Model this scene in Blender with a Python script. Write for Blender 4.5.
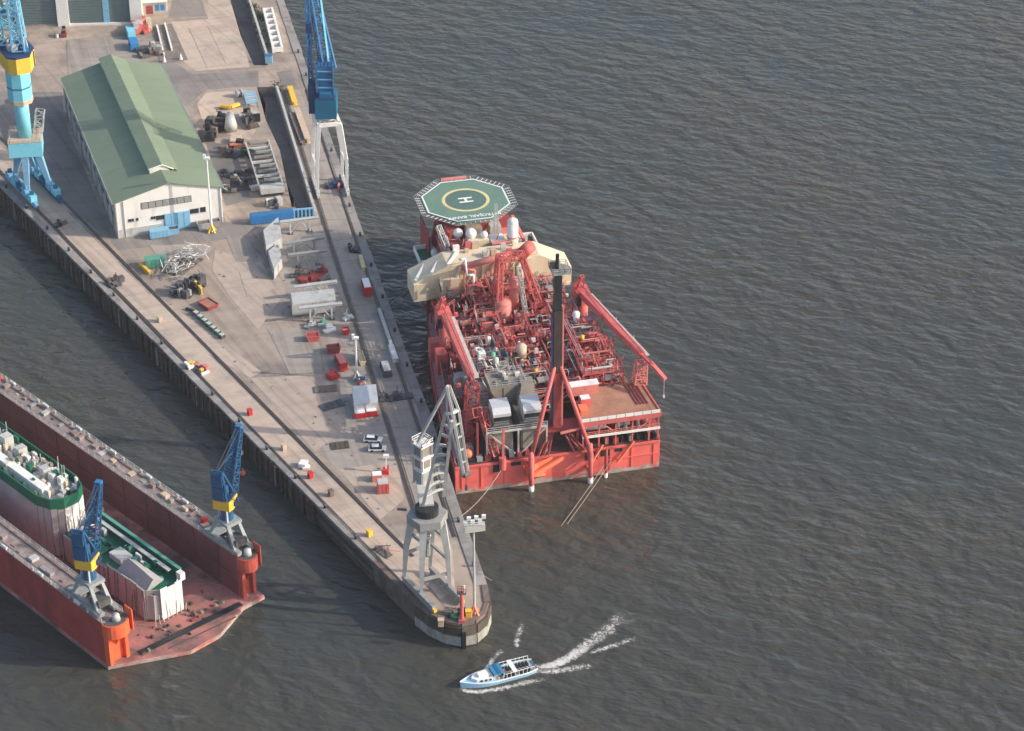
import bpy, math, random
from mathutils import Vector, Matrix
random.seed(7)
scene = bpy.context.scene
for o in list(bpy.data.objects): bpy.data.objects.remove(o)
C = scene.collection
R = math.radians

# ------------------------------------------------------------------ camera, sky, sun, exposure
CAM_H, CAM_E, CAM_F = 350.0, R(32.4), 2500.0
CAM_Y = -CAM_H / math.tan(CAM_E)
cam = bpy.data.cameras.new('camera'); cam.sensor_width = 36.0
cam.lens = CAM_F / 1024 * 36.0; cam.clip_start = 5; cam.clip_end = 20000
camo = bpy.data.objects.new('camera', cam); C.objects.link(camo)
camo.location = (0, CAM_Y, CAM_H); camo.rotation_euler = (R(90) - CAM_E, 0, 0)
scene.camera = camo

SUN_AZ, SUN_EL = R(-7.0), R(27.0)          # azimuth from +x towards +y
sdir = Vector((math.cos(SUN_AZ) * math.cos(SUN_EL), math.sin(SUN_AZ) * math.cos(SUN_EL), math.sin(SUN_EL)))
world = bpy.data.worlds.new("World"); scene.world = world; world.use_nodes = True
wn = world.node_tree; wn.nodes.clear()
sky = wn.nodes.new('ShaderNodeTexSky'); sky.sky_type = 'NISHITA'; sky.sun_disc = False
sky.sun_elevation = SUN_EL; sky.sun_rotation = R(90) - SUN_AZ
sky.air_density = 1.0; sky.dust_density = 2.5; sky.ozone_density = 1.0
bg = wn.nodes.new('ShaderNodeBackground'); bg.inputs[1].default_value = 0.15
wo = wn.nodes.new('ShaderNodeOutputWorld')
wn.links.new(sky.outputs[0], bg.inputs[0]); wn.links.new(bg.outputs[0], wo.inputs[0])
sl = bpy.data.lights.new('sun', 'SUN'); sl.energy = 3.0; sl.angle = R(0.5); sl.color = (1.0, 0.90, 0.77)
so = bpy.data.objects.new('sun', sl); C.objects.link(so)
so.rotation_euler = sdir.to_track_quat('Z', 'Y').to_euler(); so.location = sdir * 900
scene.view_settings.view_transform = 'Standard'; scene.view_settings.look = 'None'
scene.view_settings.gamma = 1; scene.view_settings.use_curve_mapping = False
scene.view_settings.exposure = 0.6

# ------------------------------------------------------------------ helpers
def at(u, v, z=6.0):
    """World point at height z seen at image position (u, v): used to survey the place from the photograph."""
    a = (u - 512) / CAM_F; b = -(v - 365.5) / CAM_F
    d = Vector((a, math.cos(CAM_E) + b * math.sin(CAM_E), -math.sin(CAM_E) + b * math.cos(CAM_E)))
    t = (z - CAM_H) / d.z
    return Vector((d.x * t, CAM_Y + d.y * t, z))

def mat(name, rgb, rough=0.75, var=0.18, scale=0.35, metal=0.0, dirt=None, amt=0.0, dscale=0.15, streak=1.0, rnd=0.0, bump=0.0, spec=0.4, track=None):
    m = bpy.data.materials.new(name); m.use_nodes = True
    n = m.node_tree.nodes; l = m.node_tree.links
    p = n['Principled BSDF']; p.inputs['Roughness'].default_value = rough; p.inputs['Metallic'].default_value = metal
    p.inputs['Specular IOR Level'].default_value = spec
    tc = n.new('ShaderNodeTexCoord')
    def noise(sc, det=5, stz=1.0):
        mp = n.new('ShaderNodeMapping'); mp.inputs['Scale'].default_value = (sc, sc, sc * stz)
        l.new(tc.outputs['Object'], mp.inputs[0])
        t = n.new('ShaderNodeTexNoise'); t.inputs['Scale'].default_value = 1.0; t.inputs['Detail'].default_value = det
        t.inputs['Roughness'].default_value = 0.62
        l.new(mp.outputs[0], t.inputs['Vector']); return t.outputs['Fac']
    def ramp(sock, a, b, lo, hi):
        r = n.new('ShaderNodeMapRange'); r.inputs[1].default_value = a; r.inputs[2].default_value = b
        r.inputs[3].default_value = lo; r.inputs[4].default_value = hi; l.new(sock, r.inputs[0]); return r.outputs[0]
    f = noise(scale, 6)
    val = ramp(f, 0.3, 0.7, 1 - var, 1 + var)
    if rnd:
        oi = n.new('ShaderNodeObjectInfo')
        rv = ramp(oi.outputs['Random'], 0, 1, 1 - rnd, 1 + rnd)
        mu = n.new('ShaderNodeMath'); mu.operation = 'MULTIPLY'; l.new(val, mu.inputs[0]); l.new(rv, mu.inputs[1]); val = mu.outputs[0]
    mx = n.new('ShaderNodeVectorMath'); mx.operation = 'SCALE'; mx.inputs[0].default_value = rgb
    l.new(val, mx.inputs['Scale']); col = mx.outputs[0]
    if dirt:
        g = noise(dscale, 7, 1.0 / streak)
        k = ramp(g, 0.62 - 0.22 * amt, 0.72 - 0.1 * amt, 0, min(1, amt * 1.3))
        mi = n.new('ShaderNodeMix'); mi.data_type = 'RGBA'
        l.new(k, mi.inputs[0]); l.new(col, mi.inputs[6]); mi.inputs[7].default_value = (*dirt, 1); col = mi.outputs[2]
    if track is not None:        # wheel marks and drag stains drawn out along the quay
        for dg_, sx_, sy_, k_ in ((track, .012, .5, .22), (track + 75, .02, .4, .13)):
            m1 = n.new('ShaderNodeMapping'); m1.inputs['Rotation'].default_value = (0, 0, -R(dg_)); l.new(tc.outputs['Object'], m1.inputs[0])
            m2 = n.new('ShaderNodeMapping'); m2.inputs['Scale'].default_value = (sx_, sy_, 1); l.new(m1.outputs[0], m2.inputs[0])
            t = n.new('ShaderNodeTexNoise'); t.inputs['Scale'].default_value = 1; t.inputs['Detail'].default_value = 4; t.inputs['Distortion'].default_value = .6; l.new(m2.outputs[0], t.inputs['Vector'])
            k = ramp(t.outputs['Fac'], .5, .68, 1, 1 - k_)
            v_ = n.new('ShaderNodeVectorMath'); v_.operation = 'SCALE'; l.new(col, v_.inputs[0]); l.new(k, v_.inputs['Scale']); col = v_.outputs[0]
    l.new(col, p.inputs['Base Color'])
    if bump:
        bn = n.new('ShaderNodeBump'); bn.inputs['Strength'].default_value = bump; bn.inputs['Distance'].default_value = 0.2
        l.new(f, bn.inputs['Height']); l.new(bn.outputs[0], p.inputs['Normal'])
    return m

RUST = (0.10, 0.045, 0.028); SOOT = (0.05, 0.045, 0.042)
M = {}
M['sand'] = mat('sandy_concrete', (0.385, 0.31, 0.253), 0.9, 0.2, 0.07, dirt=(0.225, 0.19, 0.165), amt=0.7, dscale=0.075, track=-62)
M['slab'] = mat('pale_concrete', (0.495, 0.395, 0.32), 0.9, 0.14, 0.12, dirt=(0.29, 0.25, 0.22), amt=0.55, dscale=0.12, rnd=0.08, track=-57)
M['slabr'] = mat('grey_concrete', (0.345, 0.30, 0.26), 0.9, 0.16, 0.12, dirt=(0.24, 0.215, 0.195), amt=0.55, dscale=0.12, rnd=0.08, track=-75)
M['asphalt'] = mat('asphalt', (0.25, 0.222, 0.205), 0.9, 0.14, 0.1, dirt=(0.17, 0.155, 0.145), amt=0.55, dscale=0.09, track=-65)
M['nosepanel'] = mat('weathered_concrete', (0.36, 0.345, 0.32), 0.85, 0.2, 0.5, dirt=(0.17, 0.16, 0.14), amt=0.6, dscale=0.4, streak=3)
M['towerdark'] = mat('tower_dark', (0.055, 0.035, 0.033), 0.6, 0.3, 0.5)
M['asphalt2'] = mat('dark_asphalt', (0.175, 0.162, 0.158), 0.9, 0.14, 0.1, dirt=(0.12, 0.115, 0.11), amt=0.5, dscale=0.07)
M['gravel'] = mat('ballast', (0.19, 0.165, 0.145), 0.95, 0.3, 0.5)
M['rail'] = mat('rail_steel', (0.09, 0.07, 0.06), 0.5, 0.2, 0.6)
M['kerb'] = mat('quay_cap', (0.29, 0.265, 0.25), 0.85, 0.2, 0.25, dirt=(0.16, 0.15, 0.14), amt=0.6, dscale=0.2, rnd=0.1)
M['quay'] = mat('quay_wall', (0.13, 0.115, 0.10), 0.9, 0.35, 0.3, dirt=(0.05, 0.06, 0.04), amt=0.6, dscale=0.2, streak=4)
M['timber'] = mat('wet_timber', (0.085, 0.068, 0.056), 0.9, 0.4, 0.5, dirt=(0.045, 0.06, 0.03), amt=0.55, dscale=0.3, streak=3, rnd=0.35)
M['timbertop'] = mat('timber_kerb', (0.17, 0.125, 0.105), 0.9, 0.3, 0.4)
M['white'] = mat('white_paint', (0.78, 0.76, 0.72), 0.6, 0.06, 0.3, dirt=(0.42, 0.38, 0.33), amt=0.3, dscale=0.3, streak=4)
M['white2'] = mat('clean_white', (0.82, 0.82, 0.80), 0.5, 0.04, 0.5)
M['cream'] = mat('cream_paint', (0.66, 0.56, 0.40), 0.6, 0.06, 0.2, dirt=(0.40, 0.30, 0.21), amt=0.35, dscale=0.2, streak=5)
M['grey'] = mat('grey_steel', (0.30, 0.30, 0.29), 0.6, 0.18, 0.4, dirt=(0.14, 0.10, 0.08), amt=0.35, dscale=0.4)
M['lgrey'] = mat('light_grey_steel', (0.48, 0.48, 0.46), 0.6, 0.12, 0.4, dirt=(0.22, 0.17, 0.14), amt=0.35, dscale=0.4, streak=3)
M['dgrey'] = mat('dark_grey_steel', (0.085, 0.085, 0.088), 0.6, 0.3, 0.5)
M['black'] = mat('black_steel', (0.022, 0.024, 0.028), 0.5, 0.3, 0.5)
M['silver'] = mat('silver_cladding', (0.66, 0.66, 0.65), 0.38, 0.08, 0.6, metal=0.35)
M['taupe'] = mat('insulation_grey', (0.25, 0.225, 0.19), 0.8, 0.16, 0.5, dirt=(0.14, 0.11, 0.09), amt=0.4, dscale=0.5)
M['red'] = mat('ship_red', (0.61, 0.135, 0.125), 0.65, 0.14, 0.3, dirt=(0.34, 0.045, 0.035), amt=0.5, dscale=0.25, streak=3)
M['hullred'] = mat('hull_red', (0.80, 0.15, 0.125), 0.55, 0.14, 0.2, dirt=(0.50, 0.10, 0.09), amt=0.45, dscale=0.14, streak=5)
M['pink'] = mat('faded_red', (0.62, 0.22, 0.19), 0.65, 0.14, 0.4, dirt=(0.36, 0.07, 0.055), amt=0.4, dscale=0.4)
M['dred'] = mat('dark_red', (0.32, 0.055, 0.055), 0.6, 0.2, 0.4, dirt=(0.10, 0.03, 0.028), amt=0.4, dscale=0.3)
M['orange'] = mat('orange_paint', (0.74, 0.20, 0.10), 0.5, 0.1, 0.4, dirt=(0.5, 0.10, 0.03), amt=0.3, dscale=0.4)
M['brown'] = mat('brown_deck', (0.36, 0.175, 0.113), 0.85, 0.22, 0.4, dirt=(0.40, 0.24, 0.17), amt=0.55, dscale=0.35)
M['foul'] = mat('fouled_waterline', (0.40, 0.33, 0.29), 0.8, 0.3, 0.5, dirt=(0.50, 0.09, 0.07), amt=0.7, dscale=0.35, streak=0.5)
M['deckmix'] = mat('main_deck', (0.115, 0.05, 0.045), 0.8, 0.35, 0.3, dirt=(0.05, 0.045, 0.043), amt=0.7, dscale=0.25)
M['grating'] = mat('grating', (0.11, 0.055, 0.05), 0.8, 0.4, 0.5, dirt=(0.05, 0.04, 0.04), amt=0.7, dscale=0.4)
M['green'] = mat('helideck_green', (0.135, 0.228, 0.178), 0.8, 0.08, 0.3, dirt=(0.105, 0.185, 0.15), amt=0.4, dscale=0.2)
M['dgreen2'] = mat('helideck_inner', (0.09, 0.16, 0.135), 0.8, 0.08, 0.3)
M['shipgreen'] = mat('ship_green', (0.012, 0.13, 0.075), 0.5, 0.12, 0.4)
M['roof'] = mat('green_roof', (0.185, 0.235, 0.160), 0.75, 0.06, 0.08, dirt=(0.165, 0.20, 0.15), amt=0.3, dscale=0.1, rnd=0.03)
M['yellow'] = mat('yellow_paint', (0.80, 0.50, 0.06), 0.55, 0.1, 0.4, dirt=(0.45, 0.28, 0.06), amt=0.3, dscale=0.5)
M['paleyellow'] = mat('pale_yellow', (0.66, 0.56, 0.28), 0.6, 0.1, 0.4)
M['cyan'] = mat('light_blue_paint', (0.22, 0.62, 0.76), 0.5, 0.08, 0.4, dirt=(0.15, 0.45, 0.60), amt=0.35, dscale=0.4)
M['blue'] = mat('blue_paint', (0.035, 0.16, 0.34), 0.5, 0.14, 0.4, dirt=(0.02, 0.09, 0.24), amt=0.4, dscale=0.4)
M['teal'] = mat('teal_blue_paint', (0.014, 0.135, 0.24), 0.45, 0.12, 0.4)
M['skyblue'] = mat('sky_blue_paint', (0.22, 0.45, 0.62), 0.55, 0.1, 0.5, dirt=(0.14, 0.27, 0.38), amt=0.35, dscale=0.5)
M['contblue'] = mat('container_blue', (0.04, 0.22, 0.50), 0.55, 0.1, 0.5)
M['contgreen'] = mat('container_green', (0.10, 0.32, 0.24), 0.55, 0.1, 0.5)
M['navy'] = mat('navy_paint', (0.02, 0.05, 0.14), 0.5, 0.2, 0.5)
M['door'] = mat('roller_door', (0.12, 0.17, 0.175), 0.6, 0.08, 0.3)
M['glass'] = mat('dark_glass', (0.03, 0.035, 0.04), 0.15, 0.05, 0.5)
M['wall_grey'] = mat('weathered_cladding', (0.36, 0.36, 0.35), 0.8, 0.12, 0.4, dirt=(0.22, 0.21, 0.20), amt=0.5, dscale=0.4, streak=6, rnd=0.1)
M['sheet'] = mat('grey_sheeting', (0.36, 0.345, 0.34), 0.8, 0.10, 0.3, dirt=(0.29, 0.275, 0.27), amt=0.35, dscale=0.3, streak=1.5, rnd=0.03, bump=.5)
M['mauve'] = mat('faded_side_paint', (0.46, 0.24, 0.25), 0.7, 0.14, 0.3, dirt=(0.30, 0.13, 0.13), amt=0.5, dscale=0.3)
M['blue2'] = mat('dark_blue_paint', (0.022, 0.095, 0.21), 0.5, 0.2, 0.5, dirt=(0.018, 0.06, 0.15), amt=0.5, dscale=0.5)
M['mgrey'] = mat('grey_green_paint', (0.30, 0.33, 0.33), 0.6, 0.2, 0.5, dirt=(0.16, 0.17, 0.17), amt=0.5, dscale=0.5)
M['sheetw'] = mat('white_sheeting', (0.72, 0.70, 0.66), 0.75, 0.08, 0.4, dirt=(0.5, 0.47, 0.43), amt=0.4, dscale=0.4)
M['dockwall_shade'] = mat('dock_wall_shaded', (0.36, 0.052, 0.046), 0.65, 0.2, 0.2, dirt=(0.20, 0.038, 0.038), amt=0.6, dscale=0.12, streak=7)  # dock's red oxide paint, weathered, and darkened to carry the walls' shade
M['dockinner_shade'] = mat('dock_inner_shaded', (0.17, 0.055, 0.06), 0.7, 0.2, 0.2, dirt=(0.10, 0.045, 0.05), amt=0.5, dscale=0.15, streak=5)  # same red oxide, shade of the inner wall put into the colour
M['dockend_lit'] = mat('dock_end_lit', (0.78, 0.13, 0.05), 0.55, 0.14, 0.3, dirt=(0.40, 0.07, 0.04), amt=0.45, dscale=0.3, streak=3)  # same red oxide, brightened to orange for sunlight on the end
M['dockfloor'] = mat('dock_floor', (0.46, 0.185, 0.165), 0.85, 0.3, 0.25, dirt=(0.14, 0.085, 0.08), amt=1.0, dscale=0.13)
M['dockend_shade'] = mat('dock_end_shaded', (0.46, 0.085, 0.06), 0.55, 0.2, 0.3, dirt=(0.25, 0.06, 0.05), amt=0.6, dscale=0.3, streak=3)  # same red oxide, darkened for part shade on the pier-side end
M['docktop'] = mat('dock_top', (0.30, 0.235, 0.22), 0.85, 0.2, 0.3, dirt=(0.16, 0.12, 0.11), amt=0.6, dscale=0.4)
M['rope'] = mat('rope', (0.30, 0.26, 0.21), 0.9, 0.1, 0.5)
M['foam'] = mat('foam', (0.62, 0.60, 0.56), 0.9, 0.1, 0.8)
M['boatblue'] = mat('boat_blue', (0.34, 0.58, 0.78), 0.4, 0.05, 0.5)
M['boatroof'] = mat('boat_roof_blue', (0.05, 0.22, 0.40), 0.45, 0.06, 0.5)
M['tyre'] = mat('rubber', (0.02, 0.02, 0.02), 0.8, 0.2, 1)
M['scrap'] = mat('scrap_steel', (0.16, 0.135, 0.12), 0.8, 0.35, 0.8, dirt=RUST, amt=0.5, dscale=0.7)
M['tan'] = mat('tan_paint', (0.55, 0.42, 0.30), 0.7, 0.15, 0.5)
M['carred'] = mat('vehicle_red', (0.55, 0.03, 0.03), 0.35, 0.05, 0.5)
M['net'] = mat('safety_net', (0.36, 0.36, 0.36), 0.8, 0.1, 0.5)

class MB:
    def __init__(s): s.v = []; s.f = []
    def add(s, vs, fs):
        k = len(s.v); s.v += [tuple(x) for x in vs]; s.f += [tuple(i + k for i in f) for f in fs]; return s
    def box(s, c, d, rz=0.0, m=None):
        x, y, z = d[0] / 2, d[1] / 2, d[2] / 2
        P = [Vector((i, j, k)) for k in (-z, z) for j in (-y, y) for i in (-x, x)]
        T = m if m else Matrix.Rotation(rz, 3, 'Z')
        c = Vector(c)
        return s.add([T @ p + c for p in P], [(0, 2, 3, 1), (4, 5, 7, 6), (0, 1, 5, 4), (2, 6, 7, 3), (0, 4, 6, 2), (1, 3, 7, 5)])
    def bb(s, x0, x1, y0, y1, z0, z1): return s.box(((x0 + x1) / 2, (y0 + y1) / 2, (z0 + z1) / 2), (x1 - x0, y1 - y0, z1 - z0))
    def bar(s, p, q, w, h=None, up=None, w2=None, h2=None):
        p = Vector(p); q = Vector(q); h = h or w; w2 = w2 or w; h2 = h2 or (h if w2 == w else w2 * h / w)
        d = q - p
        if d.length < 1e-6: return s
        d.normalize(); U = Vector(up) if up else (Vector((0, 0, 1)) if abs(d.z) < 0.95 else Vector((0, 1, 0)))
        X = d.cross(U).normalized(); Y = X.cross(d).normalized()
        vs = []
        for b, ww, hh in ((p, w, h), (q, w2, h2)):
            vs += [b - X * ww / 2 - Y * hh / 2, b + X * ww / 2 - Y * hh / 2, b + X * ww / 2 + Y * hh / 2, b - X * ww / 2 + Y * hh / 2]
        return s.add(vs, [(0, 3, 2, 1), (4, 5, 6, 7), (0, 1, 5, 4), (1, 2, 6, 5), (2, 3, 7, 6), (3, 0, 4, 7)])
    def tube(s, p, q, r, r2=None, n=8, cap=True):
        p = Vector(p); q = Vector(q); r2 = r if r2 is None else r2
        d = (q - p).normalized(); U = Vector((0, 0, 1)) if abs(d.z) < 0.95 else Vector((0, 1, 0))
        X = d.cross(U).normalized(); Y = X.cross(d)
        vs = []
        for b, rr in ((p, r), (q, r2)):
            for i in range(n):
                a = 2 * math.pi * i / n; vs.append(b + (X * math.cos(a) + Y * math.sin(a)) * rr)
        fs = [(i, (i + 1) % n, n + (i + 1) % n, n + i) for i in range(n)]
        if cap: fs += [tuple(range(n))[::-1], tuple(range(n, 2 * n))]
        return s.add(vs, fs)
    def path(s, pts, r, n=5):
        for a, b in zip(pts[:-1], pts[1:]): s.tube(a, b, r, n=n)
        return s
    def prism(s, pts, z0, z1, pts2=None):
        n = len(pts); t = pts2 or pts
        vs = [(p[0], p[1], z0) for p in pts] + [(p[0], p[1], z1) for p in t]
        return s.add(vs, [tuple(range(n))[::-1], tuple(range(n, 2 * n))] + [(i, (i + 1) % n, n + (i + 1) % n, n + i) for i in range(n)])
    def poly(s, pts, z=None):
        return s.add([(p[0], p[1], z if z is not None else p[2]) for p in pts], [tuple(range(len(pts)))])
    def dome(s, c, r, n=10, k=4, sz=1.0, full=False):
        c = Vector(c); vs = []; fs = []
        lo = -k if full else 0
        rows = list(range(lo, k + 1))
        for j in rows:
            t = j / k * math.pi / 2
            for i in range(n):
                a = 2 * math.pi * i / n; vs.append(c + Vector((r * math.cos(t) * math.cos(a), r * math.cos(t) * math.sin(a), r * sz * math.sin(t))))
        for j in range(len(rows) - 1):
            for i in range(n): fs.append((j * n + i, j * n + (i + 1) % n, (j + 1) * n + (i + 1) % n, (j + 1) * n + i))
        return s.add(vs, fs)
    def truss(s, p, q, w0, w1, n, c=0.18, b=0.1, up=(0, 0, 1), h0=None, h1=None):
        p = Vector(p); q = Vector(q); d = (q - p).normalized(); U = Vector(up)
        if abs(d.dot(U)) > 0.97: U = Vector((0, 1, 0))
        X = d.cross(U).normalized(); Y = X.cross(d).normalized()
        h0 = h0 or w0; h1 = h1 or w1
        rows = []
        for i in range(n + 1):
            t = i / n; b0 = p.lerp(q, t); w = (w0 + (w1 - w0) * t) / 2; h = (h0 + (h1 - h0) * t) / 2
            rows.append([b0 - X * w - Y * h, b0 + X * w - Y * h, b0 + X * w + Y * h, b0 - X * w + Y * h])
        for k in range(4): s.bar(rows[0][k], rows[-1][k], c)
        for i in range(n):
            for k in range(4):
                k2 = (k + 1) % 4
                s.bar(rows[i + 1][k], rows[i + 1][k2], b)
                if i % 2: s.bar(rows[i][k], rows[i + 1][k2], b)
                else: s.bar(rows[i][k2], rows[i + 1][k], b)
        for k in range(4): s.bar(rows[0][k], rows[0][(k + 1) % 4], b)
        return s
    def rail(s, pts, h=1.1, t=0.07, step=2.0, close=False):
        P = [Vector(p) for p in pts]
        if close: P.append(P[0])
        for a, b in zip(P[:-1], P[1:]):
            L = (b - a).length; n = max(1, round(L / step))
            for i in range(n + 1):
                c = a.lerp(b, i / n); s.bar(c, c + Vector((0, 0, h)), t)
            for hh in (h, h * 0.5): s.bar(a + Vector((0, 0, hh)), b + Vector((0, 0, hh)), t)
        return s
    def build(s, name, m, parent=None, smooth=False):
        me = bpy.data.meshes.new(name); me.from_pydata(s.v, [], s.f); me.update()
        if isinstance(m, str): m = M[m]
        me.materials.append(m)
        if smooth:
            for p in me.polygons: p.use_smooth = True
        o = bpy.data.objects.new(name, me); C.objects.link(o)
        if parent is not None: o.parent = parent
        return o

def tag(o, label=None, cat=None, group=None, kind=None):
    if label: o['label'] = label
    if cat: o['category'] = cat
    if group: o['group'] = group
    if kind: o['kind'] = kind
    return o
def thing(name, label, cat, loc=(0, 0, 0), rz=0.0, group=None):
    o = bpy.data.objects.new(name, None); C.objects.link(o); o.empty_display_size = 1
    o.location = loc; o.rotation_euler = (0, 0, rz)
    return tag(o, label, cat, group)
def kids(o): return [c for c in bpy.data.objects if c.parent == o]
def dup(o, loc, rz=None, label=None):
    r = o.copy(); C.objects.link(r); r.location = loc
    if rz is not None: r.rotation_euler = (0, 0, rz)
    if label: r['label'] = label
    for ch in kids(o):
        c = ch.copy(); C.objects.link(c); c.parent = r
        for g in kids(ch):
            d = g.copy(); C.objects.link(d); d.parent = c
    return r
def struct(o): o['kind'] = 'structure'; return o
def ang(a, b): return math.atan2(b[1] - a[1], b[0] - a[0])
# ------------------------------------------------------------------ water
def make_water():
    m = bpy.data.materials.new('river_water'); m.use_nodes = True
    n = m.node_tree.nodes; l = m.node_tree.links; p = n['Principled BSDF']
    p.inputs['Base Color'].default_value = (0.040, 0.035, 0.029, 1); p.inputs['Roughness'].default_value = 0.16
    p.inputs['IOR'].default_value = 1.33; p.inputs['Specular IOR Level'].default_value = 0.56
    g = n.new('ShaderNodeNewGeometry')
    def nz(sx, sy, rz, det, rough=0.55, dist=0.0):
        m0 = n.new('ShaderNodeMapping'); m0.inputs['Rotation'].default_value = (0, 0, R(rz)); l.new(g.outputs['Position'], m0.inputs[0])
        mp = n.new('ShaderNodeMapping'); mp.inputs['Scale'].default_value = (sx, sy, 1); l.new(m0.outputs[0], mp.inputs[0])
        t = n.new('ShaderNodeTexNoise'); t.inputs['Scale'].default_value = 1; t.inputs['Detail'].default_value = det
        t.inputs['Roughness'].default_value = rough; t.inputs['Distortion'].default_value = dist
        l.new(mp.outputs[0], t.inputs['Vector']); return t.outputs['Fac']
    def math_(op, a, b):
        q = n.new('ShaderNodeMath'); q.operation = op
        for i, x in enumerate((a, b)):
            if isinstance(x, float): q.inputs[i].default_value = x
            else: l.new(x, q.inputs[i])
        return q.outputs[0]
    big = nz(0.095, 0.17, 28, 2, 0.5, 0.25)
    mid = nz(0.24, 0.40, 12, 2, 0.5, 0.25)
    sml = nz(0.8, 1.2, 35, 3, 0.55, 0.2)
    patch = nz(0.006, 0.011, 30, 4, 0.55)
    h = math_('ADD', math_('MULTIPLY', big, 3.4), math_('ADD', math_('MULTIPLY', mid, 1.7), math_('MULTIPLY', sml, 0.2)))
    amp = n.new('ShaderNodeMapRange'); l.new(patch, amp.inputs[0]); amp.inputs[1].default_value = 0.3; amp.inputs[2].default_value = 0.7
    amp.inputs[3].default_value = 0.55; amp.inputs[4].default_value = 1.25
    h = math_('MULTIPLY', h, amp.outputs[0])
    b = n.new('ShaderNodeBump'); b.inputs['Strength'].default_value = 0.44; b.inputs['Distance'].default_value = 1.0
    l.new(h, b.inputs['Height']); l.new(b.outputs[0], p.inputs['Normal'])
    # silt: slow brown / grey patches in the river water itself
    mr = n.new('ShaderNodeMix'); mr.data_type = 'RGBA'
    st = n.new('ShaderNodeMapRange'); l.new(patch, st.inputs[0]); st.inputs[1].default_value = .38; st.inputs[2].default_value = .62; l.new(st.outputs[0], mr.inputs[0]); mr.inputs[6].default_value = (0.049, 0.054, 0.048, 1); mr.inputs[7].default_value = (0.062, 0.058, 0.046, 1)
    l.new(mr.outputs[2], p.inputs['Base Color'])
    return m
w = MB().poly([(-6000, -3000), (6000, -3000), (6000, 9000), (-6000, 9000)], 0.0).build('water', make_water()); struct(w)

# ------------------------------------------------------------------ quay: ground, walls, kerbs
QZ = 6.0
QL = at(0, 182); EDGE_L0 = Vector((-148.9, 89.0, QZ)); dL = (Vector((-31.6, -93.0, QZ)) - EDGE_L0).normalized()
nL = Vector((-dL.y, dL.x, 0)) * 1.0          # pointing into the yard
if nL.x < 0: nL = -nL
nose = [(-31.6, -93.0), (-24.8, -103.4), (-21.2, -108.6), (-18.0, -112.4), (-14.6, -115.0), (-11.2, -116.0), (-8.2, -115.0), (-6.2, -112.2), (-5.4, -108.2), (-6.0, -102.0)]
right = [(-13.3, -69.0), (-20.4, -33.0), (-25.2, -13.5), (-45.0, 73.2), (-60.2, 144.1), (-76.4, 218.1)]
FAR = [(-112, 372), (-420, 372), (-420, 508)]
leftfar = (EDGE_L0 - dL * 330)
def xy(ps): return [(p[0], p[1]) for p in ps]
def line_x(p, q, y): return p[0] + (q[0] - p[0]) * (y - p[1]) / (q[1] - p[1])
def right_x(y):
    pts = right
    for a, b_ in zip(pts[:-1], pts[1:]):
        if a[1] <= y <= b_[1]: return line_x(a, b_, y)
    a, b_ = pts[-2], pts[-1]; return line_x(a, b_, y)
T2a, T2b = 69.5, 152.5      # trench two: y range
T1a, T1b = 168.0, 360.0     # trench one
def tx(y):                  # west and east side of the trench at y
    e = right_x(y) - 11.9
    w_ = e - 5.0 - 0.9 * math.sin(y * 0.21)
    return w_, e
g = MB()
def leftx(y):
    if y > -93: return line_x((EDGE_L0.x, EDGE_L0.y), (EDGE_L0.x + dL.x, EDGE_L0.y + dL.y), y)
ys = [T2a, 90, 110, 130, T2b, T1a, 190, 215, 250, 300, 360]
for y0, y1 in zip(ys[:-1], ys[1:]):
    lx0, lx1 = leftx(y0), leftx(y1)
    if y0 == T2b:
        g.poly([(lx0, y0), (tx(y0)[0], y0), (tx(y0)[1], y0), (right_x(y0), y0), (right_x(y1), y1), (tx(y1)[1], y1), (tx(y1)[0], y1), (lx1, y1)], QZ)
    else:
        g.poly([(lx0, y0), (tx(y0)[0], y0), (tx(y1)[0], y1), (lx1, y1)], QZ)
        g.poly([(tx(y0)[1], y0), (right_x(y0), y0), (right_x(y1), y1), (tx(y1)[1], y1)], QZ)
g.poly([(leftx(T2a), T2a)] + nose + [p for p in right if p[1] < T2a] + [(right_x(T2a), T2a), (tx(T2a)[1], T2a), (tx(T2a)[0], T2a)], QZ)
g.poly([(leftx(360), 360), (right_x(360), 360), (right_x(900), 900), (leftx(900), 900)], QZ)
struct(g.build('ground', 'sand'))
def sunken(name, y0, y1, depth):
    f = MB(); yy = [y0 + (y1 - y0) * i / 8 for i in range(9)]
    for a, b_ in zip(yy[:-1], yy[1:]):
        wa, ea = tx(a); wb, eb = tx(b_)
        f.poly([(wa, a, QZ - depth), (ea, a, QZ - depth), (eb, b_, QZ - depth), (wb, b_, QZ - depth)])
        f.poly([(wa, a, QZ - depth), (wb, b_, QZ - depth), (wb, b_, QZ), (wa, a, QZ)])
        f.poly([(ea, a, QZ - depth), (ea, a, QZ), (eb, b_, QZ), (eb, b_, QZ - depth)])
    wa, ea = tx(y0); f.poly([(wa, y0, QZ - depth), (wa, y0, QZ), (ea, y0, QZ), (ea, y0, QZ - depth)])
    wa, ea = tx(y1); f.poly([(wa, y1, QZ - depth), (ea, y1, QZ - depth), (ea, y1, QZ), (wa, y1, QZ)])
    return struct(f.build(name, 'asphalt'))
sunken('sunken_road', T2a, T2b, 3.4); sunken('sunken_road', T1a, T1b, 3.4)

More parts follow.
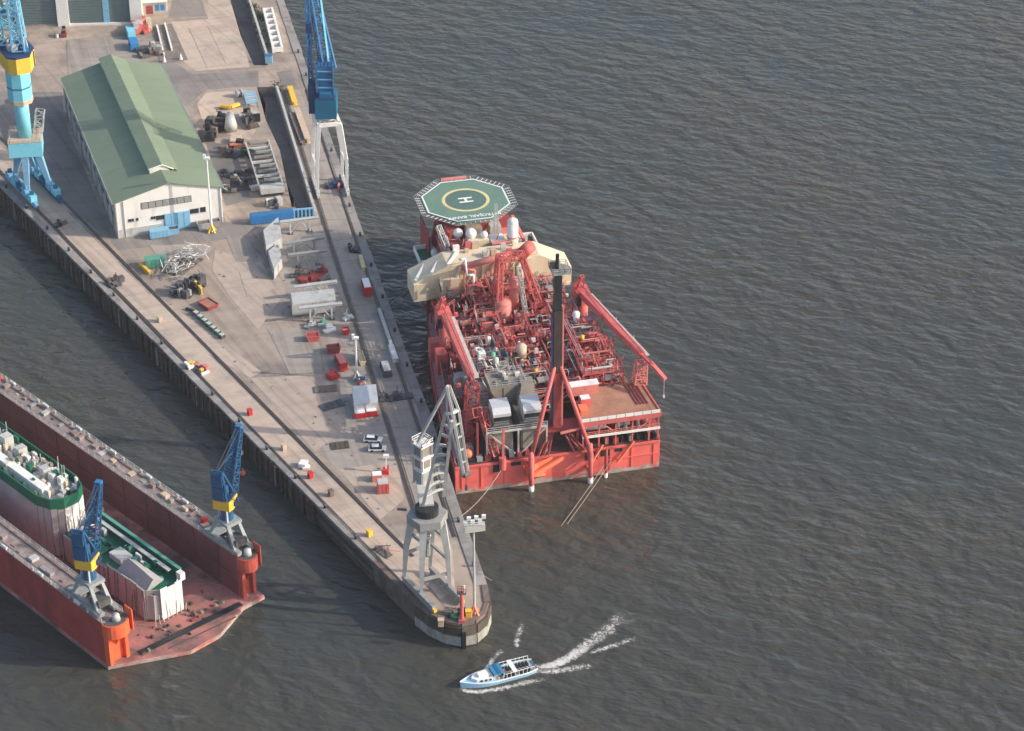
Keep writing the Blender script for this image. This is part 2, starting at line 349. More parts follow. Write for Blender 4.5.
NSH = 0
def sheet(name, m, px, k):
    global NSH; NSH += 1
    return struct(MB().poly([at(u, v) for u, v in px], QZ + 0.006 + 0.004 * NSH).build(name, m))
sheet('road', 'asphalt', [(160, 58), (180, 66), (193, 74), (258, 70.5), (259, 87), (232, 87.5), (207, 90), (197, 97), (192, 108), (197, 130), (213, 180), (226, 222), (246, 222), (270, 214), (272, 207), (296, 207), (296, 214), (262, 226), (252, 232), (222, 240), (118, 250), (110, 240), (178, 212), (160, 110), (140, 64)], 1)
sheet('road', 'asphalt', [(276.5, 72.5), (292, 69), (296, 85), (282, 87)], 1)
sheet('road', 'asphalt', [(173, -4), (200, -4), (207, 16), (168, 18)], 1)
sheet('road', 'asphalt', [(30, 92), (62, 92), (64, 120), (112, 236), (100, 233), (66, 203.5), (16, 153), (0, 136), (-40, 96), (-40, 92)], 1)
sheet('pavement', 'slab', [(171, 22), (208, 19), (208, -4), (229, -4), (242, 40), (250, 67), (196, 71), (184, 62)], 1)
sheet('pavement', 'slab', [(197, 104), (206, 93), (246, 90), (254, 97), (261, 122), (250, 140), (205, 128)], 2)
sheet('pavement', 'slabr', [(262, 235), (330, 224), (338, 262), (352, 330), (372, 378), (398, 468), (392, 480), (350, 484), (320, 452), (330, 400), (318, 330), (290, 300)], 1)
sheet('pavement', 'slab', [(250, 378), (330, 374), (337, 392), (345, 410), (344, 430), (315, 452), (280, 412)], 2)

for px_, m_, k_ in (([(150, 290), (205, 330), (262, 372), (250, 378), (205, 352), (150, 305)], 'slab', 2), ([(215, 250), (262, 262), (280, 300), (258, 330), (232, 300), (212, 270)], 'slab', 1),
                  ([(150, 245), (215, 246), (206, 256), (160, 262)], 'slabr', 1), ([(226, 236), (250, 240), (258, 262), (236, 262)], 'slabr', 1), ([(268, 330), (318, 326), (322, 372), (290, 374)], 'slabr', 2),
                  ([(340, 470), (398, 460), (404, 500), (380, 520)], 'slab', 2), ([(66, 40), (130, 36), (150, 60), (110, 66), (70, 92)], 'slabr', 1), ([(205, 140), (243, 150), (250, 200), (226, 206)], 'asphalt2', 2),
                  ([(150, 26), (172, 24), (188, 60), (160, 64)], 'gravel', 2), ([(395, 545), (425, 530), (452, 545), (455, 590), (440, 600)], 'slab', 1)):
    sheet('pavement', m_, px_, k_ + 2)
def inside(p, P):
    r_ = False
    for a, b_ in zip(P, P[1:] + P[:1]):
        if (a.y > p.y) != (b_.y > p.y) and p.x < (b_.x - a.x) * (p.y - a.y) / (b_.y - a.y) + a.x: r_ = not r_
    return r_
def paving(px, m, rz, L, W, holder):
    P = [at(u, v) for u, v in px]; c = sum(P, Vector()) / len(P); T = Matrix.Rotation(rz, 3, 'Z')
    for i in range(-14, 15):
        for j in range(-14, 15):
            q = [c + T @ Vector(((i + a) * L, (j + b_) * W, 0)) for a, b_ in ((0.012, .012), (.988, .012), (.988, .988), (.012, .988))]
            if all(inside(k, P) for k in q): MB().prism(xy(q), QZ - .1, QZ + .1 + random.uniform(0, .012)).build('slab', m, holder)
yp = struct(MB().poly([(0, 0), (0.1, 0), (0, 0.1)], QZ - 0.15).build('pavement', 'slab'))
paving([(171, 22), (208, 19), (208, -4), (229, -4), (242, 40), (250, 67), (196, 71), (184, 62)], 'slab', R(17), 6.2, 6.2, yp)
paving([(340, 470), (398, 460), (412, 520), (430, 560), (395, 535), (352, 492)], 'slab', R(12), 5.5, 5.5, yp)
paving([(215, 250), (262, 262), (280, 300), (258, 330), (232, 300), (212, 270)], 'slab', R(14), 7, 7, yp)
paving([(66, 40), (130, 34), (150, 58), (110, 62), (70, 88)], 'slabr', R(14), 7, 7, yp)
# crane-track strips: individual concrete slabs, rails in ballast
def strip(p0, p1, n0, n1, L, name, m, holder):
    d = (p1 - p0); T = d.length; d.normalize(); nn = Vector((-d.y, d.x, 0))
    k = int(T / L)
    for i in range(k):
        a = p0 + d * (i * L + 0.06); b_ = p0 + d * ((i + 1) * L - 0.06)
        j = random.uniform(0, 0.012)
        MB().prism(xy([a + nn * n0, a + nn * n1, b_ + nn * n1, b_ + nn * n0]), QZ - 0.2, QZ + 0.115 + j).build('slab', m, holder)
ro0, ro1 = at(-30, 141), at(429, 612)      # outer crane rail, left
ri0, ri1 = at(0, 137), at(413, 557)        # inner crane rail, left
rr0, rr1 = at(283, 92), at(424, 541)       # inner rail, right strip
pv = MB().poly([(0, 0), (0.1, 0), (0, 0.1)], QZ - 0.15).build('pavement', 'slab'); struct(pv)
dstrip = (ro1 - ro0).normalized(); nin = Vector((-dstrip.y, dstrip.x, 0))
if nin.x < 0: nin = -nin
gauge = (ri1 - ro1).dot(nin)
s_ = -1 if Vector((-dstrip.y, dstrip.x, 0)).x < 0 else 1
strip(ro0, ro1, s_ * 0.6, s_ * (gauge - 0.6), 9.0, 'slab', 'slab', pv)
drr = (rr1 - rr0).normalized(); nr = Vector((-drr.y, drr.x, 0)); s2 = 1 if nr.x > 0 else -1
strip(rr0, rr1, s2 * 0.8, s2 * 6.6, 12.0, 'slab', 'slabr', pv)
def railway(p, q, w=.95):
    d = (q - p).normalized(); nn = Vector((-d.y, d.x, 0))
    struct(MB().poly([p + nn * w / 2, p - nn * w / 2, q - nn * w / 2, q + nn * w / 2], QZ + 0.14).build('rail_bed', 'gravel'))
    b = MB()
    for o_ in (-0.22, 0.22): b.bar(p + nn * o_ + Vector((0, 0, 0.18)), q + nn * o_ + Vector((0, 0, 0.18)), 0.16, 0.16)
    struct(b.build('crane_rail', 'rail'))
railway(ro0, ro1); railway(ri0, ri1); railway(rr0, rr1, 1.2)
rrb0 = rr0 + nr * s2 * 7.3; rrb1 = rr1 + nr * s2 * 7.3
railway(rrb0, rrb1, .95)

# quay wall with timber fenders, capping beams
qw = thing('quay_wall', 'dark quay wall with vertical timber fenders round the pier', 'quay wall')
outline = [(leftfar.x, leftfar.y), (EDGE_L0.x, EDGE_L0.y)] + nose + right + [(right_x(600), 600)]
b = MB()
for p, q in zip(outline[:-1], outline[1:]):
    b.add([(p[0], p[1], -2), (q[0], q[1], -2), (q[0], q[1], QZ - 0.4), (p[0], p[1], QZ - 0.4)], [(0, 1, 2, 3)])
b.build('wall_face', 'quay', qw)
def offs(p, q, d_):
    v = Vector((q[0] - p[0], q[1] - p[1], 0)).normalized(); n_ = Vector((v.y, -v.x, 0)); return v, n_
def cap_run(p, q, L, w, inset, name, m, z0, z1):
    p = Vector((p[0], p[1], 0)); q = Vector((q[0], q[1], 0)); d = q - p; T = d.length; d.normalize(); nn = Vector((-d.y, d.x, 0))
    k = max(1, round(T / L)); st = T / k
    for i in range(k):
        a = p + d * (i * st + 0.05); c = p + d * ((i + 1) * st - 0.05); j = random.uniform(-0.1, 0.1)
        MB().prism(xy([a - nn * (0.35 + j), c - nn * (0.35 + j), c + nn * (w + j), a + nn * (w + j)]), z0, z1 + j * 0.3).build(name, m, qw)
# left side (outline runs clockwise seen from above, water on the right-hand side of travel)
P0 = EDGE_L0 - dL * 30; P1 = Vector((-31.6, -93.0, 0))
cap_run(P0, P1, 6.0, 1.35, 0, 'capping_beam', 'kerb', QZ - 0.5, QZ + 0.22)
for p, q in zip(nose[:-1], nose[1:]): cap_run(p, q, 5.0, .8, 0, 'capping_beam', 'timbertop', QZ - 0.5, QZ + 0.28)
rr = [nose[-1]] + right
for p, q in zip(rr[:-1], rr[1:]): cap_run(p, q, 8.0, 2.2, 0, 'capping_beam', 'kerb', QZ - 0.5, QZ + 0.22)
# timber fender piles on the left face
T = (P1 - P0).length; wn_ = -nL
k = 0; s0 = 0.0
while s0 < T - 1 and k < 230:
    for j in range(random.choice((2, 3, 3))):
        a = P0 + dL * (s0 + j * 0.62); a = Vector((a.x, a.y, 0)) + wn_ * (0.65 + random.uniform(0, 0.12))
        MB().box((a.x, a.y, random.uniform(1.9, 2.3)), (0.5, 0.5, 6.6 + random.uniform(0, 0.6)), math.atan2(dL.y, dL.x)).build('fender_pile', 'kerb' if k % 23 == 3 else 'timber', qw); k += 1
    s0 += random.choice((2.0, 2.6, 2.6, 3.2))
for zz in (0.9, 3.6):
    a = P0 + wn_ * 0.33; c = P1 + wn_ * 0.33
    MB().bar((a.x, a.y, zz), (c.x, c.y, zz), 0.3, 0.4).build('waling_beam', 'timber', qw)
# nose: pale concrete fender band built of panels
for p, q in zip(nose[2:-1], nose[3:]):
    pv_, n_ = Vector((q[0] - p[0], q[1] - p[1], 0)).normalized(), None
    n_ = Vector((pv_.y, -pv_.x, 0))
    a = Vector((p[0], p[1], 0)) + pv_ * 0.0 + n_ * 0.5; c = Vector((q[0], q[1], 0)) + pv_ * 0.12 + n_ * 0.5
    MB().bar((a.x, a.y, 1.5), (c.x, c.y, 1.5), 0.5, 2.5).build('fender_panel', 'nosepanel', qw)
    MB().bar((a.x, a.y, 4.2), (c.x, c.y, 4.2), 0.62, 2.3).build('fender_beam', 'timber', qw)
MB().box((-10.6, -116.9, 1.5), (0.9, 0.9, 5.6)).build('fender_pile', 'black', qw)
for i in range(24):
    t = 2 + i * 11.5; a = Vector((right[0][0], right[0][1], 0)); c = Vector((right[3][0], right[3][1], 0))
    d_ = (Vector((right[5][0], right[5][1], 0)) - a).normalized(); x = a + d_ * t
    x = Vector((right_x(x.y) + 0.5, x.y, 0))
    MB().box((x.x, x.y, 2.0), (0.55, 0.55, 7.4)).build('fender_pile', 'timber', qw)
# ------------------------------------------------------------------ production ship
SH_ROT = math.atan2(0.232, 0.973)
ship = thing('production_ship', 'big red oil production ship with green helideck and crowded process deck moored beside the pier', 'ship', (11.25, -52.2, 0), SH_ROT)
rs = random.Random(11)
def hw(a):
    pts = [(-1, 25.4), (0, 25.6), (24, 24.4), (47, 21.6), (62, 19.3), (76, 16.8), (90, 14.4), (101, 11.2), (110, 7.4), (116, 3.8), (120, 0.6)]
    for (x0, y0), (x1, y1) in zip(pts[:-1], pts[1:]):
        if x0 <= a <= x1: return y0 + (y1 - y0) * (a - x0) / (x1 - x0)
    return 0.6
# hull: lofted sections
def hull():
    st = [0, 6, 14, 24, 36, 47, 55, 62, 69, 76, 83, 90, 96, 101, 106, 110, 113, 116, 118.5, 120]
    b = MB(); rows = []
    for a in st:
        w = hw(a); top = 8.0 if a < 78 else 8.0 + min(4.0, (a - 78) * 0.3)
        wl = w * (1 if a < 60 else 1 - 0.18 * (a - 60) / 60)
        aw = a if a < 90 else 90 + (a - 90) * 0.88
        rows.append([(-w, a, top), (-w + 0.05, a, top * 0.55), (-wl, aw, 0.9), (-wl * 0.98, aw, -2), (wl * 0.98, aw, -2), (wl, aw, 0.9), (w - 0.05, a, top * 0.55), (w, a, top)])
    n = 8
    for r_ in rows: b.v += r_
    for i in range(len(rows) - 1):
        for k in range(n - 1): b.f.append((i * n + k, i * n + k + 1, (i + 1) * n + k + 1, (i + 1) * n + k))
    b.f.append(tuple(range(n))); k = (len(rows) - 1) * n; b.f.append(tuple(range(k, k + n))[::-1])
    h = b.build('hull', 'hullred', ship)
    d = MB()
    for i in range(len(st) - 1):
        d.poly([(-hw(st[i]) + 0.3, st[i] + (0.3 if i == 0 else 0), rows[i][0][2] - 0.12), (hw(st[i]) - 0.3, st[i] + (0.3 if i == 0 else 0), rows[i][0][2] - 0.12), (hw(st[i + 1]) - 0.2, st[i + 1], rows[i + 1][0][2] - 0.12), (-hw(st[i + 1]) + 0.2, st[i + 1], rows[i + 1][0][2] - 0.12)])
    d.build('main_deck', 'deckmix', ship)
    return h
hl = hull()
# fouled band at the stern waterline, ragged upper edge
fb = MB(); N = 90; fh = [1.1 + .35 * math.sin(i * .37) + .3 * math.sin(i * .9 + 1) + rs.uniform(-.35, .35) for i in range(N + 1)]
for i in range(N):
    x0 = -25.5 + 51 * i / N; x1 = -25.5 + 51 * (i + 1) / N
    h0 = fh[i]; h1 = fh[i + 1]
    fb.add([(x0, -0.05, -1), (x1, -0.05, -1), (x1, -0.05, h1), (x0, -0.05, h0)], [(0, 1, 2, 3)])
fb.build('waterline_band', 'foul', ship)
# stern: fendering, rubbing strakes, pockets
MB().bar((-25.6, -0.18, 7.6), (25.6, -0.18, 7.6), 0.35, 0.45).build('rubbing_strake', 'red', ship)
for x in (-24.0, -19.2, -13.4, 13.0, 18.4, 24.0): MB().bb(x - .12, x + .12, -0.2, 0, 1.2, 7.4).build('stern_rib', 'hullred', ship)
MB().bar((12, -0.14, 4.1), (25.4, -0.14, 4.3), 0.2, 0.22).build('plate_seam', 'hullred', ship)
for (x0, x1, z0, z1) in ((-16.3, -14.4, 5.0, 7.3), (6.6, 9.8, 4.8, 7.2), (10.6, 12.8, 5.4, 7.3), (14.2, 16.0, 6.2, 7.3), (-11.8, -9.4, 6.2, 7.4)):
    f = MB(); f.bb(x0, x1, -0.12, 0.0, z0, z1); o = f.build('stern_recess', 'black', ship)
    MB().bb(x0 - .15, x1 + .15, -0.28, 0.0, z1, z1 + .18).build('lintel', 'hullred', o)
# mooring brackets and steps on the stern (orange-red gussets)
for x, s in ((-7.2, 1), (-7.2, -1)):
    MB().add([(x, -3.0, 4.6), (x + s * 1.0, -1.6, 7.0), (x + s * 6.0 if s > 0 else x - 1.2, -0.2, 7.6), (x + s * 4.0 if s > 0 else x - 1.0, -0.2, 3.2), (x, -2.4, 3.4)], [(0, 1, 2, 3, 4)]).build('gusset_plate', 'orange', ship)
MB().bar((-6.9, -2.6, 4.4), (1.0, -0.3, 6.8), 0.7, 1.0).build('stern_bracket', 'orange', ship)
MB().bar((-6.9, -2.6, 4.2), (-3.4, -0.3, 2.6), 0.5, 0.5).build('stern_bracket', 'orange', ship)
MB().bar((8.0, -2.0, 5.6), (11.0, -0.3, 9.0), 0.45).build('stern_bracket', 'orange', ship)
MB().bar((14.6, -1.0, 3.6), (18.8, -0.4, 8.8), 0.5).build('stern_bracket', 'orange', ship)
for x in (-7.4, 7.4):
    lg = MB().tube((x, -2.7, -1.2), (x, -2.7, 8.6), 0.62, n=10).build('stern_leg', 'red', ship, True)
    MB().tube((x, -2.7, -1.3), (x, -2.7, 1.6), 0.68, n=10).build('white_tip', 'white', lg, True)
    MB().bb(x - .5, x + .5, -2.7, 0.0, 6.6, 7.4).build('leg_bracket', 'red', ship)
    MB().bb(x - .5, x + .5, -2.7, 0.0, 2.8, 3.6).build('leg_bracket', 'red', ship)
lg = MB().tube((11.6, -1.4, -1.2), (11.6, -1.4, 8.0), 0.4, n=8).build('stern_leg', 'dred', ship, True)
MB().tube((11.6, -1.4, -1.3), (11.6, -1.4, 1.3), 0.46, n=8).build('white_tip', 'white', lg, True)

# ---- flare tower with tripod braces
tw = MB().box((0.4, 4.1, 20.5), (1.95, 1.95, 17), 0).build('flare_tower', 'dred', ship)
MB().bb(1.46, 1.85, 3.3, 4.9, 12, 47).build('pipe_riser', 'pink', tw)
MB().bb(-0.9, -0.64, 3.2, 5.0, 12, 45).build('cable_tray', 'navy', tw)
MB().box((0.4, 4.1, 37.5), (2.05, 2.05, 17.2)).build('tower_section', 'towerdark', tw)
MB().box((0.4, 4.1, 51.2), (1.7, 1.7, 11.0)).build('tower_section', 'black', tw)
pt = MB().box((0.7, 3.9, 57.0), (4.2, 4.6, 0.35)).build('tower_platform', 'grey', ship)
MB().rail([(-1.4, 1.6, 57.2), (2.8, 1.6, 57.2), (2.8, 6.2, 57.2), (-1.4, 6.2, 57.2)], 1.1, 0.09, 1.5, True).build('railing', 'dgrey', pt)
MB().tube((0.3, 4.3, 57), (0.3, 4.3, 61.0), 0.45, n=8).build('flare_tip', 'black', pt)
MB().box((-0.4, 5.0, 57.8), (1.6, 1.2, 1.4)).build('junction_box', 'dgrey', pt)
for x in (-7.2, 7.4):
    MB().tube((x, -1.6, 9.0), (0.4 + (0.6 if x > 0 else -0.6), 3.6, 31.0), 0.55, 0.5, n=10).build('tower_brace', 'red', ship, True)
    MB().tube((x, -2.2, 7.0), (x, -1.2, 10.4), 0.75, n=10).build('brace_foot', 'red', ship, True)
for dx, dz in ((-5.6, 8.2), (-4.2, 8.2), (-3.0, 8.2), (3.4, 8.2), (4.8, 8.2), (6.0, 8.2)):
    MB().bar((0.4 + dx * 0.25, 3.4, 13.6), (0.4 + dx, -0.4, dz), 0.42).build('base_strut', 'dred', ship)
MB().bb(-3.6, 5.6, 1.6, 6.0, 13.2, 13.7).build('tower_base', 'dred', ship)
for x in (-3.2, 5.2):
    for y in (2.0, 5.6): MB().bar((x, y, 8), (x, y, 13.2), 0.5).build('base_post', 'dred', ship)
MB().bar((0.4, -0.2, 13.9), (8.6, 0.4, 14.6), 0.5).build('base_boom', 'pink', ship)

# ---- laydown deck on the starboard quarter
ld = MB().prism([(5.6, 0.2), (25.4, 0.2), (24.4, 14.6), (9.0, 14.6), (9.0, 9.5), (5.6, 9.5)], 15.7, 16.0).build('laydown_deck', 'brown', ship)
MB().bar((5.4, 0.05, 15.3), (25.5, 0.05, 15.3), 0.35, 1.2).build('edge_beam', 'red', ld)
MB().bar((25.5, 0.0, 15.5), (24.5, 14.8, 15.5), 0.4, 1.5).build('edge_beam', 'red', ld)
MB().bar((25.0, 0.4, 16.9), (24.0, 14.4, 16.9), 0.12, 0.1).build('hand_rail', 'red', ld)
for i in range(9):
    x = 5.6 + i * 2.2
    MB().bb(x, x + 2.05, -0.16, -0.02, 16.05, 16.95).build('windbreak_panel', 'white', ld)
for i in range(4):
    x = 20.9 + i * 0.85
    MB().bar((x, 4.4, 16.15), (x - 0.6, 13.6, 16.15), 0.22, 0.25).build('pipe_rack', 'dred', ld)
b = MB(); b.box((8.4, 7.4, 17.1), (2.6, 2.2, 2.2)); o = b.build('tool_container', 'red', ship)
MB().box((8.4, 7.4, 18.26), (2.3, 1.9, 0.12)).build('container_lid', 'white', o)
b = MB(); b.box((9.2, 12.9, 17.3), (7.6, 2.6, 2.6)); o = b.build('deck_workshop', 'pink', ship)
MB().box((9.6, 12.9, 18.68), (7.2, 2.4, 0.16)).build('workshop_roof', 'white', o)
MB().box((7.2, 4.4, 16.7), (2.0, 3.0, 1.4)).build('deck_locker', 'orange', ship)
for x in (6.2, 10.2, 14.4, 18.6, 22.8, 25.1):
    MB().bar((x, 0.5, 8), (x, 0.5, 15.6), 0.38).build('deck_post', 'red', ship)
    MB().bar((min(x, 24.2), 8, 8), (min(x, 24.2), 8, 15.6), 0.38).build('deck_post', 'dred', ship)
for x0, x1 in ((10.2, 14.4), (25.1, 19.6)):
    MB().bar((x0, 0.45, 15.2), (x1, 0.45, 11.6), 0.25).build('deck_brace', 'pink', ship)
MB().bb(6.0, 25.4, 0.5, 8.0, 11.0, 11.2).build('lower_platform', 'dred', ship)
MB().bar((6.0, 0.2, 11.4), (25.5, 0.2, 11.4), 0.3, 0.6).build('platform_beam', 'white', ship)
MB().rail([(6.0, 0.3, 11.6), (25.4, 0.3, 11.6)], 1.0, 0.1, 1.6).build('railing', 'pink', ship)
for x, l_, m_ in ((9.6, 5.6, 'white'), (16.6, 3.6, 'lgrey'), (22.6, 2.2, 'pink')):
    MB().tube((x - l_ / 2, 3.2, 12.7), (x + l_ / 2, 3.2, 12.7), 1.2, n=12).build('storage_tank', m_, ship, True)
for x in (15.4, 17.2, 20.4): MB().tube((x, 2.0, 11.2), (x, 2.0, 14.6), 0.5, n=8).build('vent_pipe', 'lgrey', ship, True)
for i in range(7):
    x = 12 + i * 2.0; MB().bb(x, x + rs.uniform(.6, 1.5), 1.0, 3.0, 8, 9 + rs.random() * 1.4).build('deck_gear', rs.choice(['dred', 'black', 'pink', 'grey']), ship)

# ---- generator block on the port quarter: grey casings, two bright exhaust hoods
for i, x in enumerate((-13.4, -5.9)):
    cs = MB().bb(x - 2.7, x + 2.7, 2.6, 12.0, 8, 15.6).build('generator_casing', 'taupe', ship)
    MB().bb(x - 2.4, x + 2.4, 2.45, 2.6, 9.0, 15.0).build('casing_panel', 'taupe', cs)
    MB().bb(x - 2.9, x + 2.9, 2.2, 12.2, 15.6, 16.1).build('casing_top', 'dgrey', cs)
    hb = MB().bb(x - 1.9, x + 1.9, 3.4, 7.0, 16.1, 19.6).build('exhaust_hood', 'silver', ship)
    MB().add([(x - 2.2, 2.4, 19.8), (x + 2.2, 2.4, 19.8), (x + 2.2, 3.6, 21.0), (x - 2.2, 3.6, 21.0), (x - 2.2, 7.2, 21.3), (x + 2.2, 7.2, 21.3), (x - 2.2, 2.4, 19.0), (x + 2.2, 2.4, 19.0), (x + 2.2, 7.2, 18.6), (x - 2.2, 7.2, 18.6)],
             [(0, 1, 2, 3), (3, 2, 5, 4), (6, 7, 1, 0), (7, 8, 5, 2, 1), (9, 6, 0, 3, 4), (4, 5, 8, 9)]).build('hood_cowl', 'silver', hb)
    MB().bb(x - 1.85, x + 1.85, 3.2, 3.39, 16.4, 18.8).build('hood_opening', 'black', hb)
    for k in range(2): MB().bb(x - 1.8, x + 1.8, 3.05, 3.18, 16.6 + k * 0.5, 16.72 + k * 0.5).build('louvre', 'grey', hb)
MB().bar((-17.5, 1.6, 15.4), (-2.4, 1.6, 15.4), 0.35, 0.5).build('generator_beam', 'lgrey', ship)
MB().rail([(-17.5, 1.6, 15.6), (-2.4, 1.6, 15.6)], 1.1, 0.09, 1.8).build('railing', 'lgrey', ship)
for x in (-17.4, -9.6, -2.6): MB().bar((x, 1.6, 8), (x, 1.6, 15.4), 0.4).build('generator_post', 'lgrey', ship)
for p, q in (((-16.8, 1.5, 15.0), (-10.4, 1.5, 8.6)), ((-3.0, 1.5, 15.0), (-8.8, 1.5, 8.6))): MB().bar(p, q, 0.3).build('generator_brace', 'lgrey', ship)
for i in range(9):
    x = -22 + i * 2.0; MB().bb(x, x + rs.uniform(.8, 1.7), 0.8, 2.4, 8, 8.7 + rs.random() * 1.2).build('deck_gear', rs.choice(['dred', 'black', 'dgrey', 'grey']), ship)
gb = MB().bb(-13.8, -4.8, 13.4, 20.0, 8, 20.4).build('equipment_house', 'taupe', ship)
for k in range(3): MB().bb(-13.5 + k * 3, -10.9 + k * 3, 13.22, 13.38, 13, 20).build('wall_panel', 'taupe', gb)
for k in range(11):
    x = rs.uniform(-13.4, -5.6); y = rs.uniform(14, 19.4); MB().bb(x, x + rs.uniform(.5, 1.6), y, y + rs.uniform(.5, 1.2), 20.4, 20.8 + rs.random() * .9).build('roof_unit', rs.choice(['lgrey', 'taupe', 'dgrey', 'tan', 'white']), gb)
MB().rail([(-13.8, 13.4, 20.4), (-4.8, 13.4, 20.4), (-4.8, 20, 20.4), (-13.8, 20, 20.4)], 1.1, .08, 1.6, True).build('railing', 'lgrey', gb)
# angled intake duct
dk = MB(); dk.prism([(-7.4, 10.6), (-3.4, 10.6), (-3.4, 15.4), (-7.4, 15.4)], 17.4, 20.8, [(-6.2, 12.4), (-3.0, 12.4), (-3.0, 15.8), (-6.2, 15.8)])
dk.bb(-7.4, -3.4, 10.6, 15.4, 14.6, 17.4); o = dk.build('intake_duct', 'taupe', ship)
for k in range(2):
    for j in range(3): MB().bb(-6.8 + k * 1.5, -5.6 + k * 1.5, 10.45, 10.58, 14.9 + j * .8, 15.5 + j * .8).build('louvre', 'lgrey', o)
# louvred cooler bank beside the port crane
for k, x in enumerate((-17.2, -14.9)):
    cb = MB().bb(x - 1, x + 1, 13.6 + k, 17.6 + k, 12, 19.2).build('cooler_bank', 'grey', ship)
    for j in range(6): MB().bb(x - 0.95, x + 0.95, 13.44 + k, 13.58 + k, 12.8 + j * 1.05, 13.3 + j * 1.05).build('louvre', 'lgrey', cb)

# ---- process modules
def module(r0, r1, a0, a1, z0, z1, pal, dens, levels=2, solid=False):
    f = MB()
    nx = max(1, round((r1 - r0) / 5)); ny = max(1, round((a1 - a0) / 5.5))
    X = [r0 + (r1 - r0) * i / nx for i in range(nx + 1)]; Y = [a0 + (a1 - a0) * j / ny for j in range(ny + 1)]
    Z = [z0 + (z1 - z0) * k / levels for k in range(levels + 1)]
    for x in X:
        for y in Y: f.bar((x, y, 8 if z0 < 12.5 else z0), (x, y, z1), 0.3)
    for z in Z:
        for x in X: f.bar((x, a0, z), (x, a1, z), 0.24, 0.35)
        for y in Y: f.bar((r0, y, z), (r1, y, z), 0.24, 0.35)
    for k in range(levels):
        if rs.random() < 0.8: f.bar((r0, a0, Z[k]), (X[1], a0, Z[k + 1]), 0.18)
    fr = f.build('module_frame', pal[0], ship)
    for k, z in enumerate(Z[:-1]):
        for i in range(nx):
            for j in range(ny):
                if k == 0 or rs.random() < 0.55: MB().bb(X[i] + .1, X[i + 1] - .1, Y[j] + .1, Y[j + 1] - .1, z + .18, z + .26).build('grating', 'grating', fr)
    for i in range(int(dens * (r1 - r0) * (a1 - a0) / 9)):      # small platforms and blocky skids stacked in the frame
        x = rs.uniform(r0, r1 - 1.2); y = rs.uniform(a0, a1 - 1); z = rs.choice(Z[1:] + [z1 - 1.6]) + rs.uniform(-.2, .5); w_ = rs.uniform(1.2, 3.2)
        MB().bb(x, min(x + w_, r1 + .6), y, y + rs.uniform(.9, 2.6), z, z + rs.choice((.12, .12, .5, 1.1))).build('platform', rs.choice([pal[0], pal[1], pal[1], 'mauve', 'pink', 'taupe', 'grey']), fr)
    # pipe runs
    pr = [MB() for _ in range(4)]
    for i in range(int(dens * (r1 - r0) * (a1 - a0) / 3.2)):
        z = rs.choice(Z) + rs.uniform(.4, 2.4); z = min(z, z1 + 1.1); q = rs.choice(pr); rr_ = rs.choice((.1, .14, .18, .26))
        if rs.random() < .5:
            y = rs.uniform(a0, a1); xa, xb = sorted((rs.uniform(r0, r1), rs.uniform(r0, r1)))
            pts = [(xa, y, z - rs.choice((0, 2))), (xa, y, z), (xb, y, z), (xb, y + rs.choice((-1.5, 0, 1.5)), z), (xb, y + rs.choice((-1.5, 0, 1.5)), z - 2)]
        else:
            x = rs.uniform(r0, r1); ya, yb = sorted((rs.uniform(a0, a1), rs.uniform(a0, a1)))
            pts = [(x, ya, z - rs.choice((0, 2.2))), (x, ya, z), (x, yb, z), (x + rs.choice((-1.2, 0, 1.2)), yb, z), (x, yb, z - 2)]
        for p, w in zip(pts[:-1], pts[1:]):
            if (Vector(p) - Vector(w)).length > .3: q.tube(p, w, rr_ * 1.15, n=5)
    for q, m_ in zip(pr, pal[1:5]):
        if q.v: tag(q.build('pipework', m_, fr), kind='stuff')
    # vessels, cabinets, pumps as separate parts
    for i in range(int(dens * (r1 - r0) * (a1 - a0) / 11)):
        x = rs.uniform(r0 + 1, r1 - 1); y = rs.uniform(a0 + 1, a1 - 1); z = rs.choice(Z[:-1]) + .26
        t = rs.random(); m_ = rs.choice(pal[1:])
        if t < .3:
            L = rs.uniform(1.5, 3.6); rad = rs.uniform(.5, 1.0)
            b = MB().tube((x - L / 2, y, z + rad + .3), (x + L / 2, y, z + rad + .3), rad, n=10)
            for s in (-1, 1): b.tube((x + s * L / 2, y, z + rad + .3), (x + s * (L / 2 + .3), y, z + rad + .3), rad, rad * .5, n=10)
            b.build('pressure_vessel', m_, fr, True)
        elif t < .55:
            rad = rs.uniform(.45, .95); h = rs.uniform(1.6, 3.4)
            b = MB().tube((x, y, z), (x, y, z + h), rad, n=10); b.dome((x, y, z + h), rad, 10, 2, .5); b.build('separator_column', m_, fr, True)
        elif t < .85:
            b = MB().bb(x - rs.uniform(.4, 1.2), x + rs.uniform(.4, 1.2), y - rs.uniform(.4, 1), y + rs.uniform(.4, 1), z, z + rs.uniform(.8, 2.4)); b.build('equipment_cabinet', m_, fr)
        else:
            b = MB().bb(x - .7, x + .7, y - .4, y + .4, z, z + .3); b.tube((x - .6, y, z + .7), (x + .5, y, z + .7), .4, n=8); b.build('pump_skid', m_, fr)
    if rs.random() < .9:
        MB().rail([(r0, a0, z1), (r1, a0, z1), (r1, a1, z1), (r0, a1, z1)], 1.1, .08, 1.8, True).build('railing', rs.choice(pal), fr)
    return fr
RED = ['red', 'pink', 'red', 'dred', 'lgrey', 'red', 'dgrey', 'pink', 'taupe']
RED2 = ['pink', 'red', 'pink', 'dred', 'red', 'white', 'red', 'dgrey']
GRY = ['grey', 'lgrey', 'taupe', 'white', 'grey', 'tan', 'pink', 'taupe']
MIX = ['red', 'grey', 'pink', 'lgrey', 'dred', 'dgrey', 'taupe', 'pink', 'taupe']
module(-14, -5, 21, 30, 12, 18.0, GRY, .9)
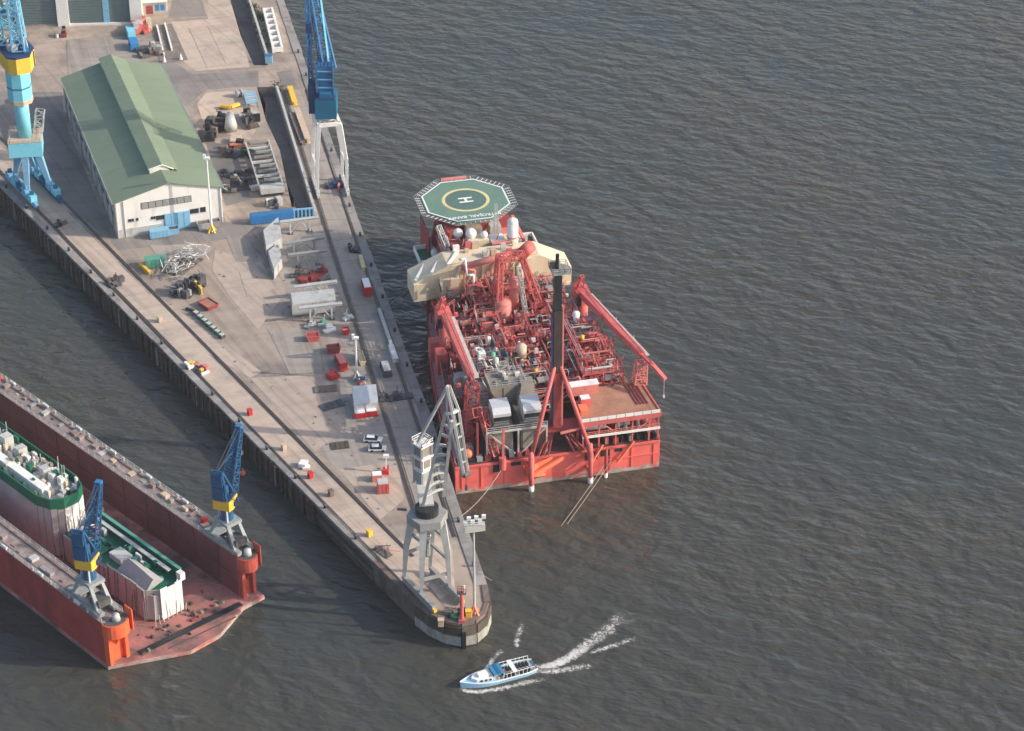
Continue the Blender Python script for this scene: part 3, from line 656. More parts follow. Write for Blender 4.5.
module(-14.5, -7, 31, 41, 12, 17.0, ['grey', 'white', 'lgrey', 'white', 'grey', 'lgrey', 'white'], 1.1)
module(-4.2, 1.8, 13, 22, 12, 17.5, MIX, .8)
module(-4, 3.6, 23, 33, 12, 17.2, ['taupe', 'tan', 'pink', 'lgrey', 'red', 'tan', 'contgreen'], .9)
module(-6.4, 1.8, 34, 43, 12, 18.0, RED2, 1.0)
module(2.6, 9.4, 15.6, 25, 12, 17.6, RED, 1.0)
module(4.4, 11, 26, 36, 12, 18.6, MIX, .9)
module(2.8, 9, 37, 47, 12, 18.6, MIX, .9)
module(10.2, 20.6, 16, 22, 12, 19.0, RED, 1.1)
module(12, 20.2, 23, 31, 12, 20.6, RED2, 1.1, 3)
module(11.8, 19.6, 32, 41, 12, 20.0, MIX, 1.0, 3)
module(9.8, 16.4, 42, 50, 12, 19.0, RED, 1.0)
module(-16, -9.4, 43, 52, 12, 16, MIX, .6)
module(-8.8, -3.6, 45, 52, 12, 18, RED, 1.0)
module(6, 14, 51, 58, 12, 18.4, RED, .9)
module(-17.5, -9, 54, 66, 12, 14.5, ['dred', 'dgrey', 'dred', 'grey', 'dred', 'dgrey', 'dred'], .35, 1)
module(-8, -2.8, 55.5, 66, 12, 18.6, RED2, .9)
module(5, 16.6, 59, 67, 12, 17.6, MIX, .8)
module(-3, 4.6, 60, 67.5, 12, 19, RED, .8)
# blue, green and yellow pieces of kit among the pipes
for x, y, z, m_, w in ((-6.0, 30.4, 17.6, 'navy', 1.6), (-9.6, 29.0, 18.4, 'contgreen', 1.8), (-9.4, 26.4, 18.4, 'lgrey', 1.8), (0.6, 27.0, 17.4, 'blue', 1.0), (-0.4, 21.4, 17.6, 'yellow', 1.2), (13.4, 29.0, 20.8, 'yellow', 1.2), (-2.0, 30.0, 17.4, 'tan', 3.2), (5.4, 20.6, 17.8, 'cream', 1.8)):
    MB().tube((x, y, z), (x, y, z + w), w * .42, n=10).dome((x, y, z + w), w * .42, 10, 2, .5).build('storage_drum', m_, ship, True)
# pipe racks running fore and aft between the modules
for x0, y0, y1, z in ((2.2, 14, 50, 17.4), (9.9, 15, 48, 18.6), (-4.6, 22, 44, 17.2), (-15.2, 20, 44, 15.4), (20.4, 15, 40, 15.2), (11.4, 16, 42, 21)):
    f = MB()
    for y in range(int(y0), int(y1), 4): f.bar((x0 - .9, y, 8.2), (x0 - .9, y, z), .22).bar((x0 + .9, y, 8.2), (x0 + .9, y, z), .22).bar((x0 - 1.1, y, z), (x0 + 1.1, y, z), .22).bar((x0 - 1.1, y, z - 2.2), (x0 + 1.1, y, z - 2.2), .2)
    f = f.build('pipe_rack', rs.choice(['red', 'pink', 'dred']), ship)
    for i in range(9):
        x = x0 - .9 + i * .22; zz = z + .22 if i % 2 else z - 1.9; ya = rs.uniform(y0, y0 + 6); yb = rs.uniform(y1 - 8, y1)
        MB().tube((x, ya, zz), (x, yb, zz), rs.choice((.09, .13, .18)), n=6).build('pipe', rs.choice(['lgrey', 'pink', 'red', 'dred', 'grey', 'dgrey', 'red']), f)
# fine clutter: lamps, valves, small boxes and handrails on every level
for m_, nn_ in (('pink', 110), ('red', 190), ('lgrey', 70), ('dred', 190), ('white', 36), ('dgrey', 150), ('black', 90)):
    b = MB()
    for i in range(nn_):
        y = rs.uniform(13, 66); x = rs.uniform(-1, 1) * (hw(y) - 3.4)
        if x < -3 and y < 21 and x > -16: continue
        z = rs.choice((12.3, 15.0, 17.6, 18.8)) + rs.uniform(-.4, .6); t = rs.random()
        if t < .4: b.box((x, y, z), (rs.uniform(.3, 1.1), rs.uniform(.3, 1.0), rs.uniform(.4, 1.3)))
        elif t < .8:
            d = Vector(rs.choice(((1, 0, 0), (0, 1, 0), (0, 0, 1), (1, 0, .6), (0, 1, .7)))) * rs.uniform(1.0, 3.4); b.tube(Vector((x, y, z)), Vector((x, y, z)) + d, rs.uniform(.07, .17), n=5)
        else: b.rail([(x, y, z), (x + rs.choice((0, 2.6)), y + 2.2, z)], 1.1, .08, 1.1)
    tag(b.build('small_fittings', m_, ship), kind='stuff')
# big vessels
def vessel(x, y, z0, z1, r, m_, name='separator_column'):
    b = MB().tube((x, y, z0), (x, y, z1), r, n=16); b.dome((x, y, z1), r, 16, 4, .6); o = b.build(name, m_, ship, True)
    MB().tube((x, y, z0 + (z1 - z0) * .55), (x, y, z0 + (z1 - z0) * .55 + .25), r + .5, n=16).build('ring_platform', 'red', o)
    return o
vessel(-1.2, 53.2, 10, 19.5, 2.2, 'pink'); vessel(2.2, 50.0, 10, 17.0, 1.2, 'pink'); vessel(-4.6, 41.4, 12, 17.4, .8, 'lgrey'); vessel(14.8, 40.6, 12, 21.5, 1.0, 'white'); vessel(15.6, 38.2, 12, 18.5, 1.0, 'orange')
vessel(3.6, 39.5, 12, 18.0, 1.2, 'red'); vessel(5.4, 41.4, 12, 17.5, 1.1, 'red')
for x in (17.0, 18.2, 19.4): vessel(x, 26.0, 14, 21.4, .5, 'pink')
# port side deck house pieces: orange box, dark red tower, catwalk
MB().bb(-21.2, -18.6, 40.5, 44.2, 8, 14.2).build('winch_house', 'red', ship)
MB().bb(-18.4, -15.6, 36.6, 41.0, 8, 14.8).build('deck_house', 'dred', ship)
MB().bb(-18.8, -15.4, 30.6, 33.4, 8, 13.2).build('deck_house', 'lgrey', ship)
MB().bb(-21.6, -18.9, 47.6, 50.4, 8, 13.6).build('deck_house', 'red', ship)
for a in range(3, 70, 4):
    for s in (-1, 1):
        MB().add([(s * (hw(a) - .4), a, 8.25), (s * (hw(a) - 3.1), a, 8.25), (s * (hw(a + 3.9) - 3.1), a + 3.9, 8.25), (s * (hw(a + 3.9) - .4), a + 3.9, 8.25)], [(0, 1, 2, 3)]).build('side_deck_plate', 'mauve', ship)
    x = -hw(a) + rs.uniform(3.4, 5.2); w_ = rs.uniform(.8, 1.8)
    MB().bb(x, x + w_, a, a + rs.uniform(1, 2.8), 8, 9 + rs.random() * 2.4).build('deck_gear', rs.choice(['dred', 'red', 'grey', 'dgrey', 'pink', 'taupe']), ship)
    x = hw(a) - rs.uniform(3.4, 5.2) - w_
    MB().bb(x, x + w_, a, a + rs.uniform(1, 2.8), 8, 9 + rs.random() * 2.4).build('deck_gear', rs.choice(['dred', 'red', 'grey', 'dgrey', 'pink', 'taupe']), ship)
# side walkways with rails
for s in (-1, 1):
    pts = [(s * (hw(a) - 0.2), a, 8.0) for a in range(0, 72, 6)]
    MB().rail(pts, 1.1, .08, 2).build('bulwark_rail', 'pink', ship)
    for a in range(2, 66, 9):
        x0, x1 = s * (hw(a) - 2.6), s * (hw(a + 8) - 2.6)
        MB().bar((x0, a, 11.6), (x1, a + 8.4, 11.6), 1.4, 0.16).build('catwalk', 'grating', ship)
        MB().bar((x0, a, 8), (x0, a, 11.6), .25).build('catwalk_post', 'red', ship)
    MB().rail([(s * (hw(a) - 1.8), a, 11.7) for a in range(2, 70, 6)], 1.1, .08, 2).build('railing', 'pink', ship)

# ---- turret gantry (red A-frame)
for y, t in ((52.6, 54.0), (58.2, 56.6)):
    MB().truss((-2.6, y, 12), (-1.6, t, 31.5), 1.5, 1.0, 7, .34, .18).build('gantry_leg', 'red', ship)
    MB().truss((10.2, y, 12), (4.2, t, 31.5), 1.7, 1.0, 7, .34, .18).build('gantry_leg', 'red', ship)
MB().truss((-2.2, 55.4, 31.6), (5.0, 55.4, 31.6), 2.6, 2.6, 4, .3, .18, h0=1.2, h1=1.2).build('gantry_beam', 'red', ship)
MB().bar((-1.9, 54.0, 24), (7.0, 54.0, 22), .4).build('gantry_tie', 'red', ship)
MB().tube((2.4, 55.6, 14), (2.0, 55.6, 25), 1.3, n=10).build('turret_column', 'pink', ship, True)
MB().truss((3.0, 53.6, 29), (4.4, 50.0, 14), .9, .9, 6, .15, .1).build('gantry_ladder', 'lgrey', ship)
pp = MB().tube((-9.4, 66.4, 23.6), (7.4, 66.4, 26.6), .85, n=12).build('flare_header', 'pink', ship, True)
MB().tube((7.0, 65.0, 26.8), (9.4, 67.6, 26.8), 1.7, n=14).build('header_drum', 'red', ship, True)
MB().path([(-8.6, 66.2, 25.2), (-8.6, 66.2, 23), (-6, 65.4, 23), (-6, 65.4, 18)], .35, 8).build('header_branch', 'pink', ship, True)
MB().path([(-9.8, 66.6, 26), (-8.2, 66.6, 26), (-8.2, 64.8, 22), (-6.4, 64.8, 22), (-6.4, 64.8, 17)], .3, 8).build('header_branch', 'white', ship, True)

# ---- cream wind wall / turret house across the ship
prof = [(-21.5, 13.2), (-21.5, 18.4), (-12.2, 22.6), (12.6, 22.6), (21.2, 18.0), (21.2, 13.2)]
def profile(y0, y1, pr_): 
    b = MB(); n = len(pr_)
    b.add([(x, y0, z) for x, z in pr_] + [(x, y1, z) for x, z in pr_], [tuple(range(n)), tuple(range(n, 2 * n))[::-1]] + [(i, n + i, n + (i + 1) % n, (i + 1) % n) for i in range(n)])
    return b
cw = profile(69.6, 77.4, prof).build('cream_house', 'cream', ship)
for x0, x1, z0, z1, d_ in ((-21.4, -17.6, 13.4, 18.4, .7), (-14.6, -9.4, 13.8, 19.4, 1.6), (9.0, 10.6, 13.5, 22.3, .35), (6.4, 6.9, 13.5, 22.3, .3), (4.8, 5.3, 13.5, 22.3, .3), (-3.2, -2.2, 14, 22.3, .4)):
    MB().bb(x0, x1, 69.6 - d_, 69.62, z0, z1).build('wall_block', 'cream', cw)
for z in (16.2, 13.4):
    MB().bb(3.5, 20.6, 68.2, 69.6, z, z + .18).build('balcony', 'cream', cw)
    MB().rail([(3.6, 68.25, z + .18), (20.6, 68.25, z + .18)], 1.1, .09, 1.6).build('railing', 'cream', cw)
for x, y0 in ((-19.6, 70.2), (-15.2, 70.2), (-10.8, 70.2)):
    zz = 18.4 + (x + 21.5) / 10.1 * 4.2
    MB().bar((x - 1.2, 70.4, zz - .35), (x + 2.6, 76.2, min(22.9, zz + .9)), .7, .5).build('roof_rib', 'white', cw)
MB().bb(-11.2, 11.8, 69.8, 70.1, 22.6, 23.2).build('parapet', 'cream', cw)
MB().bb(-21.4, -10.6, 77.4, 77.7, 12.8, 18.0).build('rear_wall', 'cream', cw)
for x in (-19, -12, 12, 19):
    for y in (70.6, 77): MB().bar((x * .92, y, 8), (x, y, 13.2), .6).build('house_post', 'dred', ship)
for s in (-1, 1):
    MB().bb(*sorted((s * 14.5, s * 8.5)), 70.5, 78, 8, 13.2).build('house_base', 'dred', ship)

# ---- accommodation, forecastle, helideck
ac = MB().bb(-10.8, 10.8, 79, 92, 8, 19).build('accommodation_block', 'dred', ship)
MB().bb(-10.9, 10.9, 78.9, 92.1, 19, 19.3).build('block_roof', 'pink', ac)
for x0, x1, y0, y1, z0, z1, m_ in ((-4.4, 1.2, 79.4, 83.0, 19, 23.4, 'cream'), (-8.8, -5.2, 80, 84, 19, 22.0, 'dred'), (1.8, 5.6, 79.6, 83.4, 19, 22.6, 'white'), (-3.6, 0.6, 85, 89, 19, 24.0, 'tan'), (3.0, 6.0, 86, 90, 19, 23.4, 'lgrey'), (-8.6, -5.0, 86.5, 91, 19, 23.2, 'red')):
    MB().bb(x0, x1, y0, y1, z0, z1).build('deck_cabin', m_, ac)
for x0 in (2.0, 4.0): MB().bb(x0, x0 + 1.5, 79.42, 79.58, 19.6, 21.8).build('cabin_window', 'black', ac)
for x, y, z, r_ in ((-6.2, 84.5, 23.6, 1.3), (-3.2, 82.0, 24.4, 1.5), (0.2, 81.0, 24.2, 1.0)):
    o = MB().tube((x, y, z - 2), (x, y, z), .3, n=6).build('dome_mast', 'lgrey', ship)
    MB().dome((x, y, z), r_, 12, 4, 1, True).build('radar_dome', 'white2', o, True)
o = MB().tube((7.6, 79.6, 17.5), (7.6, 79.6, 27.8), 1.5, n=14).dome((7.6, 79.6, 27.8), 1.5, 14, 4, .8).build('white_funnel', 'white', ship, True)
for z in (20, 23.4): MB().tube((7.6, 79.6, z), (7.6, 79.6, z + .35), 1.62, n=14).build('funnel_band', 'pink', o)
MB().truss((4.0, 83.6, 19), (4.0, 83.6, 31.5), 1.3, .6, 9, .13, .08).build('radar_mast', 'lgrey', ship)
MB().truss((-9.2, 81.0, 19), (-11.0, 87.0, 25.0), 1.2, 1.2, 5, .2, .12).build('stair_tower', 'lgrey', ship)
for i in range(14):
    x = rs.uniform(-10, 11); y = rs.uniform(71, 77); MB().bb(x, x + rs.uniform(.5, 1.8), y, y + rs.uniform(.4, 1.2), 22.6, 23.1 + rs.random() * 1.6).build('roof_unit', rs.choice(['cream', 'white', 'pink', 'lgrey', 'red', 'tan']), cw)
for i in range(9):
    x = rs.uniform(-10, 10); MB().path([(x, 68.9, 13.4), (x, 68.9, rs.uniform(17, 22)), (x + rs.uniform(-2, 2), 68.9, 20), (x + 1, 69.4, 22.6)], rs.choice((.15, .22, .3)), 6).build('wall_pipe', rs.choice(['pink', 'red', 'cream', 'white']), cw)
for x in (-20.4, -16.6, 13.0, 15.6, 18.2): MB().bb(x, x + .9, 69.45, 69.62, 14.6, 16.6).build('wall_door', rs.choice(['tan', 'lgrey']), cw)
for i in range(26):
    x = rs.uniform(-10, 10); y = rs.uniform(79.4, 91); MB().bb(x, x + rs.uniform(.4, 1.4), y, y + rs.uniform(.4, 1.2), 19.3, 19.8 + rs.random() * 1.8).build('roof_unit', rs.choice(['pink', 'white', 'red', 'lgrey', 'dred', 'white', 'grey']), ac)
for i in range(8):
    x = rs.uniform(-10.4, -6.4); MB().path([(x, 84 + i, 19.4), (x, 84 + i, 20.8), (x + 2.2, 84 + i, 20.8), (x + 2.2, 85 + i, 19.4)], .16, 5).build('roof_pipe', rs.choice(['orange', 'red', 'pink', 'white']), ac)
for s, w in ((-1, 5.6), (1, 5.6)):          # lifeboat wings
    x0, x1 = sorted((s * 10.8, s * (10.8 + w)))
    wg = MB().bb(x0, x1, 85.6, 93.6, 14.4, 14.7).build('bridge_wing', 'shipgreen', ship)
    for (p, q) in (((x0, 85.4), (x1, 85.4)), ((x0, 93.8), (x1, 93.8)), ((x0 if s < 0 else x1, 85.4), (x0 if s < 0 else x1, 93.8))):
        MB().bar((p[0], p[1], 15.2), (q[0], q[1], 15.2), .4, 1.3).build('wing_bulwark', 'white', wg)
    for yy in (86.4, 92.6): MB().bar((s * (10.8 + w * .8), yy, 13.3), (s * 10.6, yy, 9.5), .35).build('wing_brace', 'lgrey', wg)
    MB().tube((s * (11.6), 88, 15.4), (s * 11.6, 92.0, 15.4), 1.1, n=10).build('life_raft', 'white', wg, True)
MB().bb(2.2, 6.0, 78.2, 78.9, 17.5, 22.6).build('dark_opening', 'black', ship)
MB().bb(1.6, 6.6, 77.8, 79.0, 22.6, 23.0).build('opening_lintel', 'pink', ship)
for i in range(34):
    x = rs.uniform(-10.5, 11.5); y = rs.uniform(77.2, 84); z = rs.uniform(19, 22.6)
    MB().bb(x, x + rs.uniform(.4, 1.5), y, y + rs.uniform(.4, 1.2), 18.8, z).build('deck_unit', rs.choice(['pink', 'white', 'red', 'dred', 'dred', 'black', 'pink', 'lgrey', 'cream']), ac)
for i in range(12):
    x = rs.uniform(-10.4, 10); MB().bar((x, 78 + i * .5, 19), (x + rs.uniform(-2, 2), 79 + i * .4, rs.uniform(22, 25)), .2).build('stay', rs.choice(['white', 'pink', 'red', 'lgrey']), ac)
fc = MB().prism([(-12.4, 92), (12.4, 92), (9.8, 104), (5.0, 113), (-5.0, 113), (-9.8, 104)], 11.6, 21.0, [(-11.2, 92), (11.2, 92), (8.2, 103), (4.4, 110), (-4.4, 110), (-8.2, 103)]).build('forecastle_house', 'dred', ship)
HC = Vector((-1.0, 98.3, 25.6)); HR = 11.5
oct_ = [(HC.x + HR / math.cos(R(22.5)) * math.cos(R(22.5 + 45 * i)), HC.y + HR / math.cos(R(22.5)) * math.sin(R(22.5 + 45 * i))) for i in range(8)]
def sc(pts, k): return [(HC.x + (x - HC.x) * k, HC.y + (y - HC.y) * k) for x, y in pts]
hd = MB().prism(oct_, 25.0, 25.6).build('helideck', 'green', ship)
def ring(pts_o, pts_i, z):
    b = MB(); n = len(pts_o)
    b.add([(x, y, z) for x, y in pts_o] + [(x, y, z) for x, y in pts_i], [(i, (i + 1) % n, n + (i + 1) % n, n + i) for i in range(n)]); return b
def circ(r, n=48): return [(HC.x + r * math.cos(2 * math.pi * i / n), HC.y + r * math.sin(2 * math.pi * i / n)) for i in range(n)]
ring(sc(oct_, .985), sc(oct_, .95), 25.63).build('perimeter_line', 'white2', hd)
MB().poly(circ(5.6), 25.62).build('inner_circle', 'dgreen2', hd)
ring(circ(6.5), circ(5.6), 25.64).build('aiming_circle', 'paleyellow', hd)
b = MB()
b.bb(HC.x - 1.9, HC.x + 1.9, HC.y + 0.75, HC.y + 1.35, 25.63, 25.66).bb(HC.x - 1.9, HC.x + 1.9, HC.y - 1.35, HC.y - 0.75, 25.63, 25.66).bb(HC.x - .35, HC.x + .35, HC.y - .74, HC.y + .74, 25.63, 25.66)
b.build('landing_letter', 'white2', hd)
cu = bpy.data.curves.new('deck_name', 'FONT'); cu.body = 'PETROJARL BANFF'; cu.size = 1.75; cu.align_x = 'CENTER'; cu.align_y = 'CENTER'; cu.extrude = .01; cu.offset = .03
to = bpy.data.objects.new('deck_name_curve', cu); C.objects.link(to)
dg = bpy.context.evaluated_depsgraph_get(); me = bpy.data.meshes.new_from_object(to.evaluated_get(dg)); bpy.data.objects.remove(to)
me.materials.clear(); me.materials.append(M['white2'])
tx_ = bpy.data.objects.new('deck_name', me); C.objects.link(tx_); tx_.parent = hd; tx_.location = (HC.x + .4, HC.y - 9.2, 25.65); tx_.rotation_euler = (0, 0, math.pi)
# safety net outriggers
for k in range(8):
    p = Vector((*oct_[k], 25.3)); q = Vector((*oct_[(k + 1) % 8], 25.3)); mid = (p + q) / 2 - Vector((HC.x, HC.y, 25.3)); mid.z = 0; mid.normalize()
    for j in range(7):
        a = p.lerp(q, (j + .5) / 7); MB().bar(a, a + mid * 1.7 + Vector((0, 0, .25)), .13, .1).build('net_arm', 'white', hd)
    nt = MB(); 
    for t in (.6, 1.15, 1.7): nt.bar(p + (p - Vector((HC.x, HC.y, 25.3))).normalized() * t * 1.08 + Vector((0, 0, .15 * t)), q + (q - Vector((HC.x, HC.y, 25.3))).normalized() * t * 1.08 + Vector((0, 0, .15 * t)), .09, .06)
    nt.build('safety_net', 'net', hd)
for k in (2, 3): 
    p = Vector((*oct_[k % 8], 25.7)); q = Vector((*oct_[(k + 1) % 8], 25.7))
MB().bb(HC.x - 4, HC.x + 3, HC.y + 12.2, HC.y + 13.4, 25.3, 25.8).build('foam_monitor_platform', 'pink', hd)
for i in range(8):
    x, y = oct_[i]; k = .62
    MB().bar((HC.x + (x - HC.x) * .95, HC.y + (y - HC.y) * .95, 25), (HC.x + (x - HC.x) * k, HC.y + (y - HC.y) * k, 19.5), .4).build('helideck_strut', 'red', ship)
MB().bb(-13.2, -12.8, 90, 101, 11.6, 21).build('side_screen', 'dred', ship)
for i in range(7): MB().bb(-12.4 + i * .8, -11.9 + i * .8, 93.4, 94, 14, 14.8 + rs.random() * 2.4).build('deck_unit', rs.choice(['orange', 'red', 'contgreen', 'pink']), ship)
MB().bar((12.4, 78.8, 18), (9.4, 88, 25), .8, .5).build('side_stair', 'red', ship)
for i in range(5): MB().bar((10 + i * .7, 79.2, 19.4), (12.4 + i * .5, 79.2, 15), .22).build('pipe_riser', rs.choice(['pink', 'red', 'white']), ship)

# ---- ship's cranes
def deck_crane(x, y, tip, name, gut):
    ped = MB().tube((x, y, 8), (x, y, 19), 1.5, n=14).build('crane_pedestal', 'red', ship, True)
    MB().box((x, y + 1.0, 20.8), (3.6, 4.4, 3.6)).build('crane_cab', 'red', ped)
    MB().box((x - 1.5, y - 1.9, 20.6), (1.2, 1.5, 2.0)).build('crane_window', 'glass', ped)
    p = Vector((x, y - 1.5, 22.4)); q = Vector(tip); d_ = (q - p).normalized()
    bm_ = MB().bar(p, p.lerp(q, .86), 2.2, 2.0, w2=1.5, h2=1.4).build('crane_boom', 'red', ship)
    MB().bar(p.lerp(q, .85), q, .9, .8).build('boom_tip', 'red', bm_)
    side = Vector((-d_.y, d_.x, 0)) * (gut)
    MB().bar(p + side * 1.75 + Vector((0, 0, -.4)), p.lerp(q, .86) + side * 1.35 + Vector((0, 0, -.4)), 1.2, .2).build('boom_walkway', 'lgrey', bm_)
    for t in (0.15, .4, .65): MB().bar(p.lerp(q, t) + side * 1.7, p.lerp(q, t) + side * 1.7 + Vector((0, 0, .9)), .12).build('walkway_post', 'lgrey', bm_)
    MB().path([(x, y + 1.5, 23.5), p.lerp(q, .5) + Vector((0, 0, 1.6)), q + Vector((0, 0, .6))], .1, 4).build('boom_cable', 'dgrey', bm_)
    MB().truss((x - .6, y + 2.6, 22), (x, y + .4, 26.6), 2.0, .8, 3, .25, .15).build('crane_a_frame', 'red', ped)
    return bm_
bmL = deck_crane(-18.0, 47.0, (-18.2, 9.6, 23.6), 'port', 1)
bmR = deck_crane(18.8, 49.4, (26.4, 11.0, 22.4), 'starboard', 1)
MB().bar((26.2, 12.2, 22.6), (28.6, 7.2, 20.4), 1.0, .8).build('boom_hook_block', 'red', ship)
MB().bar((28.4, 7.4, 20.2), (28.4, 7.4, 15.6), .1).build('hook_cable', 'lgrey', ship)
MB().box((28.4, 7.4, 15.4), (.5, .5, .7)).build('hook', 'lgrey', ship)
MB().truss((24.0, 14.0, 16), (24.6, 14.6, 21.6), 3.0, 2.4, 4, .34, .22).build('boom_rest', 'pink', ship)
MB().truss((-19.4, 12.0, 8), (-18.2, 13.0, 22.2), 2.6, 3.0, 6, .34, .22).build('boom_rest', 'red', ship)
MB().truss((-19.4, 21.0, 8), (-18.8, 5.0, 19.5), 2.6, 2.2, 8, .26, .17).build('boom_lattice', 'red', ship)
MB().truss((-17.6, 5.4, 19.5), (-15.6, 1.2, 9), 1.6, 1.6, 5, .26, .15).build('stair_tower', 'red', ship)
MB().tube((-22.6, 7.6, 9.8), (-22.0, 2.4, 9.8), 1.2, n=12).dome((-22.0, 2.3, 9.8), 1.2, 12, 3, 1, True).build('storage_tank', 'orange', ship, True)
MB().bar((-19.6, 2.0, 8), (-19.6, 2.0, 18.4), .5).build('mooring_mast', 'dred', ship)
MB().bar((-13.8, 0.2, 8), (-13.6, 0.2, 17.0), .55).build('mooring_mast', 'red', ship)
MB().tube((-14.0, -0.3, 5.8), (-14.0, -0.3, 9.2), .9, n=10).build('fairlead', 'red', ship)
MB().add([(-15.4, 13.0, 22), (-12.0, 11.0, 17.4), (-13.4, 14.0, 18), (-15.4, 15.6, 22)], [(0, 1, 2, 3)]).build('tarpaulin', 'tan', ship)
# ------------------------------------------------------------------ floating dock (local x = along the dock towards its open end, y = towards the pier)
DV = Vector((.692, -.722, 0)); NV = Vector((.722, .692, 0)); DR = math.atan2(-.722, .692)
DO = DV * 28 + NV * -130
dock = thing('floating_dock', 'red floating dock with two high shade-toned wing walls and an open sun-toned end', 'dock', DO, DR)
def DL(u, v, z):
    p = at(u, v, z) - DO; return (p.dot(DV), p.dot(NV), z)
FZ = 1.2; TZ = 12.5
apron = [(-120, -20.0), (0.6, -20.0), (1.6, -18.0), (8.8, -3.7), (8.8, 4.5), (4.6, 14.4), (4.6, 20.6), (-120, 20.6)]
MB().prism(apron, -2, FZ).build('pontoon', 'dockfloor', dock)
nb = MB()
for p, q in zip(apron[1:-1], apron[2:-1]): nb.bar((p[0] + .05, p[1], .55), (q[0] + .05, q[1], .55), .25, .9)
nb.build('pontoon_fender', 'foul', dock)
a = DL(140, 653.5, FZ); c = DL(241, 604, FZ)
MB().bar((a[0], a[1], FZ + .12), (c[0], c[1], FZ + .12), 1.5, .3).build('hinge_beam', 'black', dock)
a = DL(170, 650, FZ); c = DL(238, 618, FZ)
MB().bar((a[0] - .6, a[1], FZ + .05), (c[0] - .6, c[1], FZ + .05), .3, .1).build('deck_chain', 'rail', dock)
L = -118
lw = MB().bb(L, 0, -19.9, -14.4, FZ - 3, TZ).build('wing_wall', 'dockwall_shade', dock)
rw = MB().bb(L, 1.2, 16.2, 20.3, FZ - 3, TZ).build('wing_wall', 'dockinner_shade', dock)
rd = random.Random(5)
for w, y0, y1 in ((lw, -19.9, -14.4), (rw, 16.2, 20.3)):
    MB().bb(L, 0.3, y0 - .25, y1 + .25, TZ, TZ + .25).build('wall_deck', 'docktop', w)
    MB().rail([(L, y0, TZ + .25), (0, y0, TZ + .25)], 1.1, .1, 2.5).build('railing', 'lgrey', w)
    MB().rail([(L, y1, TZ + .25), (0, y1, TZ + .25)], 1.1, .1, 2.5).build('railing', 'lgrey', w)
    for k in range(2): 
        y = y0 + .9 + k * (y1 - y0 - 1.8); MB().bar((L, y, TZ + .32), (0, y, TZ + .32), .18, .16).build('crane_rail', 'rail', w)
    for i in range(26):
        x = -6 - i * 4 + rd.uniform(-1, 1)
        MB().bb(x, x + rd.uniform(.5, 2.2), y0 + rd.uniform(1.2, 2.2), y0 + rd.uniform(2.4, 3.4), TZ + .25, TZ + .4 + rd.random() * .8).build('deck_box', rd.choice(['docktop', 'grey', 'docktop', 'lgrey', 'dgrey', 'tan']), w)
    for i in range(14):                     # bollards on the outer edge
        x = -5 - i * 7; y = y0 - .1 if w is lw else y1 + .1
        MB().tube((x, y, TZ + .25), (x, y, TZ + 1.1), .3, n=8).build('bollard', 'lgrey', w)
        if i % 2: MB().bb(x + 2, x + 4, y - .25, y + .25, TZ + .5, TZ + 1.1).build('edge_fender', 'white', w)
MB().bb(-14.4, -13.2, 18.2, 19.4, TZ + .25, TZ + 1.5).build('red_locker', 'carred', rw)
MB().bb(-62, -59, -19.6, -17.4, TZ + .25, TZ + 2.3).build('blue_tank', 'blue', lw)
MB().bb(-98, -96.6, 18.2, 19.4, TZ + .25, TZ + 1.6).build('red_locker', 'carred', rw)
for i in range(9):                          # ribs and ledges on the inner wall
    x = -6 - i * 9; MB().bb(x, x + .3, 16.0, 16.2, FZ, TZ - .3).build('wall_rib', 'dockinner_shade', rw)
MB().bb(L, 0, 15.95, 16.2, 6.4, 6.7).build('wall_ledge', 'dockinner_shade', rw)
# dock ends: outer one coloured as sunlit, pier-side one as partly shaded
def dend(y0, y1, s, dm='dockend_lit', X=0):
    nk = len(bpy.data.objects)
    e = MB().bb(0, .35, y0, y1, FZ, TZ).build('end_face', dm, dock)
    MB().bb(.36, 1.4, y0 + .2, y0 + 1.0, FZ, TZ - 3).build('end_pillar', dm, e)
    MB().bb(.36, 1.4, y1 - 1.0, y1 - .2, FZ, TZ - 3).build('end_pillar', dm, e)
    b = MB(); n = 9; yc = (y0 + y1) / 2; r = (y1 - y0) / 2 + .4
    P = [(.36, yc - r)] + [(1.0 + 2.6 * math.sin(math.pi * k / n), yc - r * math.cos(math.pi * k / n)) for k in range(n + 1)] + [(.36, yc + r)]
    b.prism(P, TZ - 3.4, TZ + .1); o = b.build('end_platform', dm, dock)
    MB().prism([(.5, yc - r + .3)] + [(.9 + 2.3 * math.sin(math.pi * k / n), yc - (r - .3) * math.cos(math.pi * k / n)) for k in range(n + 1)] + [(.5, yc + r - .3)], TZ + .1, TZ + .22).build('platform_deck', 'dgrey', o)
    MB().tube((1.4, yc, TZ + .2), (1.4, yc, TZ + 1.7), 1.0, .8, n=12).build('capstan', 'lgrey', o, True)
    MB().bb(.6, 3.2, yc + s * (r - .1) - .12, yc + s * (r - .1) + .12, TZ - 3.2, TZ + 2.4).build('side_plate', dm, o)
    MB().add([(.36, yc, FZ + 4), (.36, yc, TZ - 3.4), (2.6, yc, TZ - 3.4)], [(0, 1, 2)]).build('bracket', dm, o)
    e.location.x += X; o.location.x += X
dend(-19.9, -14.4, 1); dend(16.2, 20.3, 1, 'dockend_shade', 1.2)
for i in range(34):
    x = rd.gauss(-1, 2.4); y = rd.uniform(-14, 14); MB().bb(x, x + rd.uniform(.3, 1.0), y, y + rd.uniform(.3, 1.0), FZ, FZ + rd.uniform(.15, .7)).build('keel_block', rd.choice(['scrap', 'rail', 'timber', 'dred', 'black', 'taupe']), dock)

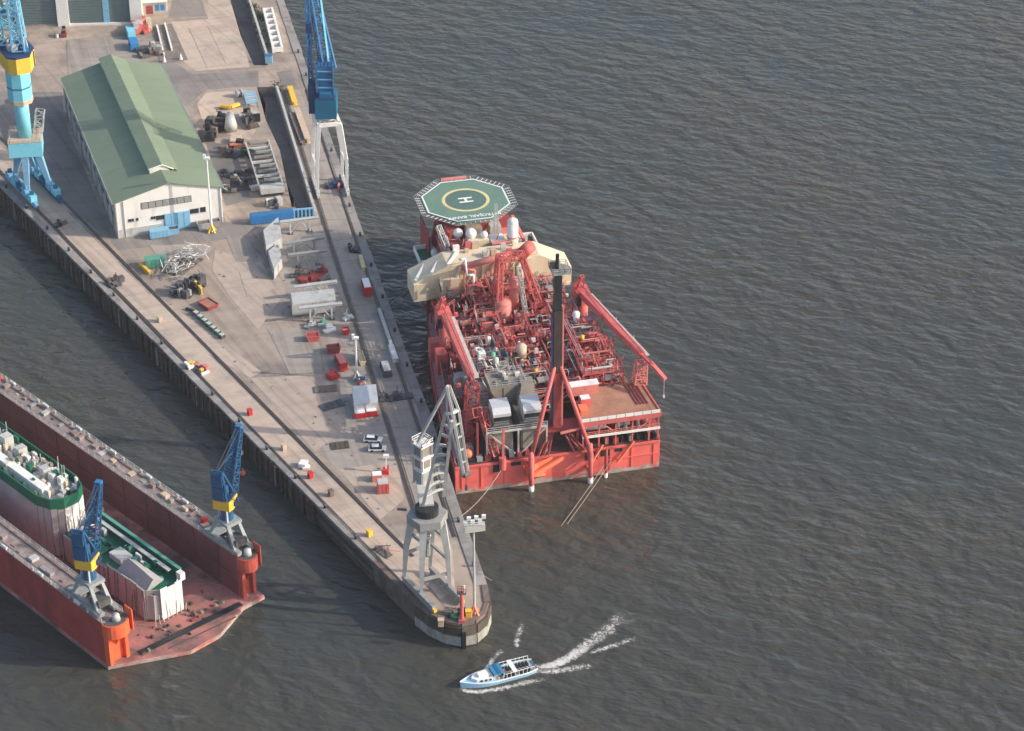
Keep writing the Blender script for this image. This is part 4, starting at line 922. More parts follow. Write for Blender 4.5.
# ---- two ships in the dock
def docked_hull(name, label, x0, x1, y0, y1, zs, zt, round_, front='sheetw'):
    t = thing(name, label, 'ship', DO + DV * ((x0 + x1) / 2) + NV * ((y0 + y1) / 2) + Vector((0, 0, FZ)), DR)
    cx, cy = (x0 + x1) / 2, (y0 + y1) / 2; hx, hy = (x1 - x0) / 2, (y1 - y0) / 2
    P = [(-hx, -hy), (hx - round_, -hy), (hx - round_ * .35, -hy * .8), (hx, -hy * .35), (hx, hy * .35), (hx - round_ * .35, hy * .8), (hx - round_, hy), (-hx, hy)]
    return t, P, hx, hy
t, P, hx, hy = docked_hull('ship_in_dock', 'larger ship wrapped in grey sheeting with dark green bulwark and white deckhouses, in the dock', -104, -38, -6.4, 4.8, 0, 0, 5.5)
h1 = MB().prism(P, .6, 13.6).build('hull', 'sheet', t)
for i in range(10):                          # hanging sheets, slightly proud and uneven
    x = -hx + i * (2 * hx - 5.5) / 10; w_ = (2 * hx - 5.5) / 10
    MB().bb(x + .02, x + w_ - .02, -hy - .16 - rd.uniform(0, .1), -hy - .02, .6 + rd.uniform(0, .4), 13.5 + rd.uniform(-.6, .3)).build('sheeting_panel', 'sheet', h1)
for k, (p, q) in enumerate(zip(P[1:6], P[2:7])):
    n_ = Vector((q[1] - p[1], -(q[0] - p[0]), 0)).normalized() * .12
    for j in range(2):
        a = Vector((*p, 0)).lerp(Vector((*q, 0)), j * .5 + .03) + n_; c = Vector((*p, 0)).lerp(Vector((*q, 0)), j * .5 + .47) + n_
        MB().bar((a.x, a.y, 7.1), (c.x, c.y, 7.1), .1, 13.0 + rd.uniform(-.4, .2)).build('sheeting_panel', 'sheetw' if k > 1 else 'sheet', h1)
gw = MB()
for p, q in zip(P[:-1], P[1:]): gw.bar((p[0], p[1], 15.0), (q[0], q[1], 15.0), .3, 2.8)
gw.build('bulwark', 'shipgreen', t)
MB().prism([(x * .99, y * .95) for x, y in P], 13.6, 14.0).build('deck', 'lgrey', t)
for i in range(170):
    x = rd.uniform(hx - 36, hx - 3); y = rd.uniform(-hy + 1, hy - 1); z = 14.0
    MB().bb(x, x + rd.uniform(.4, 2), y, y + rd.uniform(.3, 1.2), z, z + rd.uniform(.5, 3.2)).build('deck_gear', rd.choice(['white', 'cream', 'lgrey', 'white', 'taupe', 'shipgreen', 'sheetw']), t)
for x0, x1, y0, y1, z1 in ((hx - 31, hx - 6, -3.6, -1.6, 16.6), (hx - 24, hx - 22, 1, 3.4, 17.5), (hx - 30, hx - 27.6, 1, 3.4, 18), (hx - 14, hx - 12, 1, 3.0, 16.8)):
    MB().bb(x0, x1, y0, y1, 14.0, z1).build('deck_house', 'white' if x1 - x0 > 10 else 'lgrey', t)
for i in range(12):
    x = rd.uniform(-6, hx - 6); y = rd.uniform(1, 5); MB().bar((x, y, 14.0), (x + rd.uniform(-.6, .6), y, 18 + rd.random() * 2.5), .12).build('scaffold_pole', 'lgrey', t)
for i in range(22):
    y = rd.uniform(-hy, hy); MB().bar((hx + .5, y, .1), (hx + rd.uniform(.2, .9), y + rd.uniform(-.8, .8), rd.uniform(4, 13)), .13).build('scaffold_pole', ('lgrey', 'scrap')[i % 2], t)
MB().path([(hx - 22, -5.6, 16.6), (hx - 25, -7.0, 15.6), (hx - 28, -8.0, 11), (hx - 28, -8.6, 5), (hx - 26, -9.4, 1.2), (hx - 22, -11, .3)], .3, 7).build('ventilation_hose', 'sheetw', t)

t, P, hx, hy = docked_hull('ship_in_dock', 'smaller green ship half under grey tents with a white sheeted end at the dock mouth', -37, -3.4, -4.2, 5.4, 0, 0, 2.5)
h2 = MB().prism(P, .6, 7.4).build('hull', 'sheet', t)
for i in range(11):
    w_ = (2 * hx - 2.5) / 11; x = -hx + i * w_
    MB().bb(x + .05, x + w_ - .05, -hy - .3 - rd.uniform(0, .2), -hy - .02, .5, (7.6 if i < 6 else 8.6) + rd.uniform(-.5, .3)).build('sheeting_panel', 'sheet', h2)
for j in range(3):
    y = -hy * .55 + j * 2.0; MB().bb(hx + .02, hx + .2, y, y + 1.9, .6, 8.6 + rd.uniform(-.2, .5)).build('sheeting_panel', 'sheetw', h2)
for p, q, m_ in ((P[1], P[3], 'sheet'), (P[4], P[6], 'sheetw')):
    MB().bar((p[0] + .1, p[1], 4.6), (q[0] + .1, q[1], 4.6), .2, 8).build('sheeting_panel', m_, h2)
MB().prism([(x * .98, y * .94) for x, y in P], 7.4, 7.7).build('deck', 'shipgreen', t)
MB().bar((-hx, hy - .3, 8.7), (hx - 2, hy - .3, 8.7), .35, 2.2).build('bulwark', 'shipgreen', t)
MB().bar((-hx, hy - .1, 9.9), (hx - 2, hy - .1, 9.9), .8, .2).build('bulwark_rail', 'contgreen', t)
MB().bar((-hx, hy - 1.6, 9.2), (hx - 4, hy - 1.6, 9.2), 1.0, .25).build('catwalk', 'lgrey', t)
for i in range(22): MB().bar((-hx + i * 1.4, hy - .6, 7.7), (-hx + i * 1.4, hy - .6, 9.8), .16).build('bulwark_stay', 'shipgreen', t)
MB().add([(-hx + 4, -hy, 9.2), (-hx + 13, -hy, 8.2), (-hx + 13, -1.6, 8.4), (-hx + 4, -1.0, 9.4)], [(0, 1, 2, 3)]).build('hatch_cover', 'shipgreen', t)
tent = MB(); tent.add([(hx - 14, -hy - .3, 7.4), (hx - 2.5, -hy - .2, 7.6), (hx - 2.5, -hy + 2.4, 10.4), (hx - 12, -hy + 2.6, 11.2), (hx - 2.5, 0.4, 8.8), (hx - 12.5, 0.2, 9.0)], [(0, 1, 2, 3), (3, 2, 4, 5), (1, 4, 2), (0, 3, 5)])
tent.build('tent_cover', 'sheet', t)
MB().add([(-hx + 1, -hy - .25, 5.8), (-hx + 9, -hy - .35, 6.4), (-hx + 8, -hy + 1.6, 9.6), (-hx + 1.5, -hy + 1.2, 9.2), (-hx + 8.4, .2, 8.4), (-hx + 1.2, .4, 8.2)], [(0, 1, 2, 3), (3, 2, 4, 5), (1, 4, 2), (0, 3, 5)]).build('tent_cover', 'sheet', t)
for i in range(14):
    x = rd.uniform(-hx, hx - 1); MB().bar((x, -hy - .9, .1), (x + rd.uniform(-.8, .8), -hy - .5, rd.uniform(5, 9.5)), .13).build('scaffold_pole', 'scrap', t)
for i in range(8): MB().bar((hx + .4, -hy + i * 1.2, .1), (hx + .4 + rd.uniform(-.3, .5), -hy + i * 1.2 + rd.uniform(-.6, .6), rd.uniform(1.5, 7)), .12).build('scaffold_pole', 'lgrey', t)
MB().bb(hx - 19, hx - 14.5, -2.6, .6, 7.7, 9.2).build('hatch_cover', 'lgrey', t)
MB().tube((-hx + 5.5, 0.4, 7.7), (-hx + 5.5, 0.4, 9.6), .9, n=10).build('vent_cowl', 'orange', t)
for i in range(26):
    x = rd.uniform(-hx + 2, hx - 3); y = rd.uniform(-2.6, hy - 2); MB().bb(x, x + rd.uniform(.4, 2), y, y + rd.uniform(.4, 1.4), 7.7, 8 + rd.uniform(.2, 1.5)).build('deck_gear', rd.choice(['white', 'shipgreen', 'lgrey', 'contgreen', 'sheetw', 'shipgreen']), t)
MB().bb(hx - 1.9, hx - .3, hy - 1.4, hy - .1, 8, 9.9).build('end_locker', 'sheetw', t)

# ---- travelling cranes on the dock walls
def dock_crane(label, base, fwd):
    t = thing('dock_crane', label, 'crane', base, DR, 'blue travelling cranes on the dock walls')
    g_ = MB()
    for x in (-4.6, 4.6):
        for y in (-1.7, 1.7): g_.bar((x, y, .6), (x * .38, y * .85, 6.2), .9, .9, w2=.7)
    g_.build('portal_legs', 'mgrey', t)
    MB().bb(-6.2, 6.2, -2.4, -1.2, .2, 1.2).build('bogie', 'grey', t); MB().bb(-6.2, 6.2, 1.2, 2.4, .2, 1.2).build('bogie', 'grey', t)
    MB().bb(-6, -2, -2.3, 2.3, 1.3, 1.6).build('portal_deck', 'mgrey', t)
    MB().bb(-2.6, 2.6, -2.1, 2.1, 5.8, 6.6).build('portal_top', 'mgrey', t)
    MB().bb(1.2, 4.8, -1.6, 1.6, 1.3, 3.0).build('cable_drum_house', 'dgrey', t)
    MB().tube((0, 0, 6.6), (0, 0, 10.2), 1.5, 1.2, n=12).build('slewing_column', 'blue2', t)
    for s in (-1, 1): MB().bar((s * 1.6, -1.2, 6.6), (s * 1.1, -.9, 10), .35).build('column_brace', 'lgrey', t)
    f = Matrix.Rotation(fwd - DR, 3, 'Z')
    def q(x, y, z): return tuple(f @ Vector((x, y, 0)) + Vector((0, 0, z)))
    b = MB(); b.prism([q(*p, 0)[:2] for p in ((-2.6, -2.0), (-1.2, -2.4), (1.5, -2.1), (2.0, 0), (1.5, 2.1), (-1.2, 2.4), (-2.6, 2.0))], 10.4, 12.9); b.build('machine_house', 'yellow', t)
    for x, y in ((-.6, -2.36), (.7, -2.26), (1.8, -1.0), (1.8, .9)):
        MB().box(q(x, y, 11.7), (.9, .9, 1.2), fwd - DR).build('house_window', 'navy', t)
    MB().prism([q(*p, 0)[:2] for p in ((-2.5, -1.9), (1.4, -2.0), (1.8, 0), (1.4, 2.0), (-2.5, 1.9))], 12.9, 13.3).build('house_roof', 'navy', t)
    a = MB()
    for s in (-1.6, 1.6):
        a.bar(q(-2.8, s, 13.3), q(-3.4, s * .8, 21.5), .45); a.bar(q(1.0, s, 13.3), q(-3.2, s * .8, 21.5), .4); a.bar(q(-1.4, s, 13.3), q(-3.3, s * .8, 18), .3)
    for z in (15, 17, 19, 21.4): a.bar(q(-3.2, -1.5, z), q(-3.2, 1.5, z), .3)
    a.build('tower_frame', 'blue2', t)
    MB().box(q(-2.2, 0, 15.2), (2.6, 2.6, 3.4), fwd - DR).build('winch_house', 'blue2', t)
    MB().box(q(-3.3, 0, 19.4), (1.2, 2.6, 3.0), fwd - DR).build('counterweight', 'blue2', t)
    j = MB().truss(q(1.4, 0, 13.4), q(8.6, 0, 25.6), 3.2, 1.2, 10, .34, .2).build('jib', 'blue2', t)
    MB().box(q(8.7, 0, 25.9), (1.4, 1.4, .8), fwd - DR).build('jib_head', 'blue', j)
    MB().bar(q(-3.3, 0, 21.5), q(6.2, 0, 21.6), .22).build('tie_rod', 'blue2', t)
    for s in (-.4, .4): MB().bar(q(-3.3, s, 21.4), q(8.6, s, 26.0), .1).build('hoist_rope', 'dgrey', t)
    MB().rail([q(*p, 13.3) for p in ((-2.5, -1.9), (1.4, -2.0), (1.8, 0), (1.4, 2.0), (-2.5, 1.9))], 1.1, .09, 1.2, True).build('railing', 'blue2', t)
    MB().box(q(9.0, 0, 18.6), (.6, .6, 1.0)).build('hook', 'dgrey', t)
    MB().bar(q(9.0, 0, 25.4), q(9.0, 0, 19), .1).build('hook_cable', 'dgrey', t)
    return t
c1 = at(233, 541, TZ); c1 = DO + DV * (c1 - DO).dot(DV) + NV * 18.2 + Vector((0, 0, TZ + .4))
dock_crane('blue dock crane with yellow machine house on the pier-side dock wall', c1, R(70))
c2 = at(106, 596, TZ); c2 = DO + DV * (c2 - DO).dot(DV) + NV * -17.1 + Vector((0, 0, TZ + .4))
dock_crane('blue dock crane with yellow machine house on the outer dock wall beside the sheeted ships', c2, R(74))

# ------------------------------------------------------------------ quay cranes
def bogies(t, p, L, m_, dr, end='yellow'):
    """one long bogie beam at local point p along direction dr, with wheel boxes"""
    d = dr.normalized(); rz = math.atan2(d.y, d.x)
    b = MB().box((p.x, p.y, 1.5), (L, 1.0, .9), rz).build('bogie_beam', m_, t)
    n = max(3, int(L / 1.9))
    for i in range(n):
        c = p + d * (-L / 2 + L * (i + .5) / n); MB().box((c.x, c.y, .65), (L / n * .82, .8, .9), rz).build('wheel_box', m_, b)
    e = p + d * (L / 2 + .35); MB().box((e.x, e.y, .9), (.7, .8, .7), rz).build('buffer', end, b)

# ---- pier-tip crane: grey, four legs, lattice jib with a folding fly jib
base = Vector((-19.3, -100.9, QZ + .1))
t = thing('level_luffing_crane', 'grey four-legged quay crane with ladder-like jib at the tip of the pier', 'crane', base)
F_ = [at(404, 577, 8) - base, at(421.5, 592, 8) - base, at(450, 585, 8) - base, at(430, 566, 8) - base]
tops = [at(412.5, 518, 25) - base, at(423.5, 525, 25) - base, at(441.5, 520, 25) - base, at(431, 511, 25) - base]
for k, (f, p) in enumerate(zip(F_, tops)):
    mid = f.lerp(p, .55); out = Vector((mid.x, mid.y, 0)).normalized() * .5
    MB().bar((f.x, f.y, 1.8), mid + out, .7, .8, w2=1.35, h2=1.3).bar(mid + out, (p.x, p.y, 19), 1.35, 1.3, w2=1.75, h2=1.6).build('portal_leg', 'lgrey', t)
dirb = dstrip.copy()
m1 = (F_[0] + F_[1]) / 2; m1.z = 0; m2 = (F_[2] + F_[3]) / 2; m2.z = 0
bogies(t, m1 + dirb * 2.6, 13.5, 'grey', dirb); bogies(t, m2 + dirb * 2.6, 13.5, 'grey', dirb)
for i, j, zz in ((0, 3, 9), (3, 2, 9), (1, 2, 5), (0, 1, 14.5), (2, 3, 14.5)):
    a = F_[i].lerp(tops[i], (zz - 2) / 17); c = F_[j].lerp(tops[j], (zz - 2) / 17); MB().bar((a.x, a.y, zz), (c.x, c.y, zz), .5, .7).build('portal_tie', 'grey', t)
pc = (tops[0] + tops[1] + tops[2] + tops[3]) / 4
hexp = [(pc.x + 4.6 * math.cos(R(60 * i + 12)), pc.y + 4.6 * math.sin(R(60 * i + 12))) for i in range(6)]
MB().prism(hexp, 18.4, 20.4).build('portal_platform', 'grey', t)
MB().tube((pc.x, pc.y, 20.4), (pc.x, pc.y, 22.2), 2.6, n=20).build('slew_ring', 'black', t)
MB().tube((pc.x - 4.5, pc.y + .5, 20.9), (pc.x - 6.6, pc.y + .8, 20.9), .3, n=6).build('floodlight_arm', 'dgrey', t)
MB().tube((pc.x, pc.y, 19), (pc.x - .2, pc.y + 1, 8), .7, n=8).build('cable_column', 'grey', t)
MB().dome((pc.x, pc.y + .6, 13.6), .9, 10, 3, .7, True).build('cable_reel', 'white', t, True)
bl, br = at(422.5, 507, 28) - base, at(443.5, 496, 28) - base
tl, tr = at(445.5, 413, 56) - base, at(452, 421, 56) - base
jb = MB().bar(bl, tl, .62, .62).bar(br, tr, .62, .62).build('jib', 'lgrey', t)
for i in range(1, 9):
    q = i / 9.0; a = bl.lerp(tl, q); c = br.lerp(tr, q); m_ = (a + c) / 2 + Vector((0, 0, .35 * (1 - q * .6)))
    MB().bar(a, m_, .35, .6).bar(m_, c, .35, .55).build('jib_rung', 'lgrey', jb)
ap = at(448, 386, 63.5) - base; tp = at(466, 474, 41) - base; pv = at(455.5, 411.5, 57) - base; pl = at(450, 412, 56.5) - base
sd = (bl - br).normalized()
fj = MB()
for s in (-.9, .9): fj.bar(ap + sd * s * .4, pv + sd * s, .5).bar(pv + sd * s, tp + sd * s * .7, .55).bar(ap + sd * s * .4, pl + sd * s, .4).bar(pl + sd * s, tp + sd * s * .7 + (pl - pv) * .25, .4)
fj.build('fly_jib', 'lgrey', t)
MB().bar(pv - sd, pv + sd, .5).bar(pl + sd, pv + sd, .5).bar(pl - sd, pv - sd, .5).build('fly_jib_crosshead', 'white', t)
for q in (.2, .4, .6, .8): MB().bar(pv.lerp(tp, q) - sd * .85, pv.lerp(tp, q) + sd * .85, .3).bar(pv.lerp(tp, q), pl.lerp(tp, q), .3).build('fly_jib_strut', 'lgrey', t)
MB().tube(tp - sd * .8, tp + sd * .8, .7, n=10).build('jib_sheave', 'dgrey', t)
MB().bar(tp, tp - Vector((0, 0, 3.0)), .14).build('hook_cable', 'dgrey', t); MB().box(tp - Vector((0, 0, 3.6)), (.6, .6, 1.2)).build('hook', 'dgrey', t)
hs = at(423, 473, 31) - base
MB().bar(ap, at(418, 442, 43.5) - base, .55).build('tie_rod', 'lgrey', t)
rzh = math.atan2(sd.y, sd.x)
hbx = MB()
for sx in (-1.45, 1.45):
    for sy in (-1.45, 1.45):
        o_ = Matrix.Rotation(rzh, 3, 'Z') @ Vector((sx, sy, 0)); hbx.bar(Vector((hs.x, hs.y, 22.4)) + o_, Vector((hs.x, hs.y, 33.2)) + o_, .5)
hbx.build('tower_frame', 'lgrey', t)
for z in (26.4, 29.8, 33.0): MB().box((hs.x, hs.y, z), (3.5, 3.5, .4), rzh).build('tower_floor', 'white', t)
cabn = MB().box((hs.x, hs.y, 28.1), (2.9, 2.9, 3.0), rzh).build('machine_house', 'white', t)
MB().box((hs.x, hs.y, 24.6), (2.7, 2.7, 3.4), rzh).build('machine_house', 'wall_grey', t)
o_ = Matrix.Rotation(rzh, 3, 'Z')
for sy in (-1, 1):
    c = Vector((hs.x, hs.y, 28.1)) + o_ @ Vector((0, sy * 1.5, 0)); MB().box(c, (1.7, .14, 2.0), rzh).build('house_window', 'taupe', cabn)
    c = Vector((hs.x, hs.y, 28.1)) + o_ @ Vector((sy * 1.5, 0, 0)); MB().box(c, (.14, 1.7, 2.0), rzh).build('house_window', 'taupe', cabn)
MB().box((hs.x, hs.y, 31.3), (2.6, 2.6, 2.4), rzh).build('winch', 'taupe', t)
MB().rail([Vector((hs.x, hs.y, 33.2)) + o_ @ Vector(p) for p in ((-1.7, -1.7, 0), (1.7, -1.7, 0), (1.7, 1.7, 0), (-1.7, 1.7, 0))], 1.2, .12, 1.4, True).build('railing', 'white', t)
MB().bar((pc.x, pc.y, 22.2), (hs.x, hs.y, 23), 3.2, 1.0).build('turntable', 'lgrey', t)

for q in (.15, .38, .6): 
    a = bl.lerp(tl, q); c = br.lerp(tr, q + .11); MB().bar(a, c, .18).build('jib_diagonal', 'grey', jb)
lad = MB()
for k in range(14): lad.bar(F_[1].lerp(tops[1], k / 14) + Vector((.9, -.5, 0)), F_[1].lerp(tops[1], k / 14) + Vector((1.5, -.3, 0)), .1)
tag(lad.build('ladder', 'grey', t), kind='stuff')
for s in (-.5, .5): MB().bar(Vector((hs.x, hs.y, 32)) + sd * s, pl + sd * s, .1).build('luffing_rope', 'dgrey', t)
# ---- blue and white crane on the ship side of the quay
fl, fr_ = at(318, 197, 6), at(347.5, 195, 6)
base = Vector(((fl.x + fr_.x) / 2 - 1.2, (fl.y + fr_.y) / 2 + 4.2, QZ + .1))
t = thing('quay_crane', 'blue slewing crane on tall white portal legs beside the open river', 'crane', base)
fl = fl - base; fr_ = fr_ - base; bk = drr * -8.6
legs = [(fl, Vector((fl.x + 1.2, fl.y + .6, 22.5))), (fr_, Vector((fr_.x - 1.4, fr_.y + .6, 22.5))), (fl + bk, Vector((fl.x + bk.x + 1.3, fl.y + bk.y - .6, 22.5))), (fr_ + bk, Vector((fr_.x + bk.x - 1.4, fr_.y + bk.y - .6, 22.5)))]
for f, p in legs:
    kn = f.lerp(p, .5) + (Vector((-.35, 0, 0)) if f.x < 0 else Vector((.75, 0, 0)))
    MB().bar((f.x, f.y, 1.6), kn, .6, .7, w2=.95, h2=1.0).bar(kn, p, .95, 1.0, w2=1.15, h2=1.1).build('portal_leg', 'white', t)
for i, j in ((0, 1), (2, 3), (0, 2), (1, 3)):
    MB().bar(legs[i][1], legs[j][1], .9, 1.0).build('portal_beam', 'white', t)
MB().bar((fl.x, fl.y, 9.5), (fl.x + bk.x, fl.y + bk.y, 9.5), .5).build('portal_tie', 'white', t); MB().bar((fr_.x + .4, fr_.y, 9.5), (fr_.x + bk.x, fr_.y + bk.y, 9.5), .5).build('portal_tie', 'white', t)
bogies(t, fl + bk * .5, 11, 'lgrey', drr, 'lgrey'); bogies(t, fr_ + bk * .5, 11, 'lgrey', drr, 'lgrey')
cx, cy = legs[0][1].lerp(legs[3][1], .5).xy
MB().tube((cx, cy, 22.8), (cx, cy, 24.2), 2.4, n=16).build('slew_ring', 'lgrey', t)
MB().bb(cx - 3, cx + 3, cy - 3.6, cy + 3.6, 24.2, 30.0).build('machine_house', 'teal', t)
MB().bb(cx - 2.7, cx + 2.7, cy - 3.4, cy - .6, 30.0, 30.3).build('house_roof', 'navy', t)
MB().bb(cx - 1.7, cx + 1.6, cy - 2.6, cy - .8, 30.3, 31.5).build('operator_cabin', 'teal', t)
up_ = MB().bb(cx - 2.2, cx + 2.0, cy - .4, cy + 4.4, 30.0, 39.0).build('upper_house', 'blue', t)
for i in range(6): MB().bb(cx - 2.3, cx + 2.1, cy - .75, cy - .42, 31.2 + i * 1.25, 31.5 + i * 1.25).build('ladder_rung', 'skyblue' if i % 2 else 'teal', up_)
for s in (-2.35, 2.15): MB().bb(cx + s - .2, cx + s + .2, cy - .9, cy - .3, 30, 39.8).build('corner_post', 'blue', up_)
MB().rail([(cx - 2.2, cy - .4, 39), (cx + 2, cy - .4, 39), (cx + 2, cy + 4.4, 39), (cx - 2.2, cy + 4.4, 39)], 1.2, .14, 1.0, True).build('railing', 'navy', up_)
MB().truss((cx + .6, cy + 4.0, 36), (cx - 4.6, cy + 15, 62), 3.6, 1.7, 12, .45, .22).build('jib', 'blue', t)
MB().bar((cx + .9, cy + 3.0, 38.6), (cx - 2.2, cy + 15, 62), .5).build('jib_stay', 'cyan', t)
MB().truss((cx - 4.2, cy + 1.0, 25), (cx - 4.9, cy + 10, 57), 1.1, 1.1, 14, .34, .2).build('tie_lattice', 'blue', t)
MB().box((cx - 4.6, cy + 7, 46), (1.6, 1.6, 6.4)).build('counterweight', 'navy', t)
MB().bb(cx - 5.0, cx - 3.2, cy - .6, cy + 4.4, 24.4, 33).build('side_stair', 'navy', t)

# ---- light blue crane, left
ori = Vector((-dstrip.y, dstrip.x, 0)); ori = ori if ori.x > 0 else -ori
fo = ro0 + dstrip * ((at(29, 201) - ro0).dot(dstrip)); fi = fo + ori * gauge
bk = dstrip * -9.5
base = (fo + fi) / 2 + bk / 2; base.z = QZ + .1; base = base + Vector((-.7, 0, 0)); fo = fo + Vector((-.0, 0, 0))
t = thing('quay_crane', 'light blue portal crane with a yellow band beside the green-roofed warehouse', 'crane', base)
fo = fo - base; fi = fi - base; fo.z = fi.z = 0
top = 13.2
LG = []
for f, s in ((fo, 1), (fi, -1), (fo + bk, 1), (fi + bk, -1)):
    p = Vector((f.x * .52, f.y * .52, top)); LG.append((f, p))
    MB().bar((f.x, f.y, 1.8), p, 1.0, 1.0, w2=2.0, h2=1.9).build('portal_leg', 'skyblue', t)
    MB().bar((f.x * .92, f.y * .92, 3.4), (p.x * .35, p.y * .35, top), .5).build('leg_brace', 'skyblue', t)
MB().bar(LG[0][0] + Vector((0, 0, 4.4)), LG[2][0] + Vector((0, 0, 4.4)), .7, .9).build('portal_tie', 'skyblue', t); MB().bar(LG[1][0] + Vector((0, 0, 4.4)), LG[3][0] + Vector((0, 0, 4.4)), .7, .9).build('portal_tie', 'skyblue', t)
for f, g_ in ((fo, fo + bk), (fi, fi + bk)):
    m_ = (f + g_) / 2; bogies(t, m_ + dstrip * 0.6, 21, 'teal' if f is fi else 'skyblue', dstrip, 'blue')
    for k in range(5): 
        c = m_ + dstrip * (-8 + k * 4); MB().box((c.x, c.y, 2.6), (2.9, 1.9, 1.9), math.atan2(dstrip.y, dstrip.x)).build('equaliser', ('skyblue', 'cyan', 'teal')[k % 3], t); MB().box((c.x, c.y, 4.0), (1.2, .9, 1.2), .3).build('drive_motor', ('teal', 'skyblue')[k % 2], t)
rzb = math.atan2(dstrip.y, dstrip.x) + R(45)
MB().box((0, 0, top + 2.2), (9.4, 8.6, 4.6), R(8)).build('portal_box', 'cyan', t)
MB().box((0, 0, top + 4.56), (9.6, 8.8, .16), R(8)).build('portal_walkway', 'tan', t)
MB().rail([Matrix.Rotation(R(8), 3, 'Z') @ Vector(p) + Vector((0, 0, top + 4.6)) for p in ((-4.2, -4.2, 0), (4.2, -4.2, 0), (4.2, 4.2, 0), (-4.2, 4.2, 0))], 1.2, .1, 1.5, True).build('railing', 'lgrey', t)
MB().tube((0, 0, top + 4.5), (0, 0, top + 18), 2.0, n=24).build('column', 'cyan', t, True)
MB().truss((3.4, 2.6, top + 4.6), (4.4, 3.4, top + 11), 2.4, 2.4, 3, .2, .12).build('stair_tower', 'lgrey', t)
oc = lambda r, ph=22.5: [(r * math.cos(R(ph + 45 * i)), r * math.sin(R(ph + 45 * i))) for i in range(8)]
MB().prism(oc(3.6), top + 15.6, top + 16.8).build('walkway_ring', 'tan', t)
b = MB().prism(oc(3.45, 22.5), top + 16.8, top + 26.4).build('slewing_house', 'cyan', t)
for z in (top + 20.4,): MB().prism(oc(3.52), z, z + .35).build('house_seam', 'teal', b)
MB().prism(oc(3.2), top + 26.4, top + 27.4).build('slew_gap', 'teal', t)
fwd = R(118)
T_ = Matrix.Rotation(fwd, 3, 'Z')
def q(x, y, z): return tuple(T_ @ Vector((x, y, 0)) + Vector((0, 0, z)))
yb = MB().prism([q(*p, 0)[:2] for p in ((-5.2, -3.2), (-3.6, -4.4), (3.4, -4.4), (4.4, 0), (3.4, 4.4), (-6.4, 4.4), (-8.2, 2.4), (-8.2, -1.6))], top + 27.6, top + 32.2).build('machine_house', 'yellow', t)
MB().prism([q(*p, 0)[:2] for p in ((-5.2, -3.2), (-3.6, -4.4), (3.4, -4.4), (4.4, 0), (3.4, 4.4), (-6.4, 4.4), (-8.2, 2.4), (-8.2, -1.6))], top + 32.2, top + 32.7).build('house_deck', 'navy', t)
for x, y in ((-4.4, -3.85), (0, -4.45), (2.8, -4.45)): MB().box(q(x, y, top + 29.9), (.7, .3, 4.4), fwd).build('house_pilaster', 'dgrey', yb)
for i in range(14):
    x, y = rd.uniform(-6, 3), rd.uniform(-3.4, 3.4); MB().box(q(x, y, top + 33.4), (rd.uniform(.5, 2), rd.uniform(.5, 2), rd.uniform(.8, 2.2)), fwd).build('winch_gear', rd.choice(['blue', 'cyan', 'navy', 'skyblue', 'pink', 'lgrey']), t)
MB().truss(q(1.6, 0, top + 33.4), q(7.0, 0.0, top + 72), 6.2, 4.4, 9, .6, .36).build('jib', 'cyan', t)
MB().truss(q(-4.6, 0, top + 33.4), q(-1.0, 0, top + 60), 3.4, 1.6, 8, .45, .28).build('tower_frame', 'skyblue', t)
for i in range(10):
    z = top + 36 + i * 3; MB().box(q(2.2 + i * .4, rd.uniform(-2.4, 2.4), z), (1.4, 1.0, 1.6), fwd).build('jib_gear', rd.choice(['pink', 'lgrey', 'teal', 'shipgreen', 'navy']), t)
# ------------------------------------------------------------------ warehouse
ORD = ['first', 'second', 'third', 'fourth', 'fifth', 'sixth', 'seventh', 'eighth', 'ninth', 'tenth', 'eleventh', 'twelfth', 'thirteenth', 'fourteenth', 'fifteenth', 'sixteenth', 'seventeenth']
WB = Vector((-110.1, 56.7, QZ)); WR = R(18.5); WL = 83.0; WW = 30.2; EV = 11.3; RG = 15.0
wh = thing('warehouse', 'long warehouse with pale green gabled roof and white front with a blue door', 'warehouse', WB, WR)
MB().add([(0, 0, 0), (WW, 0, 0), (WW, 0, EV), (WW / 2, 0, RG), (0, 0, EV)], [(0, 1, 2, 3, 4)]).build('front_wall', 'white', wh)
MB().add([(0, WL, 0), (WW, WL, 0), (WW, WL, EV), (WW / 2, WL, RG), (0, WL, EV)], [(4, 3, 2, 1, 0)]).build('rear_wall', 'white', wh)
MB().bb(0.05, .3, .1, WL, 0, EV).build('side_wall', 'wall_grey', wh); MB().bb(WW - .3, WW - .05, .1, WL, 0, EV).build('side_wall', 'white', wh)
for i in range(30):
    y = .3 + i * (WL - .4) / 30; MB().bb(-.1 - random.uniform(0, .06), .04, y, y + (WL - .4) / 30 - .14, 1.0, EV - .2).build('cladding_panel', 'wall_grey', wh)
for i in range(10):
    y = 4 + i * 8.2; MB().bb(-.32, .04, y, y + .45, 0, EV).build('wall_pier', 'kerb', wh)
for i in range(12): MB().bb(-.2, -.08, 2.6 + i * 6.7, 6.2 + i * 6.7, 5.6, 7.0).build('side_window', 'glass', wh)
def slope(x0, z0, x1, z1, y0, y1, name, m, n, th=.25):
    for i in range(n):
        a = y0 + (y1 - y0) * i / n; b_ = y0 + (y1 - y0) * (i + 1) / n - .05; j = random.uniform(0, .03)
        MB().add([(x0, a, z0 + j), (x1, a, z1 + j), (x1, b_, z1 + j), (x0, b_, z0 + j), (x0, a, z0 - th), (x1, a, z1 - th), (x1, b_, z1 - th), (x0, b_, z0 - th)],
                 [(0, 1, 2, 3), (7, 6, 5, 4), (0, 4, 5, 1), (1, 5, 6, 2), (2, 6, 7, 3), (3, 7, 4, 0)]).build(name, m, wh)
